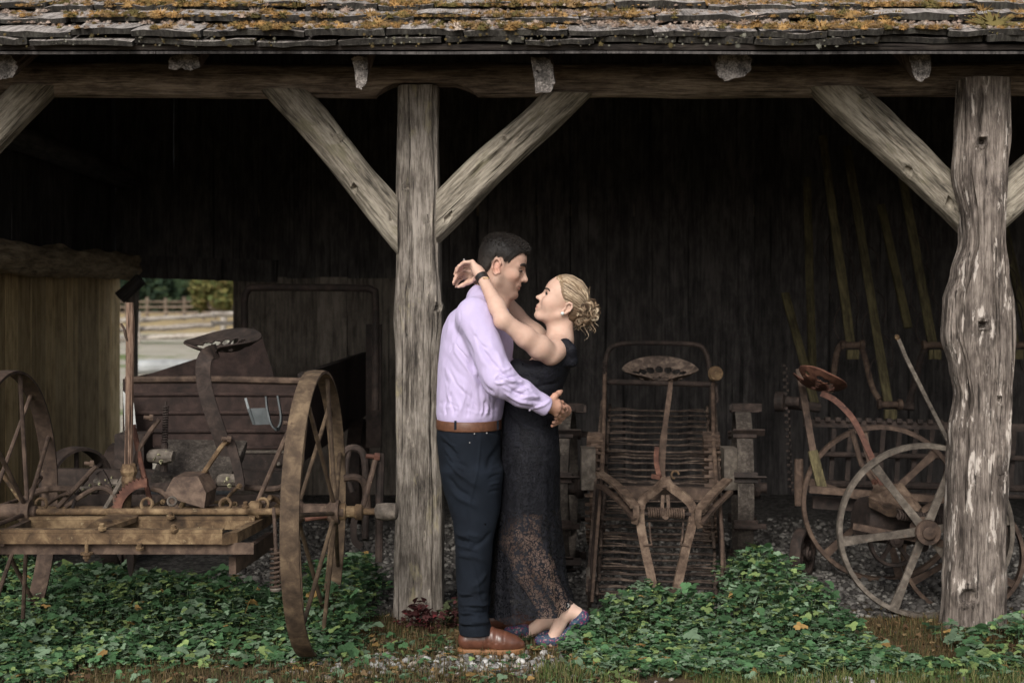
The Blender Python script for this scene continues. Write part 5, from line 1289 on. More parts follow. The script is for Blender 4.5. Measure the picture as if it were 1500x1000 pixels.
# ------------------------------------------------------------------ smooth bodies: signed distance -> one continuous mesh
class SDF:
    def __init__(s): s.pr = []
    def cone(s, a, b, r1, r2=None, k=0.02, sub=False):
        s.pr.append(('c', np.array(a, float), np.array(b, float), r1, r1 if r2 is None else r2, k, sub)); return s
    def chain(s, pts, rs, k=0.02):
        for i in range(len(pts) - 1): s.cone(pts[i], pts[i + 1], rs[i], rs[i + 1], k)
        return s
    def ell(s, c, r, R=None, k=0.02, sub=False):
        s.pr.append(('e', np.array(c, float), np.array(r, float), None if R is None else np.array(R, float), None, k, sub)); return s
    @staticmethod
    def d1(p, pt):
        if p[0] == 'c':
            a, b, r1, r2 = p[1], p[2], p[3], p[4]; ba = b - a; l2 = float(ba @ ba) + 1e-12
            h = np.clip(((pt - a) @ ba) / l2, 0, 1)
            return np.sqrt((((pt - a) - h[..., None] * ba) ** 2).sum(-1)) - (r1 + (r2 - r1) * h)
        c, r, R = p[1], p[2], p[3]; q = pt - c
        if R is not None: q = q @ R          # columns of R = local axes in world
        k0 = np.sqrt(((q / r) ** 2).sum(-1)); k1 = np.sqrt(((q / (r * r)) ** 2).sum(-1)) + 1e-9
        return k0 * (k0 - 1) / k1
    def bounds(s):
        lo = np.full(3, 1e9); hi = -lo
        for p in s.pr:
            if p[6]: continue
            if p[0] == 'c':
                r = max(p[3], p[4]); lo = np.minimum(lo, np.minimum(p[1], p[2]) - r); hi = np.maximum(hi, np.maximum(p[1], p[2]) + r)
            else:
                r = p[2].max(); lo = np.minimum(lo, p[1] - r); hi = np.maximum(hi, p[1] + r)
        return lo - .02, hi + .02
    def ev(s, pt, post=None):
        """plain evaluation at points (n,3)"""
        d = np.full(len(pt), 1e3)
        for p in s.pr: d = s._comb(d, s.d1(p, pt), p)
        return d
    @staticmethod
    def _comb(d, e, p):
        k = p[5]
        if p[6]:   # smooth subtraction
            h = np.clip(.5 - .5 * (d + e) / k, 0, 1); return d * (1 - h) + (-e) * h + k * h * (1 - h)
        h = np.clip(.5 + .5 * (e - d) / k, 0, 1)
        return np.where(d > 100, e, e * (1 - h) + d * h - k * h * (1 - h))
    def mesh(s, h=0.004, mod=None):
        B = 8; lo, hi = s.bounds(); nb = np.ceil((hi - lo) / (h * B)).astype(int)
        g = np.stack(np.meshgrid(*[np.arange(n) for n in nb], indexing='ij'), -1).reshape(-1, 3)
        cen = lo + (g + .5) * (h * B); rad = h * B * .87
        dc = s.ev(cen); act = np.abs(dc) < rad * 1.25 + .012
        g = g[act]; cen = cen[act]
        off = np.stack(np.meshgrid(*[np.arange(B + 1)] * 3, indexing='ij'), -1).reshape(-1, 3)
        D = np.full((len(g), len(off)), 1e3)
        for p in s.pr:
            near = s.d1(p, cen) < rad + p[5] + .02
            if not near.any(): continue
            pt = lo + (g[near][:, None, :] * B + off[None]) * h
            D[near] = s._comb(D[near], s.d1(p, pt), p)
        if mod is not None:
            pt = lo + (g[:, None, :] * B + off[None]) * h
            D = mod(pt.reshape(-1, 3), D.reshape(-1)).reshape(D.shape)
        D = D.reshape(-1, B + 1, B + 1, B + 1)
        # cells
        S = D < 0
        cs = np.zeros((len(g), B, B, B), np.int8)
        for dx in (0, 1):
            for dy in (0, 1):
                for dz in (0, 1): cs += S[:, dx:dx + B, dy:dy + B, dz:dz + B]
        ib, ci, cj, ck = np.where((cs > 0) & (cs < 8))
        cell = np.stack([ci, cj, ck], -1) + g[ib] * B
        acc = np.zeros((len(ib), 3)); cnt = np.zeros(len(ib))
        cor = [(a, b, c) for a in (0, 1) for b in (0, 1) for c in (0, 1)]
        val = {c: D[ib, ci + c[0], cj + c[1], ck + c[2]] for c in cor}
        for a in cor:
            for ax in range(3):
                if a[ax]: continue
                b = list(a); b[ax] = 1; b = tuple(b); va, vb = val[a], val[b]; m = (va < 0) != (vb < 0)
                t = np.where(m, va / np.where(m, va - vb, 1), 0)
                pos = np.array(a, float)[None] + np.zeros((len(ib), 3)); pos[:, ax] += t
                acc += pos * m[:, None]; cnt += m
        V = lo + (cell + acc / np.maximum(cnt, 1)[:, None]) * h
        N = (nb * B + 2); key = (cell[:, 0] * N[1] + cell[:, 1]) * N[2] + cell[:, 2]
        order = np.argsort(key); ks = key[order]
        def find(c):
            q = (c[:, 0] * N[1] + c[:, 1]) * N[2] + c[:, 2]; i = np.clip(np.searchsorted(ks, q), 0, len(ks) - 1); ok = ks[i] == q; return order[i], ok
        Fs = []
        for ax in range(3):
            b1 = [0, 0, 0]; b1[ax] = 1
            va = val[(0, 0, 0)]; vb = val[tuple(b1)]; m = (va < 0) != (vb < 0)
            c0 = cell[m]; u, v = [(1, 2), (2, 0), (0, 1)][ax]
            du = np.zeros(3, int); du[u] = 1; dv = np.zeros(3, int); dv[v] = 1
            i0, k0 = find(c0); i1, k1 = find(c0 - du); i2, k2 = find(c0 - du - dv); i3, k3 = find(c0 - dv)
            ok = k0 & k1 & k2 & k3; q = np.stack([i0, i1, i2, i3], -1); fl = va[m] >= 0
            q[fl] = q[fl][:, ::-1]; Fs.append(q[ok])
        return V, np.vstack(Fs)

def largest(V, F):
    lab = np.arange(len(V))
    while True:
        m = lab[F].min(1); new = lab.copy()
        for k in range(4): np.minimum.at(new, F[:, k], m)
        new = new[new]
        if (new == lab).all(): break
        lab = new
    ids, cnt = np.unique(lab, return_counts=True); keep = lab == ids[cnt.argmax()]
    remap = np.cumsum(keep) - 1; return V[keep], remap[F[keep[F[:, 0]]]]
def smooth_verts(V, F, it=2, lam=.5):
    e = np.vstack([F[:, [0, 1]], F[:, [1, 2]], F[:, [2, 3]], F[:, [3, 0]]]); e = np.vstack([e, e[:, ::-1]])
    cnt = np.bincount(e[:, 0], minlength=len(V)).astype(float)
    for _ in range(it):
        acc = np.stack([np.bincount(e[:, 0], V[e[:, 1], i], len(V)) for i in range(3)], -1)
        V = V * (1 - lam) + lam * acc / np.maximum(cnt, 1)[:, None]
    return V
def normals(V, F):
    n = np.cross(V[F[:, 2]] - V[F[:, 0]], V[F[:, 3]] - V[F[:, 1]]); out = np.zeros_like(V)
    for k in range(4):
        for i in range(3): out[:, i] += np.bincount(F[:, k], n[:, i], len(V))
    return out / (np.linalg.norm(out, axis=1)[:, None] + 1e-12)
def pxof(V): return CX + V[:, 0] * FPX / V[:, 1], CY + (CAM_H - V[:, 2]) * FPX / V[:, 1]
def seg_dist(x, z, a, b):
    a = np.array(a, float); b = np.array(b, float); d = b - a; l2 = d @ d
    t = np.clip(((x - a[0]) * d[0] + (z - a[1]) * d[1]) / l2, 0, 1)
    return np.hypot(x - a[0] - t * d[0], z - a[1] - t * d[1]), t
def folds(V, N, lines, mask=None):
    """cloth folds: lines (ax, az, bx, bz, width, amp) in metres in the x-z plane, +amp ridge / -amp groove"""
    d = np.zeros(len(V))
    for (ax, az, bx, bz, w, amp) in lines:
        L = math.hypot(bx - ax, bz - az); pts = 5; q = [(ax + (bx - ax) * i / pts + .12 * L * math.sin(i * 1.3 + ax * 50) * (bz - az) / L * .35, az + (bz - az) * i / pts - .12 * L * math.sin(i * 1.3 + ax * 50) * (bx - ax) / L * .35) for i in range(pts + 1)]
        best = np.full(len(V), 1e9); tt = np.zeros(len(V))
        for i in range(pts):
            dd, t = seg_dist(V[:, 0], V[:, 2], q[i], q[i + 1]); m = dd < best; best = np.where(m, dd, best); tt = np.where(m, (i + t) / pts, tt)
        d += amp * np.exp(-(best / w) ** 2) * np.clip(np.minimum(tt, 1 - tt) * 5 + .15, 0, 1)
    if mask is not None: d *= mask
    return V + N * d[:, None]
def np_noise(V, s_, seed=0.0, oct=1):
    out = np.zeros(len(V)); a = 1.0; f = s_
    for o in range(oct):
        out += a * np.array([mnoise.noise(Vector((v[0] * f + seed, v[1] * f - seed, v[2] * f + 2 * seed))) for v in V]); a *= .5; f *= 2.1
    return out
def PN(px, py, Y): return np.array(P(px, py, Y)[:])
# ------------------------------------------------------------------ the couple
def prof_prim(s, rows, Yc, k=0.02):
    """rows (py, left px, right px, half width along Y[, Y centre]) -> a profile tube primitive"""
    rows = sorted(rows, key=lambda r: -r[0]); z, cx, cy, a, b = [], [], [], [], []
    for r in rows:
        Y = r[4] if len(r) > 4 else Yc
        z.append(CAM_H - (r[0] - CY) * Y / FPX); cx.append(((r[1] + r[2]) / 2 - CX) * Y / FPX); cy.append(Y); a.append((r[2] - r[1]) / 2 * Y / FPX); b.append(r[3])
    z = np.array(z); zi = np.linspace(z[0], z[-1], 80)
    def sp(v):
        v = np.interp(zi, z, v); 
        for _ in range(6): v[1:-1] = .25 * v[:-2] + .5 * v[1:-1] + .25 * v[2:]
        return v
    s.pr.append(('p', zi, (sp(cx), sp(cy), sp(a), sp(b)), None, None, k, False)); return s
_d1 = SDF.d1
def _d1b(p, pt):
    if p[0] != 'p': return _d1(p, pt)
    z = pt[..., 2]; cx, cy, a, b = [np.interp(z, p[1], v) for v in p[2]]
    q = np.sqrt(((pt[..., 0] - cx) / a) ** 2 + ((pt[..., 1] - cy) / b) ** 2)
    m = np.minimum(a, b); d = (q - 1) * (a * b) / np.sqrt((a * a + b * b) * .5) 
    e = np.maximum(p[1][0] - z, z - p[1][-1])
    return np.where(e > 0, np.sqrt(np.maximum(d, 0) ** 2 + e ** 2), np.maximum(d, e))
SDF.d1 = staticmethod(_d1b)
_bo = SDF.bounds
def _bounds(s):
    keep = s.pr; s.pr = [p for p in keep if p[0] != 'p']
    lo, hi = _bo(s) if s.pr else (np.full(3, 1e9), np.full(3, -1e9))
    s.pr = keep
    for p in keep:
        if p[0] == 'p':
            cx, cy, a, b = p[2]
            lo = np.minimum(lo, [(cx - a).min() - .03, (cy - b).min() - .03, p[1][0] - .03]); hi = np.maximum(hi, [(cx + a).max() + .03, (cy + b).max() + .03, p[1][-1] + .03])
    return lo, hi
SDF.bounds = _bounds

class Head:
    """local frame: x forward, y to the near side is -1 * side, z up; origin at eye level between the ears"""
    def __init__(s, O, face, pitch, scale, yaw=0.0):
        f = np.array([face * math.cos(pitch), 0, -math.sin(pitch)]); u = np.array([face * math.sin(pitch), 0, math.cos(pitch)])
        l = np.cross(u, f)
        if yaw: c, s_ = math.cos(yaw), math.sin(yaw); f, l = f * c + l * s_, l * c - f * s_
        s.R = np.stack([f, l, u], 1); s.O = np.array(O); s.k = scale
    def w(s, x, y, z): return s.O + s.R @ (np.array([x, y, z]) * s.k)
    def loc(s, V): return ((V - s.O) @ s.R) / s.k

def add_head(S, H, woman=False):
    k = H.k; R = H.R
    def ell(c, r, kk=.02, rot=None, sub=False): S.ell(H.w(*c), np.array(r) * k, R if rot is None else R @ rot, kk * k, sub)
    def cone(a, b, r1, r2=None, kk=.015, sub=False): S.cone(H.w(*a), H.w(*b), r1 * k, (r1 if r2 is None else r2) * k, kk * k, sub)
    ell((.000, 0, .034), (.093, .075, .083))
    ell((.030, 0, .030), (.066, .066, .068), .03)
    if not woman:
        ell((.034, 0, -.045), (.060, .060, .080), .03)
        for y in (-1, 1):
            cone((.002, y * .052, -.070), (.070, y * .022, -.108), .020, .018, .025)
            cone((-.004, y * .058, -.015), (.002, y * .054, -.07), .02, .02, .025)
        ell((.084, 0, -.105), (.020, .022, .018), .018)
    else:
        ell((.036, 0, -.040), (.056, .054, .076), .03)
        for y in (-1, 1): cone((.000, y * .046, -.060), (.070, y * .016, -.100), .018, .015, .025)
        ell((.080, 0, -.098), (.017, .017, .015), .016)
    for y in (-1, 1):
        ell((.056, y * .042, -.030) if woman else (.058, y * .044, -.026), (.030, .022, .028) if woman else (.028, .020, .020), .035 if woman else .02)                 # cheekbone
        cone((.086, y * .012, .017), (.070, y * .050, .016), .011 if not woman else .008, .010 if not woman else .007, .014)   # brow
        S.ell(H.w(.094, y * .031, -.002), np.array((.016, .018, .012)) * k, R, .010 * k, True)   # eye socket
        ell((.0785, y * .031, -.003), (.0125, .0135, .0118), .004)           # eye under its lids
    if not woman:
        cone((.088, 0, .014), (.113, 0, -.030), .0085, .0105, .010); ell((.112, 0, -.034), (.0125, .012, .0105), .008)
        for y in (-1, 1): ell((.100, y * .0135, -.037), (.011, .0075, .008), .007)
    else:
        cone((.087, 0, .010), (.111, 0, -.026), .007, .0085, .010); ell((.112, 0, -.028), (.0105, .0095, .0085), .007)
        for y in (-1, 1): ell((.100, y * .0115, -.032), (.009, .0065, .007), .006)
    ell((.088, 0, -.062), (.014, .026, .022), .014)                          # muzzle
    cone((.098, -.010, -.0625), (.098, .010, -.0625), .0055, kk=.006); cone((.0985, 0, -.063), (.086, .024, -.066), .0050, .003, .006); cone((.0985, 0, -.063), (.086, -.024, -.066), .0050, .003, .006)
    cone((.0965, 0, -.0745), (.086, .022, -.0685), .0062, .003, .006); cone((.0965, 0, -.0745), (.086, -.022, -.0685), .0062, .003, .006)
    cone((.095, -.026, -.0685), (.095, .026, -.0685), .0016, kk=.004, sub=True); cone((.1045, -.012, -.0685), (.1045, .012, -.0685), .0022, kk=.005, sub=True)
    # ears
    ex, ez = (-.006, -.012) if not woman else (-.016, -.018); es = 1.0 if not woman else .86
    for y in (-1, 1):
        yy = y * (.076 if not woman else .069)
        pts = [(-.002, -.030), (.010, -.020), (.002, -.002), (.006, .018), (-.004, .031), (-.018, .030), (-.026, .014), (-.022, -.008), (-.012, -.024), (-.002, -.032)]
        W = [H.w(ex + a * es, yy + y * (.010 if 2 < i < 8 else .003), ez + b * es) for i, (a, b) in enumerate(pts)]
        for a, b in zip(W, W[1:]): S.cone(a, b, .0052 * k * es, .0052 * k * es, .004 * k)
        S.ell(H.w(ex - .010 * es, yy - y * .002, ez + .002), np.array((.016, .006, .026)) * k * es, R, .004 * k)
        S.ell(H.w(ex - .008 * es, yy + y * .012, ez + .004), np.array((.008, .008, .013)) * k * es, R, .003 * k, True)

def finger(S, pts, r0=.0095, r1=.0075, k=.006):
    S.chain([PN(*p) for p in pts], [r0 + (r1 - r0) * i / (len(pts) - 1) for i in range(len(pts))], k)

def face_hair(H, S, parent, mat, brow_r, lash_r, lid):
    def hug(p):
        o = np.array([.02, 0, p[2]]); d = np.array(p) - o; ln = np.linalg.norm(d); d /= ln
        ts = np.linspace(.02, .12, 200); dd = S.ev(np.array([H.w(*(o + d * t)) for t in ts])); ins = ts[dd < 0]
        return Vector(H.w(*(o + d * ((ins.max() if len(ins) else ln) + .0006))))
    for y in (-1, 1):
        mb = MB(); mb.tube(spline([hug(p) for p in ((.0945, y * .011, .0185), (.0945, y * .026, .0235), (.085, y * .042, .0245), (.073, y * .052, .018))], 4), [brow_r * H.k * (.55 + .6 * math.sin(.5 + 2.4 * i / 12)) for i in range(13)], 6); mb.build('eyebrow', mat, parent, smooth=60)
        mb = MB(); mb.tube(spline([hug(p) for p in ((.0895, y * .018, lid - .002), (.0925, y * .029, lid + .0015), (.0885, y * .040, lid), (.079, y * .048, lid - .004))], 4), [lash_r * H.k * (.5 + .7 * math.sin(.3 + 2.6 * i / 12)) for i in range(13)], 6); mb.build('eyelash', mat, parent, smooth=60)
M_SKIN = vcol_mat('skin', rough=0.56, bump_scale=350, bumpd=0.0006, sss=0.06, spec=0.28, nvar=0.09, nscale=30)
def hair_mat(name):
    t = NT(name); a = t.n('ShaderNodeVertexColor', layer_name='Col').outputs['Color']; tc = t.n('ShaderNodeTexCoord').outputs['Object']
    nn = t.noise(t.mapping(tc, (420, 420, 160)), 1.0, 4, .6); k_ = t.math('ADD', t.math('MULTIPLY', nn, 1.1), .45)
    c = t.mix(1.0, a, t.n('ShaderNodeCombineColor', {0: k_, 1: k_, 2: k_}).outputs[0], 'MULTIPLY')
    return t.finish(t.bsdf(c, .5, t.bump(nn, .6, .002), **{'Specular IOR Level': .2}))
M_HAIR = hair_mat('hair')
M_BROW = plain_mat('brow_hair', (.022, .015, .011), .8, .3, 200)
def cloth_mat(name, col, weave=900, rough=.85, var=.1, sheen=.1, crease=.5):
    t = NT(name); tc = t.n('ShaderNodeTexCoord').outputs['Object']
    n1 = t.noise(tc, 9, 4, .6); n2 = t.noise(tc, weave, 2, .5)
    f = t.math('ADD', t.math('MULTIPLY', n1, .7), t.math('MULTIPLY', n2, .3))
    c = t.ramp(f, [(.3, tuple(x * (1 - var) for x in col)), (.7, tuple(x * (1 + var) for x in col))])
    rg = t.n('ShaderNodeTexNoise', {'Vector': t.mapping(tc, (1.0, 1.0, .5)), 'Scale': 9.0, 'Detail': 3.0, 'Roughness': .5, 'Distortion': 1.1}, noise_type='RIDGED_MULTIFRACTAL').outputs['Fac']
    h = t.math('ADD', t.math('MULTIPLY', rg, crease), t.math('MULTIPLY', n2, .12))
    return t.finish(t.bsdf(c, rough, t.bump(h, .5, .010), **{'Sheen Weight': sheen, 'Specular IOR Level': .2}))
M_SHIRT = cloth_mat('lavender_cotton', (.50, .43, .635), var=.05, sheen=.08)
M_TROUSER = cloth_mat('dark_teal_denim', (.0062, .0092, .0150), var=.35, sheen=0.0, rough=.9)
M_BELT = plain_mat('brown_belt_leather', (.115, .050, .028), .45, .25, 60)
M_SHOE = plain_mat('cognac_shoe_leather', (.105, .042, .026), .32, .35, 25, **{'Specular IOR Level': .5})
M_SOLE = plain_mat('tan_shoe_sole', (.21, .098, .040), .6, .2, 60)
M_BLACK = plain_mat('black_leather', (.018, .014, .012), .45, .3, 80)
M_METAL = plain_mat('silver_metal', (.30, .29, .28), .5, .1, 80, Metallic=.3)

def lace_mat(name, col, cut):
    """floral lace: threads where the cells meet, real holes between them"""
    t = NT(name); tc = t.n('ShaderNodeTexCoord').outputs['Object']
    wv = t.n('ShaderNodeTexNoise', {'Vector': tc, 'Scale': 26.0, 'Detail': 2.0}).outputs['Color']
    v = t.n('ShaderNodeVectorMath', operation='MULTIPLY_ADD'); t.set(v.inputs[0], wv); v.inputs[1].default_value = (.05, .05, .05); t.set(v.inputs[2], tc)
    vd = t.n('ShaderNodeTexVoronoi', {'Vector': v.outputs[0], 'Scale': 62.0}, feature='DISTANCE_TO_EDGE').outputs['Distance']
    vs = t.n('ShaderNodeTexVoronoi', {'Vector': v.outputs[0], 'Scale': 19.0}).outputs['Distance']
    fl = t.noise(tc, 34, 4, .6, 1.6)
    solid = t.math('MAXIMUM', t.ramp(vd, [(.07, 1.0), (.11, 0.0)]), t.ramp(fl, [(.53, 0.0), (.55, 1.0)]))
    solid = t.math('MAXIMUM', solid, cut)
    c = t.mix(t.ramp(fl, [(.45, 0.0), (.6, 1.0)]), col, tuple(x * 1.45 for x in col))
    sh = t.bsdf(c, .75, t.bump(t.math('ADD', fl, t.math('MULTIPLY', vd, -1.0)), .8, .004), **{'Specular IOR Level': .25})
    tr = t.n('ShaderNodeBsdfTransparent', {'Color': (1, 1, 1, 1)}).outputs[0]
    mx = t.n('ShaderNodeMixShader', {0: solid}); t.set(mx.inputs[1], tr); t.set(mx.inputs[2], sh)
    return t.finish(mx.outputs[0])
M_LACE = lace_mat('sheer_navy_lace', (.0040, .0042, .0066), .40)
M_DRESS = lace_mat('lined_navy_lace', (.0050, .0054, .0088), 1.0)

MY, WY = 6.20, 6.22
# =================================================================== man
man = thing('person', (P(700, 900, 6.2).x, 6.2, 0), 'man in lavender shirt and dark trousers holding the woman, back against centre post', 'person')
HM = Head(PN(733, 388, MY), 1, math.radians(15), 1.06)
S = SDF(); add_head(S, HM)
nk0, nk1 = PN(716, 447, MY), HM.w(-.022, 0, -.045)
S.cone(nk0, nk1, .066, .058, .03); S.cone(PN(728, 442, MY), HM.w(.02, 0, -.085), .052, .045, .03)
S.cone(PN(719, 428, MY), PN(699, 448, MY - .14), .045, .04, .04); S.cone(PN(719, 428, MY), PN(699, 448, MY + .14), .045, .04, .04)
prof_prim(S, [(440, 682, 734, .10), (460, 668, 740, .16), (500, 655, 742, .18), (560, 652, 734, .16), (612, 650, 726, .15), (680, 655, 724, .15)], MY, .04)
for sgn, sh, el, wr in ((-1, (694, 467, 5.995), (732, 557, 5.935), (800, 593, 5.985)), (1, (694, 467, 6.40), (742, 560, 6.46), (822, 598, 6.33))):
    S.chain([PN(*sh), PN(*el)], [.058, .045], .03); S.chain([PN(*el), PN(*wr)], [.045, .028], .02)
for hp, kn, an, to in (((692, 660, 6.115), (692, 780, 6.09), (694, 922, 6.06), (740, 945, 6.05)), ((692, 660, 6.29), (708, 775, 6.34), (728, 892, 6.42), (765, 912, 6.42))):
    S.chain([PN(*hp), PN(*kn), PN(*an)], [.075, .05, .036], .04); S.cone(PN(*an), PN(*to), .033, .024, .02)
# near hand, laid on the woman's back
S.cone(PN(800, 593, 5.985), PN(811, 595, 6.010), .026, .028, .02)
for kx, ky, kY in ((817, 588, 6.015), (818.5, 594, 6.005), (817.5, 600, 6.008), (814, 606, 6.015)): S.cone(PN(806, 595, 5.997), PN(kx, ky, kY), .018, .012, .012)
finger(S, [(817, 588, 6.015), (823, 589, 6.045), (825, 592, 6.085), (823, 595, 6.12)]); finger(S, [(818.5, 594, 6.005), (825, 596, 6.03), (827, 599, 6.075), (824, 602, 6.11)], .0098)
finger(S, [(817.5, 600, 6.008), (823, 603, 6.035), (825, 607, 6.075), (822, 609, 6.105)]); finger(S, [(814, 606, 6.015), (818, 609.5, 6.04), (820, 613, 6.07), (818, 615, 6.095)], .0085, .0068)
finger(S, [(805, 587, 5.995), (813, 579.5, 6.005), (818.5, 575.5, 6.03), (822, 573, 6.05)], .013, .0085, .012)
# far hand, under it
S.cone(PN(822, 598, 6.33), PN(828, 601, 6.24), .026, .028, .02)
for kx, ky, kY in ((829, 597, 6.20), (829, 602, 6.20), (827, 607, 6.20), (824, 612, 6.21)): S.cone(PN(827, 601, 6.25), PN(kx, ky, kY), .018, .012, .012)
finger(S, [(829, 602, 6.20), (826, 607, 6.13), (820, 610, 6.075), (814, 612.5, 6.045)]); finger(S, [(827, 607, 6.20), (824, 612, 6.13), (817, 616, 6.085), (810.5, 618.5, 6.06)])
finger(S, [(824, 612, 6.21), (820, 618, 6.14), (813, 621, 6.10), (808.5, 623.5, 6.075)], .0088, .007); finger(S, [(829, 597, 6.20), (829, 601, 6.13), (824, 606, 6.07), (819, 608, 6.045)])
V, F = S.mesh(.0034); V = smooth_verts(V, F, 1, .4)
L = HM.loc(V); px, py = pxof(V)
col = np.tile(np.array([[.475, .305, .235]]), (len(V), 1))
def blend(m, c, a=1.0):
    global col
    m = np.clip(m, 0, 1)[:, None] * a; col = col * (1 - m) + np.array(c)[None] * m
def bumpf(L, c, r): return np.clip(1.6 * (1 - np.sqrt((((L - np.array(c)) / np.array(r)) ** 2).sum(1))), 0, 1)
hd = (L[:, 2] > -.16) & (np.abs(L[:, 0]) < .14) & (np.abs(L[:, 1]) < .1) & (px > 700) & (px < 790) & (py < 445)
x, y, z = L.T
st = np.clip((-.03 - z) / .02, 0, 1) * np.clip((z + .135) / .03, 0, 1) * np.clip((x + .012) / .025, 0, 1) * np.clip((-.052 - z + .55 * np.clip(.085 - x, 0, .1)) / .02, 0, 1)
blend(st * hd, (.20, .13, .098), .62)
blend(bumpf(L, (.094, 0, -.0715), (.02, .026, .010)) * hd, (.42, .18, .15), .8)
for s_ in (-1, 1):
    blend(bumpf(L, (.083, s_ * .031, .020), (.022, .027, .0065)) * hd, (.035, .022, .016), 1.0)
    blend(bumpf(L, (.088, s_ * .031, -.004), (.012, .018, .0042)) * hd, (.03, .02, .016), .95)
    blend(bumpf(L, (.055, s_ * .05, -.03), (.035, .03, .03)) * hd, (.56, .30, .22), .4)
    blend(bumpf(L, (-.012, s_ * .085, -.012), (.035, .02, .04)) * hd, (.58, .29, .22), .5)
# short-cropped hair shades the temples and nape
hl = np.interp(x, [-.12, -.085, -.05, -.034, -.026, .004, .018, .034, .040, .055, .075, .12], [-.085, -.082, -.075, -.04, .02, .022, -.012, .012, .034, .052, .068, .070])
blend(np.clip((z - hl) / .03 + .15, 0, 1) * hd, (.06, .043, .034), .85)
blend(np.clip((px - 798) / 6, 0, 1) * (py > 560) * (py < 640), (.46, .24, .165), .7)
g1 = np_noise(V, 22, 4, 2); g2 = np_noise(V, 60, 9)
col = col * (1 + .10 * g1[:, None] * np.array([[.5, 1.0, 1.1]]) + .06 * g2[:, None])
from_np('body', V, F, M_SKIN, man, True, col=np.clip(col, 0, 1))
# hair
SM_ = S; S = SDF(); k = HM.k
S.ell(HM.w(.000, 0, .036), np.array((.101, .0815, .0905)) * k, HM.R, .01); S.ell(HM.w(.030, 0, .034), np.array((.070, .071, .074)) * k, HM.R, .03)
S.ell(HM.w(.050, 0, .086), np.array((.046, .056, .026)) * k, HM.R, .025); S.ell(HM.w(-.02, 0, .088), np.array((.06, .055, .03)) * k, HM.R, .03)
S.ell(HM.w(-.045, 0, -.02), np.array((.050, .066, .06)) * k, HM.R, .02)
def man_hair(pt, d):
    l = HM.loc(pt); x, y, z = l.T
    hl = np.interp(x, [-.12, -.085, -.05, -.034, -.026, .004, .012, .034, .040, .055, .075, .12], [-.085, -.082, -.075, -.04, .022, .024, -.004, .012, .034, .052, .070, .072]) + .004 * np.sin(y * 90)
    fade = np.clip((hl + .045 - z) / .045, 0, 1) * np.clip((.045 - x) / .02, 0, 1)
    return np.maximum(d + np.clip((.06 - z) * .03, 0, .004) + fade * .0065, (hl - z) * k * .8)
V, F = S.mesh(.003, man_hair); N = normals(V, F); l = HM.loc(V)
V = V + N * (np_noise(V, 220, 3, 2) * .0010 + np.clip(l[:, 2] - .06, 0, .06) * .05 * np_noise(V, 70, 8))[:, None]
c = np.array([[.009, .0075, .0068]]) + np.clip((.055 - l[:, 2]) / .09, 0, 1)[:, None] * np.array([[.024, .018, .014]])
mhair = from_np('hair', V, F, M_HAIR, man, True, col=c)
def short_hairs(V, N, l, H, n, seed, parent):
    r = np.random.default_rng(seed); i = r.integers(0, len(V), n); p = V[i]; nn = N[i]; ll = l[i]
    top = np.clip((ll[:, 2] - .055) / .04, 0, 1)[:, None]
    fl_ = (top * np.array([[.75, 0, .35]]) + (1 - top) * np.array([[-.35, 0, -.8]])) @ H.R.T
    d = nn * (.30 + .5 * top) + fl_ * .8 + r.normal(0, .22, (n, 3)); d /= np.linalg.norm(d, axis=1)[:, None]
    L = (.004 + .009 * top[:, 0]) * r.uniform(.6, 1.3, n); s1 = np.cross(d, nn); s1 /= np.linalg.norm(s1, axis=1)[:, None] + 1e-9; w = .0008
    a = p - s1 * w; b = p + s1 * w; m = p + d * (L * .6)[:, None] + nn * .0006; t = p + d * L[:, None] - nn * .001
    VV = np.stack([a, b, m + s1 * w * .7, m - s1 * w * .7, t], 1).reshape(-1, 3); k0 = (np.arange(n) * 5)[:, None]
    FF = np.vstack([k0 + np.array([[0, 1, 2]]), k0 + np.array([[0, 2, 3]]), k0 + np.array([[3, 2, 4]])])
    cc = np.repeat(np.array([[.013, .0105, .009]]) * r.uniform(.5, 2.6, (n, 1)), 5, 0)
    o = from_np('hair_strands', VV, FF, M_HAIR, parent, False, col=cc); o['kind'] = 'stuff'
short_hairs(V, normals(V, F), l, HM, 9000, 4, mhair)

face_hair(HM, SM_, man, M_BROW, .0056, .0034, -.004)
# shirt
S = SDF()
prof_prim(S, [(436, 690, 727, .085), (446, 674, 741, .13), (460, 658, 748, .175), (480, 649, 751, .205), (510, 644, 752, .21), (540, 641.5, 749, .20), (570, 640, 743, .192), (595, 639.5, 738.5, .186), (606, 639.5, 737, .184), (613, 640, 735.5, .180), (618, 642, 732, .17)], MY, .05)
S.cone(PN(711, 436, MY), PN(694, 458, MY - .17), .062, .062, .05); S.cone(PN(711, 436, MY), PN(694, 458, MY + .17), .062, .062, .05)
S.cone(PN(694, 466, 6.00), PN(731, 556, 5.925), .079, .066, .035); S.cone(PN(731, 556, 5.925), PN(764, 576, 5.945), .066, .055, .03); S.cone(PN(764, 576, 5.945), PN(797, 593, 5.983), .055, .036, .02)
S.cone(PN(790, 589.5, 5.975), PN(799, 594.5, 5.986), .0445, .0435, .004)
S.cone(PN(694, 466, 6.39), PN(744, 556, 6.47), .079, .064, .035); S.cone(PN(744, 556, 6.47), PN(812, 594, 6.345), .062, .038, .03)
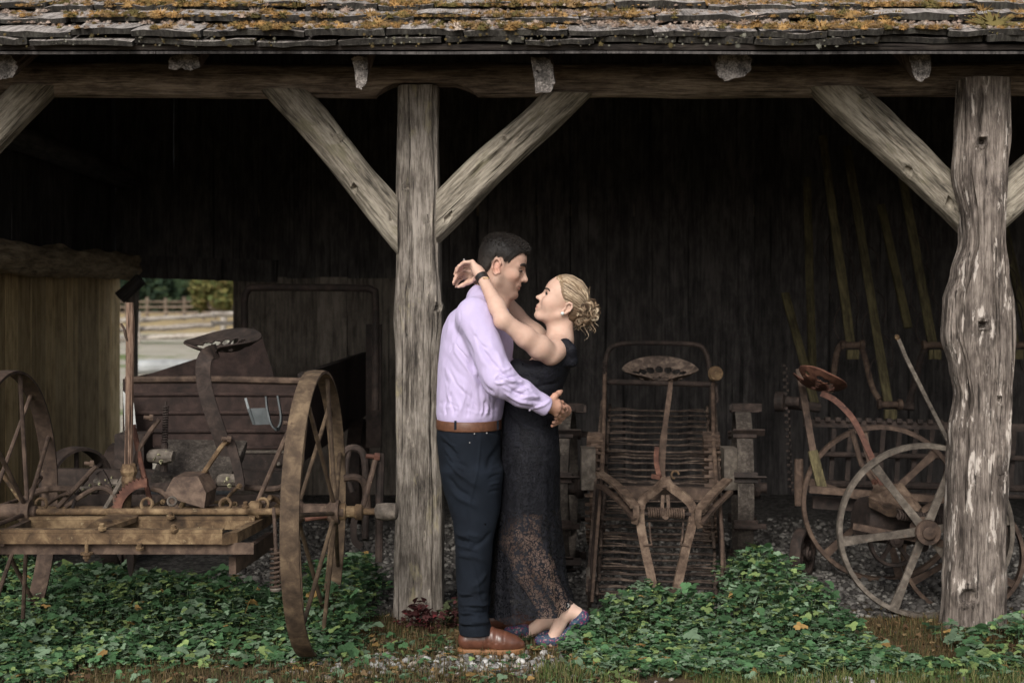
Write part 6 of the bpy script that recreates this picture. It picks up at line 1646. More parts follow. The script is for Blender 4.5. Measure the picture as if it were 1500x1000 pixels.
def shirt_cut(pt, d):
    n0 = nk1 - nk0; n0 = n0 / np.linalg.norm(n0)
    hol = np.sqrt((np.cross(pt - nk0, n0) ** 2).sum(1)) - .066
    hol = np.where((pt - nk0) @ n0 > -.02, hol, 1)
    d = np.maximum(d, -hol)
    ax = PN(799, 594.5, 5.986) - PN(764, 576, 5.945); ax = ax / np.linalg.norm(ax); e = PN(803, 596, 5.99)
    return np.where((np.abs(pt - e) < .12).all(1), np.maximum(d, (pt - e) @ ax + .004), d)
V, F = largest(*S.mesh(.004, shirt_cut)); V = smooth_verts(V, F, 2, .5); N = normals(V, F)
def fx(px, py, Y=6.0): p = P(px, py, Y); return p.x, p.z
def fl(a, b, w, amp): return (*fx(*a), *fx(*b), w, amp)
near = np.clip(-N[:, 1] * 1.5 + .1, 0, 1)
rt_ = random.Random(9); TUCKS = []
for i in range(13):      # gathers above the belt
    x0 = 644 + i * 7 + rt_.uniform(-3, 3); TUCKS.append(fl((x0 + rt_.uniform(-5, 5), 612 - rt_.uniform(18, 55)), (x0, 611), .0065, rt_.choice((-1, 1)) * rt_.uniform(.003, .006)))
for i in range(12):      # wrinkles across the sleeve, tight at the elbow
    t = i / 11; cx_, cy_ = 704 + 88 * t, 500 + 92 * t ** .75; ang = math.radians(rt_.uniform(-40, 10) + (60 if t < .35 else 0)); L = rt_.uniform(9, 19)
    TUCKS.append(fl((cx_ - L * math.cos(ang), cy_ - L * math.sin(ang)), (cx_ + L * math.cos(ang), cy_ + L * math.sin(ang)), .006, rt_.choice((-1, 1)) * rt_.uniform(.003, .0065)))
for a0, b0 in (((662, 452), (650, 500)), ((671, 462), (655, 530)), ((664, 500), (700, 575)), ((655, 540), (690, 590)), ((650, 560), (664, 600)), ((684, 555), (700, 600))): TUCKS.append(fl(a0, b0, .007, rt_.choice((-1, 1)) * .0042))
TUCKS.append(fl((676, 452), (668, 500), .003, -.004)); TUCKS.append(fl((668, 500), (690, 540), .003, -.004))      # armhole seam
V = folds(V, N, [
    fl((672, 478), (697, 548), .014, -.014), fl((697, 548), (722, 578), .012, -.012),                       # seam between torso and sleeve
    fl((718, 500), (741, 546), .010, .006), fl((706, 500), (733, 560), .011, -.006), fl((688, 470), (716, 540), .012, .005),
    fl((729, 541), (752, 552), .008, -.011), fl((736, 551), (768, 559), .008, .011), fl((725, 556), (754, 570), .008, .010), fl((731, 560), (770, 577), .007, -.012), fl((738, 573), (775, 590), .008, .010),
    fl((757, 556), (784, 577), .007, -.009), fl((764, 562), (790, 582), .007, .008), fl((748, 582), (786, 600), .006, -.007),
    fl((646, 520), (690, 560), .012, -0.0024), fl((644, 535), (680, 572), .012, 0.0024), fl((648, 550), (668, 607), .010, -0.0024), fl((660, 560), (676, 608), .010, 0.0024), fl((700, 560), (690, 610), .010, -0.0024), fl((712, 575), (705, 611), .009, 0.0024), fl((723, 585), (724, 611), .009, -0.0021),
    fl((655, 470), (672, 520), .012, 0.0021), fl((664, 450), (690, 452), .010, -0.0015), fl((646, 500), (656, 560), .011, 0.0021), fl((642, 600), (735, 604), .007, 0.0018), fl((640, 590), (690, 600), .008, -0.0015),
    fl((652, 480), (648, 540), .010, -0.0018), fl((690, 445), (672, 475), .012, -0.0018), fl((739, 510), (748, 530), .007, -0.0024)] + TUCKS, near)
Va = V * np.array([1, 1, .45]); V = V + N * (np_noise(Va, 18, 5) * .0035 + np_noise(Va, 48, 2) * .0014)[:, None]
shirt = from_np('shirt', V, F, M_SHIRT, man, True)
# collar: folded band round the neck
ax = (nk1 - nk0) / np.linalg.norm(nk1 - nk0); e1 = np.cross(ax, [0, 1, 0]); e1 /= np.linalg.norm(e1); e2 = np.cross(ax, e1)
Vc = []; nr = 48; cc = nk0 + ax * .008
prof = [(.071, -.012), (.0695, .022), (.0715, .030), (.076, .029), (.083, .006), (.0845, -.012), (.080, -.011), (.074, .012)]
for i in range(nr):
    a = 2 * math.pi * i / nr; d = math.cos(a) * e1 + math.sin(a) * e2
    f = max(0, d[0]) ** 3
    for r, t in prof: Vc.append(cc + d * (r * (1 - .06 * f) + .0) + ax * (t * (1 - .1 * f) - .014 * f))
m = len(prof); Fc = [(i * m + j, ((i + 1) % nr) * m + j, ((i + 1) % nr) * m + (j + 1) % m, i * m + (j + 1) % m) for i in range(nr) for j in range(m)]
from_np('collar', np.array(Vc), np.array(Fc), M_SHIRT, man, True)
mb = MB()
mb.lathe(P(776, 600.5, 5.925), (0, -1, -.3), [(.0045, -.004), (.0045, .001), (.003, .002)], 10)
b_ = mb.build('cuff_button', plain_mat('grey_button', (.30, .27, .34), .6, .1, 80), man)

# trousers
S = SDF()
prof_prim(S, [(616, 641, 734, .174), (640, 640, 734, .185), (670, 643, 734, .185), (700, 649, 734, .178), (725, 656, 731, .165), (745, 664, 728, .14)], 6.19, .03)
prof_prim(S, [(690, 650, 733, .115, 6.105), (730, 657, 731, .112, 6.10), (760, 663.5, 728, .105, 6.09), (790, 665.5, 723, .10, 6.085), (820, 667, 720, .097, 6.08), (860, 669, 716, .092, 6.07), (890, 671, 714, .088, 6.06), (912, 672, 718, .088, 6.06), (927, 673, 722, .09, 6.06)], 6.08, .07)
prof_prim(S, [(690, 652, 733, .11, 6.28), (760, 672, 734, .10, 6.33), (820, 690, 740, .09, 6.38), (880, 704, 746, .085, 6.42), (899, 706, 752, .086, 6.42)], 6.3, .04)
V, F = S.mesh(.0042); V = smooth_verts(V, F, 2, .5); N = normals(V, F); near = np.clip(-N[:, 1] * 1.5 + .1, 0, 1)
V = folds(V, N, [fl((645, 650), (690, 690), .012, -.009), fl((650, 665), (700, 715), .012, .008), fl((733, 650), (712, 690), .012, -.007), fl((653, 700), (690, 730), .011, -.008), fl((657, 715), (700, 745), .012, .007),
    fl((668, 790), (700, 800), .010, -.008), fl((667, 780), (705, 786), .010, .008), fl((669, 806), (712, 822), .010, .007), fl((720, 780), (690, 805), .010, -.007), fl((672, 875), (715, 868), .010, -.008), fl((672, 888), (718, 884), .010, .009), fl((673, 900), (720, 896), .009, -.009), fl((674, 911), (722, 910), .009, .009),
    fl((694, 635), (696, 900), .005, .004), fl((706, 625), (735, 645), .006, -.004), fl((715, 840), (690, 860), .01, .006)] + [fl((640 + k * 3, 640 + k * 9), (668 + k * 5, 655 + k * 12), .006, (-1) ** k * .0045) for k in range(5)] + [fl((672, 868 + k * 7), (700 + (k % 3) * 8, 872 + k * 7 - (k % 2) * 6), .006, (-1) ** k * .006) for k in range(8)] + [fl((668, 782 + k * 8), (690 + (k % 2) * 12, 788 + k * 7), .006, (-1) ** k * .005) for k in range(5)] + [fl((715, 690 + k * 10), (733, 684 + k * 12), .006, (-1) ** k * .004) for k in range(4)], near)
V = V + N * (np_noise(V, 14, 9) * .0045)[:, None]
tr = from_np('trousers', V, F, M_TROUSER, man, True)
mb = MB()
for a, b in ((695, 635), (713, 634), (688, 648)): mb.lathe(P(a, b, 6.005), (0, -1, 0), [(.003, -.012), (.003, .003), (.0015, .004)], 8)
mb.build('rivet', M_METAL, man)
# belt + loops
def ring(rows, Yc, name, mat, parent, n=72, thick=.006):
    """rows (py, l, r, b): outer skin of a worn band"""
    Vr = []; 
    for off in (0, -thick):
        for py, l, r, b in rows:
            c = P((l + r) / 2, py, Yc); a = (r - l) / 2 * Yc / FPX + off
            for i in range(n): t = 2 * math.pi * i / n; Vr.append((c.x + a * math.cos(t), c.y + (b + off) * math.sin(t), c.z))
    m = len(rows); Fr = []
    def q(o, j, i): return (o * m + j) * n + i % n
    for j in range(m - 1):
        for i in range(n): Fr.append((q(0, j, i), q(0, j, i + 1), q(0, j + 1, i + 1), q(0, j + 1, i))); Fr.append((q(1, j, i + 1), q(1, j, i), q(1, j + 1, i), q(1, j + 1, i + 1)))
    for i in range(n): Fr.append((q(0, 0, i + 1), q(0, 0, i), q(1, 0, i), q(1, 0, i + 1))); Fr.append((q(0, m - 1, i), q(0, m - 1, i + 1), q(1, m - 1, i + 1), q(1, m - 1, i)))
    return from_np(name, np.array(Vr), np.array(Fr), mat, parent, True)
ring([(613.5, 639.5, 734.5, .1805), (615, 639, 735, .182), (626, 639, 735, .1835), (627.5, 639.5, 734.5, .182)], 6.19, 'belt', M_BELT, man)
for bx, t in ((667, 0), (729, 0)):
    a = (735 - 639) / 2; dx = bx - 687; yy = 6.19 - .1865 * math.sqrt(max(0, 1 - (dx / a) ** 2))
    mb = MB(); mb.box(P(bx, 622.5, yy), (.010, .007, .038)); mb.build('belt_loop', M_TROUSER, man)
# shoes
def man_shoe(heel, toe, Y, nm):
    hx, hy = heel; tx, ty = toe; S = SDF()
    h = PN(hx, hy, Y); t = PN(tx, ty, Y); h[2] = .045; t[2] = .042; d = t - h; d[2] = 0; Ln = np.linalg.norm(d); d /= Ln; up = np.array([0, 0, 1.0])
    f = lambda u, z, y=0: h + d * (u * Ln) + up * (z - .045) + np.array([0, y, 0])
    S.cone(f(.12, .055), f(.30, .060), .036, .037, .02); S.cone(f(.10, .06), f(.16, .085), .034, .032, .02); S.cone(f(.30, .062), f(.52, .082), .036, .026, .02)
    S.cone(f(.30, .06), f(.66, .052), .038, .042, .02); S.cone(f(.66, .050), f(.84, .044), .041, .034, .02); S.cone(f(.84, .044), f(.97, .038), .034, .020, .02); S.cone(f(.42, .085), f(.68, .060), .022, .026, .03)
    up_m = S.mesh(.0036, lambda pt, dd: np.maximum(dd, .024 - pt[:, 2])); Vs, Fs = up_m; Vs = smooth_verts(Vs, Fs, 1, .4); Ns = normals(Vs, Fs)
    u = ((Vs - h) @ d) / Ln
    for uu, am in ((.40, .002), (.46, -.002), (.52, .002), (.58, -.002), (.70, -.0018)): Vs = Vs + Ns * (am * np.exp(-((u - uu) / .02) ** 2) * (Vs[:, 2] > .05))[:, None]
    sh = from_np(nm, Vs, Fs, M_SHOE, man, True)
    S2 = SDF(); n_ = 14
    pts = [(0.02, .026), (.15, .036), (.35, .032), (.55, .035), (.68, .041), (.85, .036), (.98, .021)]
    for (u0, w0), (u1, w1) in zip(pts, pts[1:]): S2.ell((f(u0, .02) + f(u1, .02)) / 2, (abs(u1 - u0) * Ln * .5 + .016, (w0 + w1) / 2 + .001, .06), None, .05)
    V2, F2 = S2.mesh(.004, lambda pt, dd: np.maximum(dd, np.abs(pt[:, 2] - .0135) - .0115)); from_np('sole', V2, F2, M_SOLE, sh, False)
    mb = MB()
    for i in range(4):
        u0 = .42 + i * .055; mb.tube([Vector(f(u0 + .02, .092 - i * .008, -.022)), Vector(f(u0 + .03, .108 - i * .009, 0)), Vector(f(u0 + .02, .092 - i * .008, .022))], .0028, 6)
    mb.build('lace', M_BLACK, sh)
man_shoe((674, 944), (765, 952), 6.05, 'shoe')
man_shoe((706, 921), (782, 922), 6.42, 'shoe')

# =================================================================== woman
woman = thing('person', (P(790, 940, 6.22).x, 6.22, 0), 'blonde woman in navy lace dress on tiptoe with arms round the man\'s neck', 'person')
HW = Head(PN(826, 443, WY), -1, math.radians(-25), .99)
S = SDF(); add_head(S, HW, True)
S.cone(HW.w(-.026, 0, -.040), PN(822, 497, WY), .042, .046, .03); S.cone(HW.w(.008, 0, -.070), PN(814, 495, WY), .034, .040, .03)
S.cone(PN(821, 497, WY), PN(816, 512, WY - .135), .040, .042, .04); S.cone(PN(821, 497, WY), PN(816, 512, WY + .135), .040, .042, .04)
prof_prim(S, [(500, 803, 834, .09), (515, 788, 836, .14), (540, 762, 829, .130), (570, 756, 812, .108), (605, 752, 806, .100), (660, 750, 806, .12), (700, 752, 804, .12)], WY, .04)
S.chain([PN(806, 519, 6.055), PN(790, 508, 6.015), PN(770, 494, 5.98), PN(737, 468, 5.945)], [.047, .047, .0405, .0325], .03); S.ell(PN(733.5, 473, 5.945), (.020, .020, .018), None, .03)
S.chain([PN(737, 468, 5.945), PN(728, 449, 5.98), PN(707, 408, 6.075)], [.0335, .0345, .0215], .02)
S.chain([PN(811, 517, 6.385), PN(783, 489, 6.42), PN(755, 460, 6.43)], [.050, .042, .034], .03)
S.chain([PN(755, 460, 6.43), PN(735, 436, 6.39), PN(700, 409, 6.27)], [.037, .036, .023], .02)
# near hand, over the back of his neck
S.cone(PN(707, 408, 6.075), PN(700, 397, 6.10), .023, .025, .01)
kn = [(692, 383.5, 6.105), (690.5, 385, 6.125), (690, 388, 6.145), (691, 392, 6.16)]
for p in kn: S.cone(PN(702, 400, 6.10), PN(*p), .019, .0105, .012)
for p, q, r, t in zip(kn, [(680, 384, 6.12), (677, 386, 6.14), (676.5, 390, 6.16), (678, 395, 6.175)], [(672, 390, 6.13), (669, 393.5, 6.155), (668.5, 398, 6.175), (671, 401, 6.185)], [(668, 398, 6.14), (666, 402, 6.165), (667, 407, 6.185), (670, 409, 6.195)]):
    finger(S, [p, q, r, t], .0078, .0058)
finger(S, [(701, 399, 6.12), (696, 407, 6.155), (690, 412, 6.165), (684, 416, 6.175)], .0105, .0072, .01)
# far hand, below it
S.cone(PN(700, 409, 6.27), PN(688, 402, 6.23), .025, .025, .01)
for p, q, r, t in zip([(680, 399, 6.20), (679, 402, 6.215), (680, 406, 6.23)], [(671, 402, 6.17), (670, 406, 6.18), (672, 411, 6.20)], [(666.5, 408, 6.15), (666, 411, 6.165), (669, 416, 6.18)], [(664, 414, 6.14), (664.5, 416, 6.155), (668, 420, 6.17)]):
    S.cone(PN(688, 402, 6.225), PN(*p), .018, .0105, .012); finger(S, [p, q, r, t], .0076, .0055)
finger(S, [(690, 408, 6.20), (684, 414, 6.16), (678, 417.5, 6.145), (671.5, 420, 6.135)], .0105, .0068, .01)
# legs (seen through the lace) and feet, heels lifted
for hp, kn_, an, ba, to, hl_ in (((785, 690, 6.14), (772, 785, 6.15), (829, 893, 6.165), (808, 938, 6.165), (793, 943, 6.165), (846, 898, 6.16)), ((785, 690, 6.30), (748, 790, 6.30), (805, 905, 6.32), (768, 931, 6.32), (748, 934, 6.32), (815, 915, 6.32))):
    S.chain([PN(*hp), PN(*kn_)], [.064, .050], .04); mid = PN(*kn_) * .6 + PN(*an) * .4; mid[0] -= .004
    S.chain([PN(*kn_), mid, PN(*an)], [.048, .047, .029], .04)
    S.cone(PN(*an), PN(*ba), .034, .026, .03); S.cone(PN(*ba), PN(*to), .026, .019, .02); S.cone(PN(*an), PN(*hl_), .03, .028, .03)
V, F = S.mesh(.0034); V = smooth_verts(V, F, 1, .4)
L = HW.loc(V); x, y, z = L.T; px, py = pxof(V)
col = np.tile(np.array([[.53, .352, .275]]), (len(V), 1))
hd = (np.abs(x) < .14) & (np.abs(y) < .1) & (z > -.15) & (px > 775) & (px < 870) & (py < 490)
blend(bumpf(L, (.094, 0, -.0685), (.018, .022, .0105)) * hd, (.42, .13, .115), .9)
for s_ in (-1, 1):
    blend(bumpf(L, (.082, s_ * .031, .019), (.020, .026, .0050)) * hd, (.13, .075, .045), .85)
    blend(bumpf(L, (.086, s_ * .032, .004), (.014, .022, .007)) * hd, (.09, .055, .05), .75)
    blend(bumpf(L, (.093, s_ * .031, -.003), (.010, .013, .0045)) * hd, (.03, .022, .022), .95)
    blend(bumpf(L, (.084, s_ * .044, -.004), (.010, .008, .0035)) * hd, (.65, .58, .55), .8)
    blend(bumpf(L, (.058, s_ * .05, -.035), (.035, .03, .022)) * hd, (.58, .29, .22), .25)
blend((py > 880).astype(float), (.60, .42, .34), .7)
g1 = np_noise(V, 22, 6, 2); g2 = np_noise(V, 60, 3)
col = col * (1 + .09 * g1[:, None] * np.array([[.5, 1.0, 1.1]]) + .05 * g2[:, None])
from_np('body', V, F, M_SKIN, woman, True, col=np.clip(col, 0, 1))

SW_ = S
face_hair(HW, SW_, woman, M_BROW, .0030, .0046, .003)
# hair: scalp cap, strands drawn back, twisted knot of curls
S = SDF(); k = HW.k
S.ell(HW.w(.000, 0, .035), np.array((.097, .079, .086)) * k, HW.R, .01); S.ell(HW.w(.030, 0, .031), np.array((.068, .069, .071)) * k, HW.R, .03)
S.ell(HW.w(-.05, 0, -.015), np.array((.050, .062, .056)) * k, HW.R, .03); S.ell(HW.w(-.095, 0, .004), np.array((.038, .048, .044)) * k, HW.R, .03)
HLX, HLZ = [-.14, -.085, -.05, -.038, -.034, .000, .012, .030, .044, .060, .075, .12], [-.075, -.072, -.068, -.04, .006, .012, .014, .032, .058, .080, .097, .104]
def wo_hair(pt, d):
    l = HW.loc(pt); return np.maximum(d, (np.interp(l[:, 0], HLX, HLZ) - l[:, 2]) * k * .8)
V, F = S.mesh(.0032, wo_hair); N = normals(V, F); V = V + N * (np_noise(V, 90, 3, 2) * .002)[:, None]
l = HW.loc(V); g = np_noise(V * np.array([1, 1, 1]), 45, 6)
c = np.array([[.12, .080, .050]]) * (1 + .5 * g)[:, None] + np.clip((l[:, 0] - .0) / .08, 0, 1)[:, None] * np.array([[.14, .10, .06]])
hair = from_np('hair', V, F, M_HAIR, woman, True, col=np.clip(c, .02, 1))
Vs, Fs, Cs = [], [], []; nb_ = 0; rh = random.Random(11)
TONES = [(.085, .056, .036), (.20, .138, .088), (.36, .265, .175), (.50, .40, .285), (.13, .088, .056)]
def strand(pts, r, tone):
    global nb_
    mb = MB(); mb.tube(pts, r, 5); v = np.array(mb.v); f = [q for q in mb.f if len(q) == 4]
    Vs.append(v); Fs.append(np.array(f) + nb_); nb_ += len(v); Cs.append(np.tile(np.array(tone) * rh.uniform(.75, 1.25), (len(v), 1)))
def skull(a, b, lift):
    """a: position from hairline (0) to knot (1); b: angle over the head -1..1"""
    th = b * 1.55
    st_ = np.array([.083 - .083 * abs(b) ** 1.6, math.sin(th) * .068, .090 * math.cos(th) ** .8 if math.cos(th) > 0 else 0]); st_[2] = max(st_[2], .012)
    en = np.array([-.100, .022 * b, .026 - .02 * abs(b)])
    p = st_ * (1 - a) + en * a; c_ = np.array([0, 0, .034]); d = p - c_; d = d / np.linalg.norm(d)
    rr = 1 / math.sqrt((d[0] / .097) ** 2 + (d[1] / .079) ** 2 + (d[2] / .086) ** 2)
    return Vector(HW.w(*(c_ + d * (rr + lift))))
for i in range(900):
    b = rh.uniform(-1, 1); ph = rh.uniform(0, 6); am = rh.uniform(.02, .07)
    pts = [skull(t / 14, b + am * math.sin(t * .55 + ph), .001 + .004 * math.sin(t / 14 * 3.1)) for t in range(0, 15)]
    r0 = rh.choice((.0006, .0009, .0014, .002)); strand(pts, [r0 * (.5 + .5 * math.sin(.3 + 2.6 * t / 14)) for t in range(15)], rh.choice(TONES))
for i in range(420):  # drawn up from the nape and behind the ears
    sg = rh.choice((-1, 1)); u = rh.random()
    p0 = np.array([-.030 - .055 * u, sg * (.069 - .050 * u), -.004 - .066 * u + rh.uniform(0, .03)]); p1 = np.array([-.105, sg * rh.uniform(0, .03), rh.uniform(-.012, .022)]); bow = np.array([-.014, sg * .014, 0])
    pts = []
    for t in range(10):
        a = t / 9; q_ = p0 * (1 - a) + p1 * a + bow * math.sin(math.pi * a) * (1.0 + .15 * math.sin(i)); c0 = np.array([-.02, 0, .01]); d_ = q_ - c0; d_ /= np.linalg.norm(d_)
        rr = max(1 / math.sqrt((d_[0] / .100) ** 2 + (d_[1] / .077) ** 2 + (d_[2] / .082) ** 2) - .012, np.linalg.norm(q_ - c0)); pts.append(Vector(HW.w(*(c0 + d_ * (rr + .002)))))
    strand(pts, rh.choice((.0007, .001, .0015, .002)), rh.choice(TONES))
# braided twists along the near side
for b0 in (-.30, -.62, .35):
    for phs in (0, 2.1, 4.2):
        pts = []
        for t in range(26):
            q = skull(t / 25, b0 + .05 * math.sin(t * .3) + .045 * math.sin(t * 1.15 + phs), .004 + .0045 * math.cos(t * 1.15 + phs)); pts.append(q)
        for q_ in range(5): strand([p + Vector((rh.gauss(0, .0016), rh.gauss(0, .0016), rh.gauss(0, .0016))) for p in pts], .0018, TONES[1 + (phs > 2) + q_ % 2])
# curls in the knot
for i in range(150):
    c_ = np.array([-.108 + rh.gauss(0, .020), rh.gauss(0, .030), -.002 + rh.gauss(0, .027)]); R1 = rh.uniform(.010, .026); a0 = rh.uniform(0, 6.28)
    n1 = Vector((rh.gauss(0, 1), rh.gauss(0, 1) + 1.0, rh.gauss(0, 1))).normalized(); e1_ = n1.orthogonal().normalized(); e2_ = n1.cross(e1_)
    turns = rh.uniform(.5, 1.15); pts = []
    for t in range(15):
        a = a0 + turns * 6.28 * t / 14; rr = R1 * (1 - .35 * t / 14)
        q = Vector(c_) + e1_ * (rr * math.cos(a)) + e2_ * (rr * math.sin(a)) + n1 * (.012 * t / 14); pts.append(Vector(HW.w(*q)))
    tn = rh.choice(TONES)
    for q_ in range(6):
        off = Vector((rh.gauss(0, .0022), rh.gauss(0, .0022), rh.gauss(0, .0022))); r0 = rh.uniform(.0010, .0022)
        strand([p + off * (.4 + math.sin(3.1 * t / 14)) for t, p in enumerate(pts)], [r0 * (.35 + .65 * math.sin(.2 + 2.7 * t / 14)) for t in range(15)], tn)
for i in range(26):  # loose ends hanging from the knot
    x0 = Vector((-.115 + rh.gauss(0, .018), rh.gauss(0, .028), -.015 + rh.gauss(0, .02))); d = Vector((-.030 + rh.gauss(0, .018), rh.gauss(0, .012), -.055 + rh.gauss(0, .02)))
    pts = [Vector(HW.w(*(x0 + d * (t / 10) + Vector((.012 * math.sin(t * .7 + i), .008 * math.cos(t * .7 + i), 0))))) for t in range(11)]
    strand(pts, [rh.choice((.0007, .0022, .003)) * (1.1 - t / 11) for t in range(11)], rh.choice(TONES))
for i in range(60):  # fly-away hairs
    b = rh.uniform(-1, 1); q = skull(rh.uniform(.3, 1), b, .003); d = Vector((rh.gauss(.02, .014), rh.gauss(0, .02), rh.gauss(-.004, .018)))
    strand([q + d * (t / 6) + Vector((0, 0, .006 * math.sin(t * .6 + i))) for t in range(7)], .0006, TONES[2])
from_np('hair_strands', np.vstack(Vs), np.vstack(Fs), M_HAIR, hair, True, col=np.vstack(Cs))
hair['kind'] = 'stuff' if False else 'thing'
del hair['kind']
# dress bodice
S = SDF()
prof_prim(S, [(501, 822, 838, .11), (507, 812, 839, .135), (518, 792, 840, .155), (535, 764, 837, .160), (555, 747, 829, .148), (575, 741.5, 822, .134), (595, 738, 817.5, .127), (612, 736, 816.5, .132), (630, 735, 817.5, .148), (650, 734, 820, .160)], WY, .03)
S.chain([PN(837, 528, WY - .11), PN(836, 512, WY - .135), PN(828, 503, WY - .130), PN(815, 503, WY - .115), PN(798, 515, WY - .12)], [.030, .022, .017, .016, .022], .02); S.cone(PN(824, 504, WY + .10), PN(830, 506, WY + .125), .020, .016, .03)
S.ell(PN(760, 545, WY - .07), (.055, .06, .06), None, .05); S.ell(PN(760, 545, WY + .07), (.055, .06, .06), None, .05)
for Y_, sg in ((6.055, -1), (6.385, 1)):
    S.cone(PN(804, 524, Y_ + sg * .03), PN(770, 496, Y_ + sg * .06), .050, .048, .006, True)
def neckcut(pt, d):
    a = PN(817, 503, WY); b = PN(818, 470, WY); n0 = (b - a) / np.linalg.norm(b - a); hol = np.sqrt((np.cross(pt - a, n0) ** 2).sum(1)) - .070
    hol = np.where((pt - a) @ n0 > -.03, hol, 1); return np.maximum(d, -hol)
V, F = largest(*S.mesh(.004, neckcut)); V = smooth_verts(V, F, 2, .5); N = normals(V, F); near = np.clip(-N[:, 1] * 1.5 + .1, 0, 1)
V = folds(V, N, [fl((748, 575), (815, 600), .010, .005), fl((745, 590), (812, 615), .010, -.006), fl((740, 605), (800, 640), .011, .006), fl((820, 560), (775, 575), .010, -.005), fl((800, 610), (822, 590), .009, .005), fl((760, 550), (800, 562), .012, -.004)], near)
V = V + N * (np_noise(V, 130, 5) * .0010 + np_noise(V, 18, 5) * .002)[:, None]
dress = from_np('dress', V, F, M_DRESS, woman, True)
# skirt: lined to above the knee, sheer lace below
def skirt(rows, hem, name, mat, parent, seed, amp, inset=0.0, n=150, m=90):
    pys = [r[0] for r in rows]; V = []
    for j in range(m + 1):
        for i in range(n):
            t = 2 * math.pi * i / n; h_ = hem(t); py = pys[0] + (h_ - pys[0]) * j / m
            l, r, b = [np.interp(py, pys, [q[c] for q in rows]) for c in (1, 2, 3)]
            u = j / m; c = P((l + r) / 2, py, WY); a = (r - l) / 2 * WY / FPX
            w = amp * u ** 1.2 * (math.sin(7 * t + 1.5 * u + seed) + .6 * math.sin(12 * t - 2 * u + seed * 2) + .5 * math.sin(19 * t + seed))
            w += .004 * mnoise.noise(Vector((math.cos(t) * 3, math.sin(t) * 3 + seed, py * .03)))
            V.append((c.x + (a + w - inset) * math.cos(t), c.y + (b + w - inset) * math.sin(t), c.z))
    F = [(j * n + i, j * n + (i + 1) % n, (j + 1) * n + (i + 1) % n, (j + 1) * n + i) for j in range(m) for i in range(n)]
    return from_np(name, np.array(V), np.array(F), mat, parent, True)
SK = [(618, 736, 817, .138), (640, 734, 819.5, .156), (668, 732.5, 821.5, .168), (700, 731, 819, .168), (745, 729, 819.5, .166), (790, 726, 823, .170), (830, 723, 828, .178), (855, 721, 832, .185), (872, 720, 839, .19), (905, 717, 845, .195)]
skirt(SK, lambda t: 891 - 8 * math.cos(t) + 9 * (math.sin(t) < 0) * abs(math.sin(t)) * (1 - .6 * max(0, math.cos(t))) - 4 * abs(math.sin(t)) + 3 * math.sin(5 * t), 'lace_skirt', M_LACE, dress, 1.7, .0062)
skirt(SK[:6], lambda t: 744 + 1.5 * math.sin(4 * t), 'skirt_lining', M_DRESS, dress, 1.7, .0035, .006)
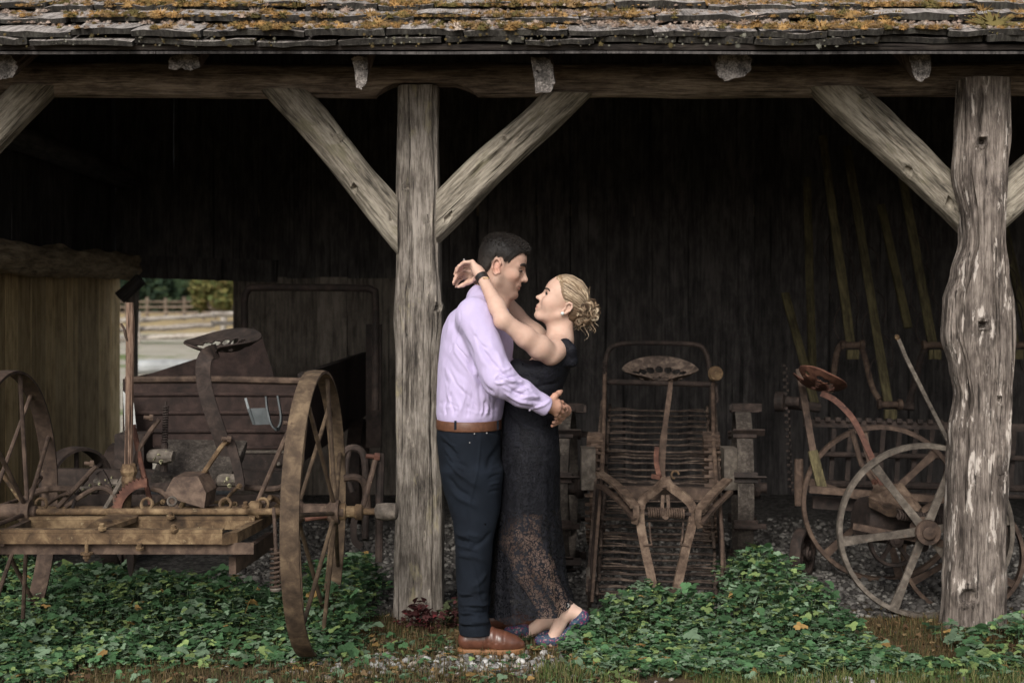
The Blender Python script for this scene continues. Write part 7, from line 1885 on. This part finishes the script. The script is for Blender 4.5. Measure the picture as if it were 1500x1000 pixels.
# ballet flats with a dark floral print
def floral():
    t = NT('floral_shoe_fabric'); tc = t.n('ShaderNodeTexCoord').outputs['Object']
    v = t.n('ShaderNodeTexVoronoi', {'Vector': tc, 'Scale': 150.0}).outputs['Color']; b = t.n('ShaderNodeSeparateColor', {0: v}).outputs[0]
    return t.finish(t.bsdf(t.ramp(b, [(0.0, (.018, .035, .075)), (.35, (.03, .05, .09)), (.5, (.20, .03, .09)), (.62, (.03, .07, .10)), (.78, (.27, .16, .18)), (.9, (.04, .03, .08))], 'CONSTANT'), .7))
M_FLORAL = floral()
for hl_, ba, to, cup in (((848, 900, 6.16), (812, 941, 6.165), (791, 944, 6.165), True), ((818, 918, 6.32), (768, 934, 6.32), (745, 935, 6.32), False)):
    S = SDF(); h, b, t = PN(*hl_), PN(*ba), PN(*to); t[2] = max(t[2], .028); b[2] = max(b[2], .03)
    S.cone(b, t, .034, .025, .02)
    h2 = h + np.array([.010, 0, -.012])
    S.cone(h2, h2 + (b - h) * .2, .036, .030, .015); S.cone(h2 + np.array([.004, 0, -.018]), b + np.array([0, 0, -.012]), .020, .020, .01)
    foot_a, foot_b = PN(*((832, 893, 6.16) if cup else (805, 905, 6.32))), b
    def cutshoe(pt, d):
        q = np.where(pt[:, 2] > 1e9, 0, 0) + 0.0
        # open top: remove what lies above the foot's upper side
        n0 = np.cross((b - h), [0, 1, 0]); n0 = n0 / np.linalg.norm(n0); n0 = n0 if n0[2] > 0 else -n0
        return np.maximum(d, .010 - pt[:, 2])
    V, F = largest(*S.mesh(.0036, cutshoe))
    sh = from_np('flat_shoe', V, F, M_FLORAL, woman, True)
    mb = MB(); dv = Vector(b - h); off = Vector((.004, 0, -.030))
    pts = [Vector(h2) + off * 1.05 + Vector((.012, 0, 0)), Vector(h2).lerp(Vector(b), .35) + off, Vector(h2).lerp(Vector(b), .75) + off, Vector(b) + Vector((0, 0, -.027)), Vector(t) + Vector((-.02, 0, -.02))]
    pts = [Vector((p.x, p.y, max(p.z, .006))) for p in pts]
    mb.path(spline(pts, 5), [.05] * 21, .006, up=(0, 0, 1)); mb.build('sole', M_BELT, sh)
mb = MB(); mb.tube(arc(PN(831, 886, 6.115), (1, 0, 0), (0, .2, 1), .007, 0, 2 * math.pi, 14)[:-1], .0025, 6, True); mb.build('ankle_buckle', M_METAL, woman)
# jewellery
def wrist_band(a, b, r, w, mat, name, parent):
    a = Vector(a); b = Vector(b); ax = (b - a).normalized(); mb = MB(); mb.lathe(a, ax, [(r, -w / 2), (r + .0035, -w / 2), (r + .0035, w / 2), (r, w / 2)], 28, closed=True); return mb.build(name, mat, parent, smooth=40)
wa, wb = P(706.5, 407.5, 6.076), P(713, 420, 6.045)
br = wrist_band(wa, wb, .0245, .026, M_BLACK, 'bracelet', woman)
mb = MB()
for i in range(3): mb.lathe(P(709 + i * 2.6, 407.5 - i * .2, 6.042 + .006 * i), (0.2, -1, .1), [(.004, 0), (.003, .003)], 8)
mb.build('bead', plain_mat('gold_metal', (.6, .42, .2), .35, .2, 80, Metallic=.9), br)
mb = MB(); q = HW.w(-.012, -.082, -.047) if (HW.w(0, -1, 0)[1] < HW.w(0, 1, 0)[1]) else HW.w(-.012, .082, -.047)
mb.lathe(Vector(q) + Vector((0, .006, 0)), (0, -1, 0), [(.001, -.008), (.0072, -.005), (.0078, 0), (.0055, .005), (.001, .007)], 14); mb.build('earring', plain_mat('pearl', (.62, .68, .66), .25, .05, 40), woman, smooth=60)
mb = MB(); mb.lathe(P(680.5, 383, 6.118), (-.3, 0, 1), [(.004, .004), (.0052, .009), (.001, .013)], 8); mb.build('ring_stone', M_METAL, woman)
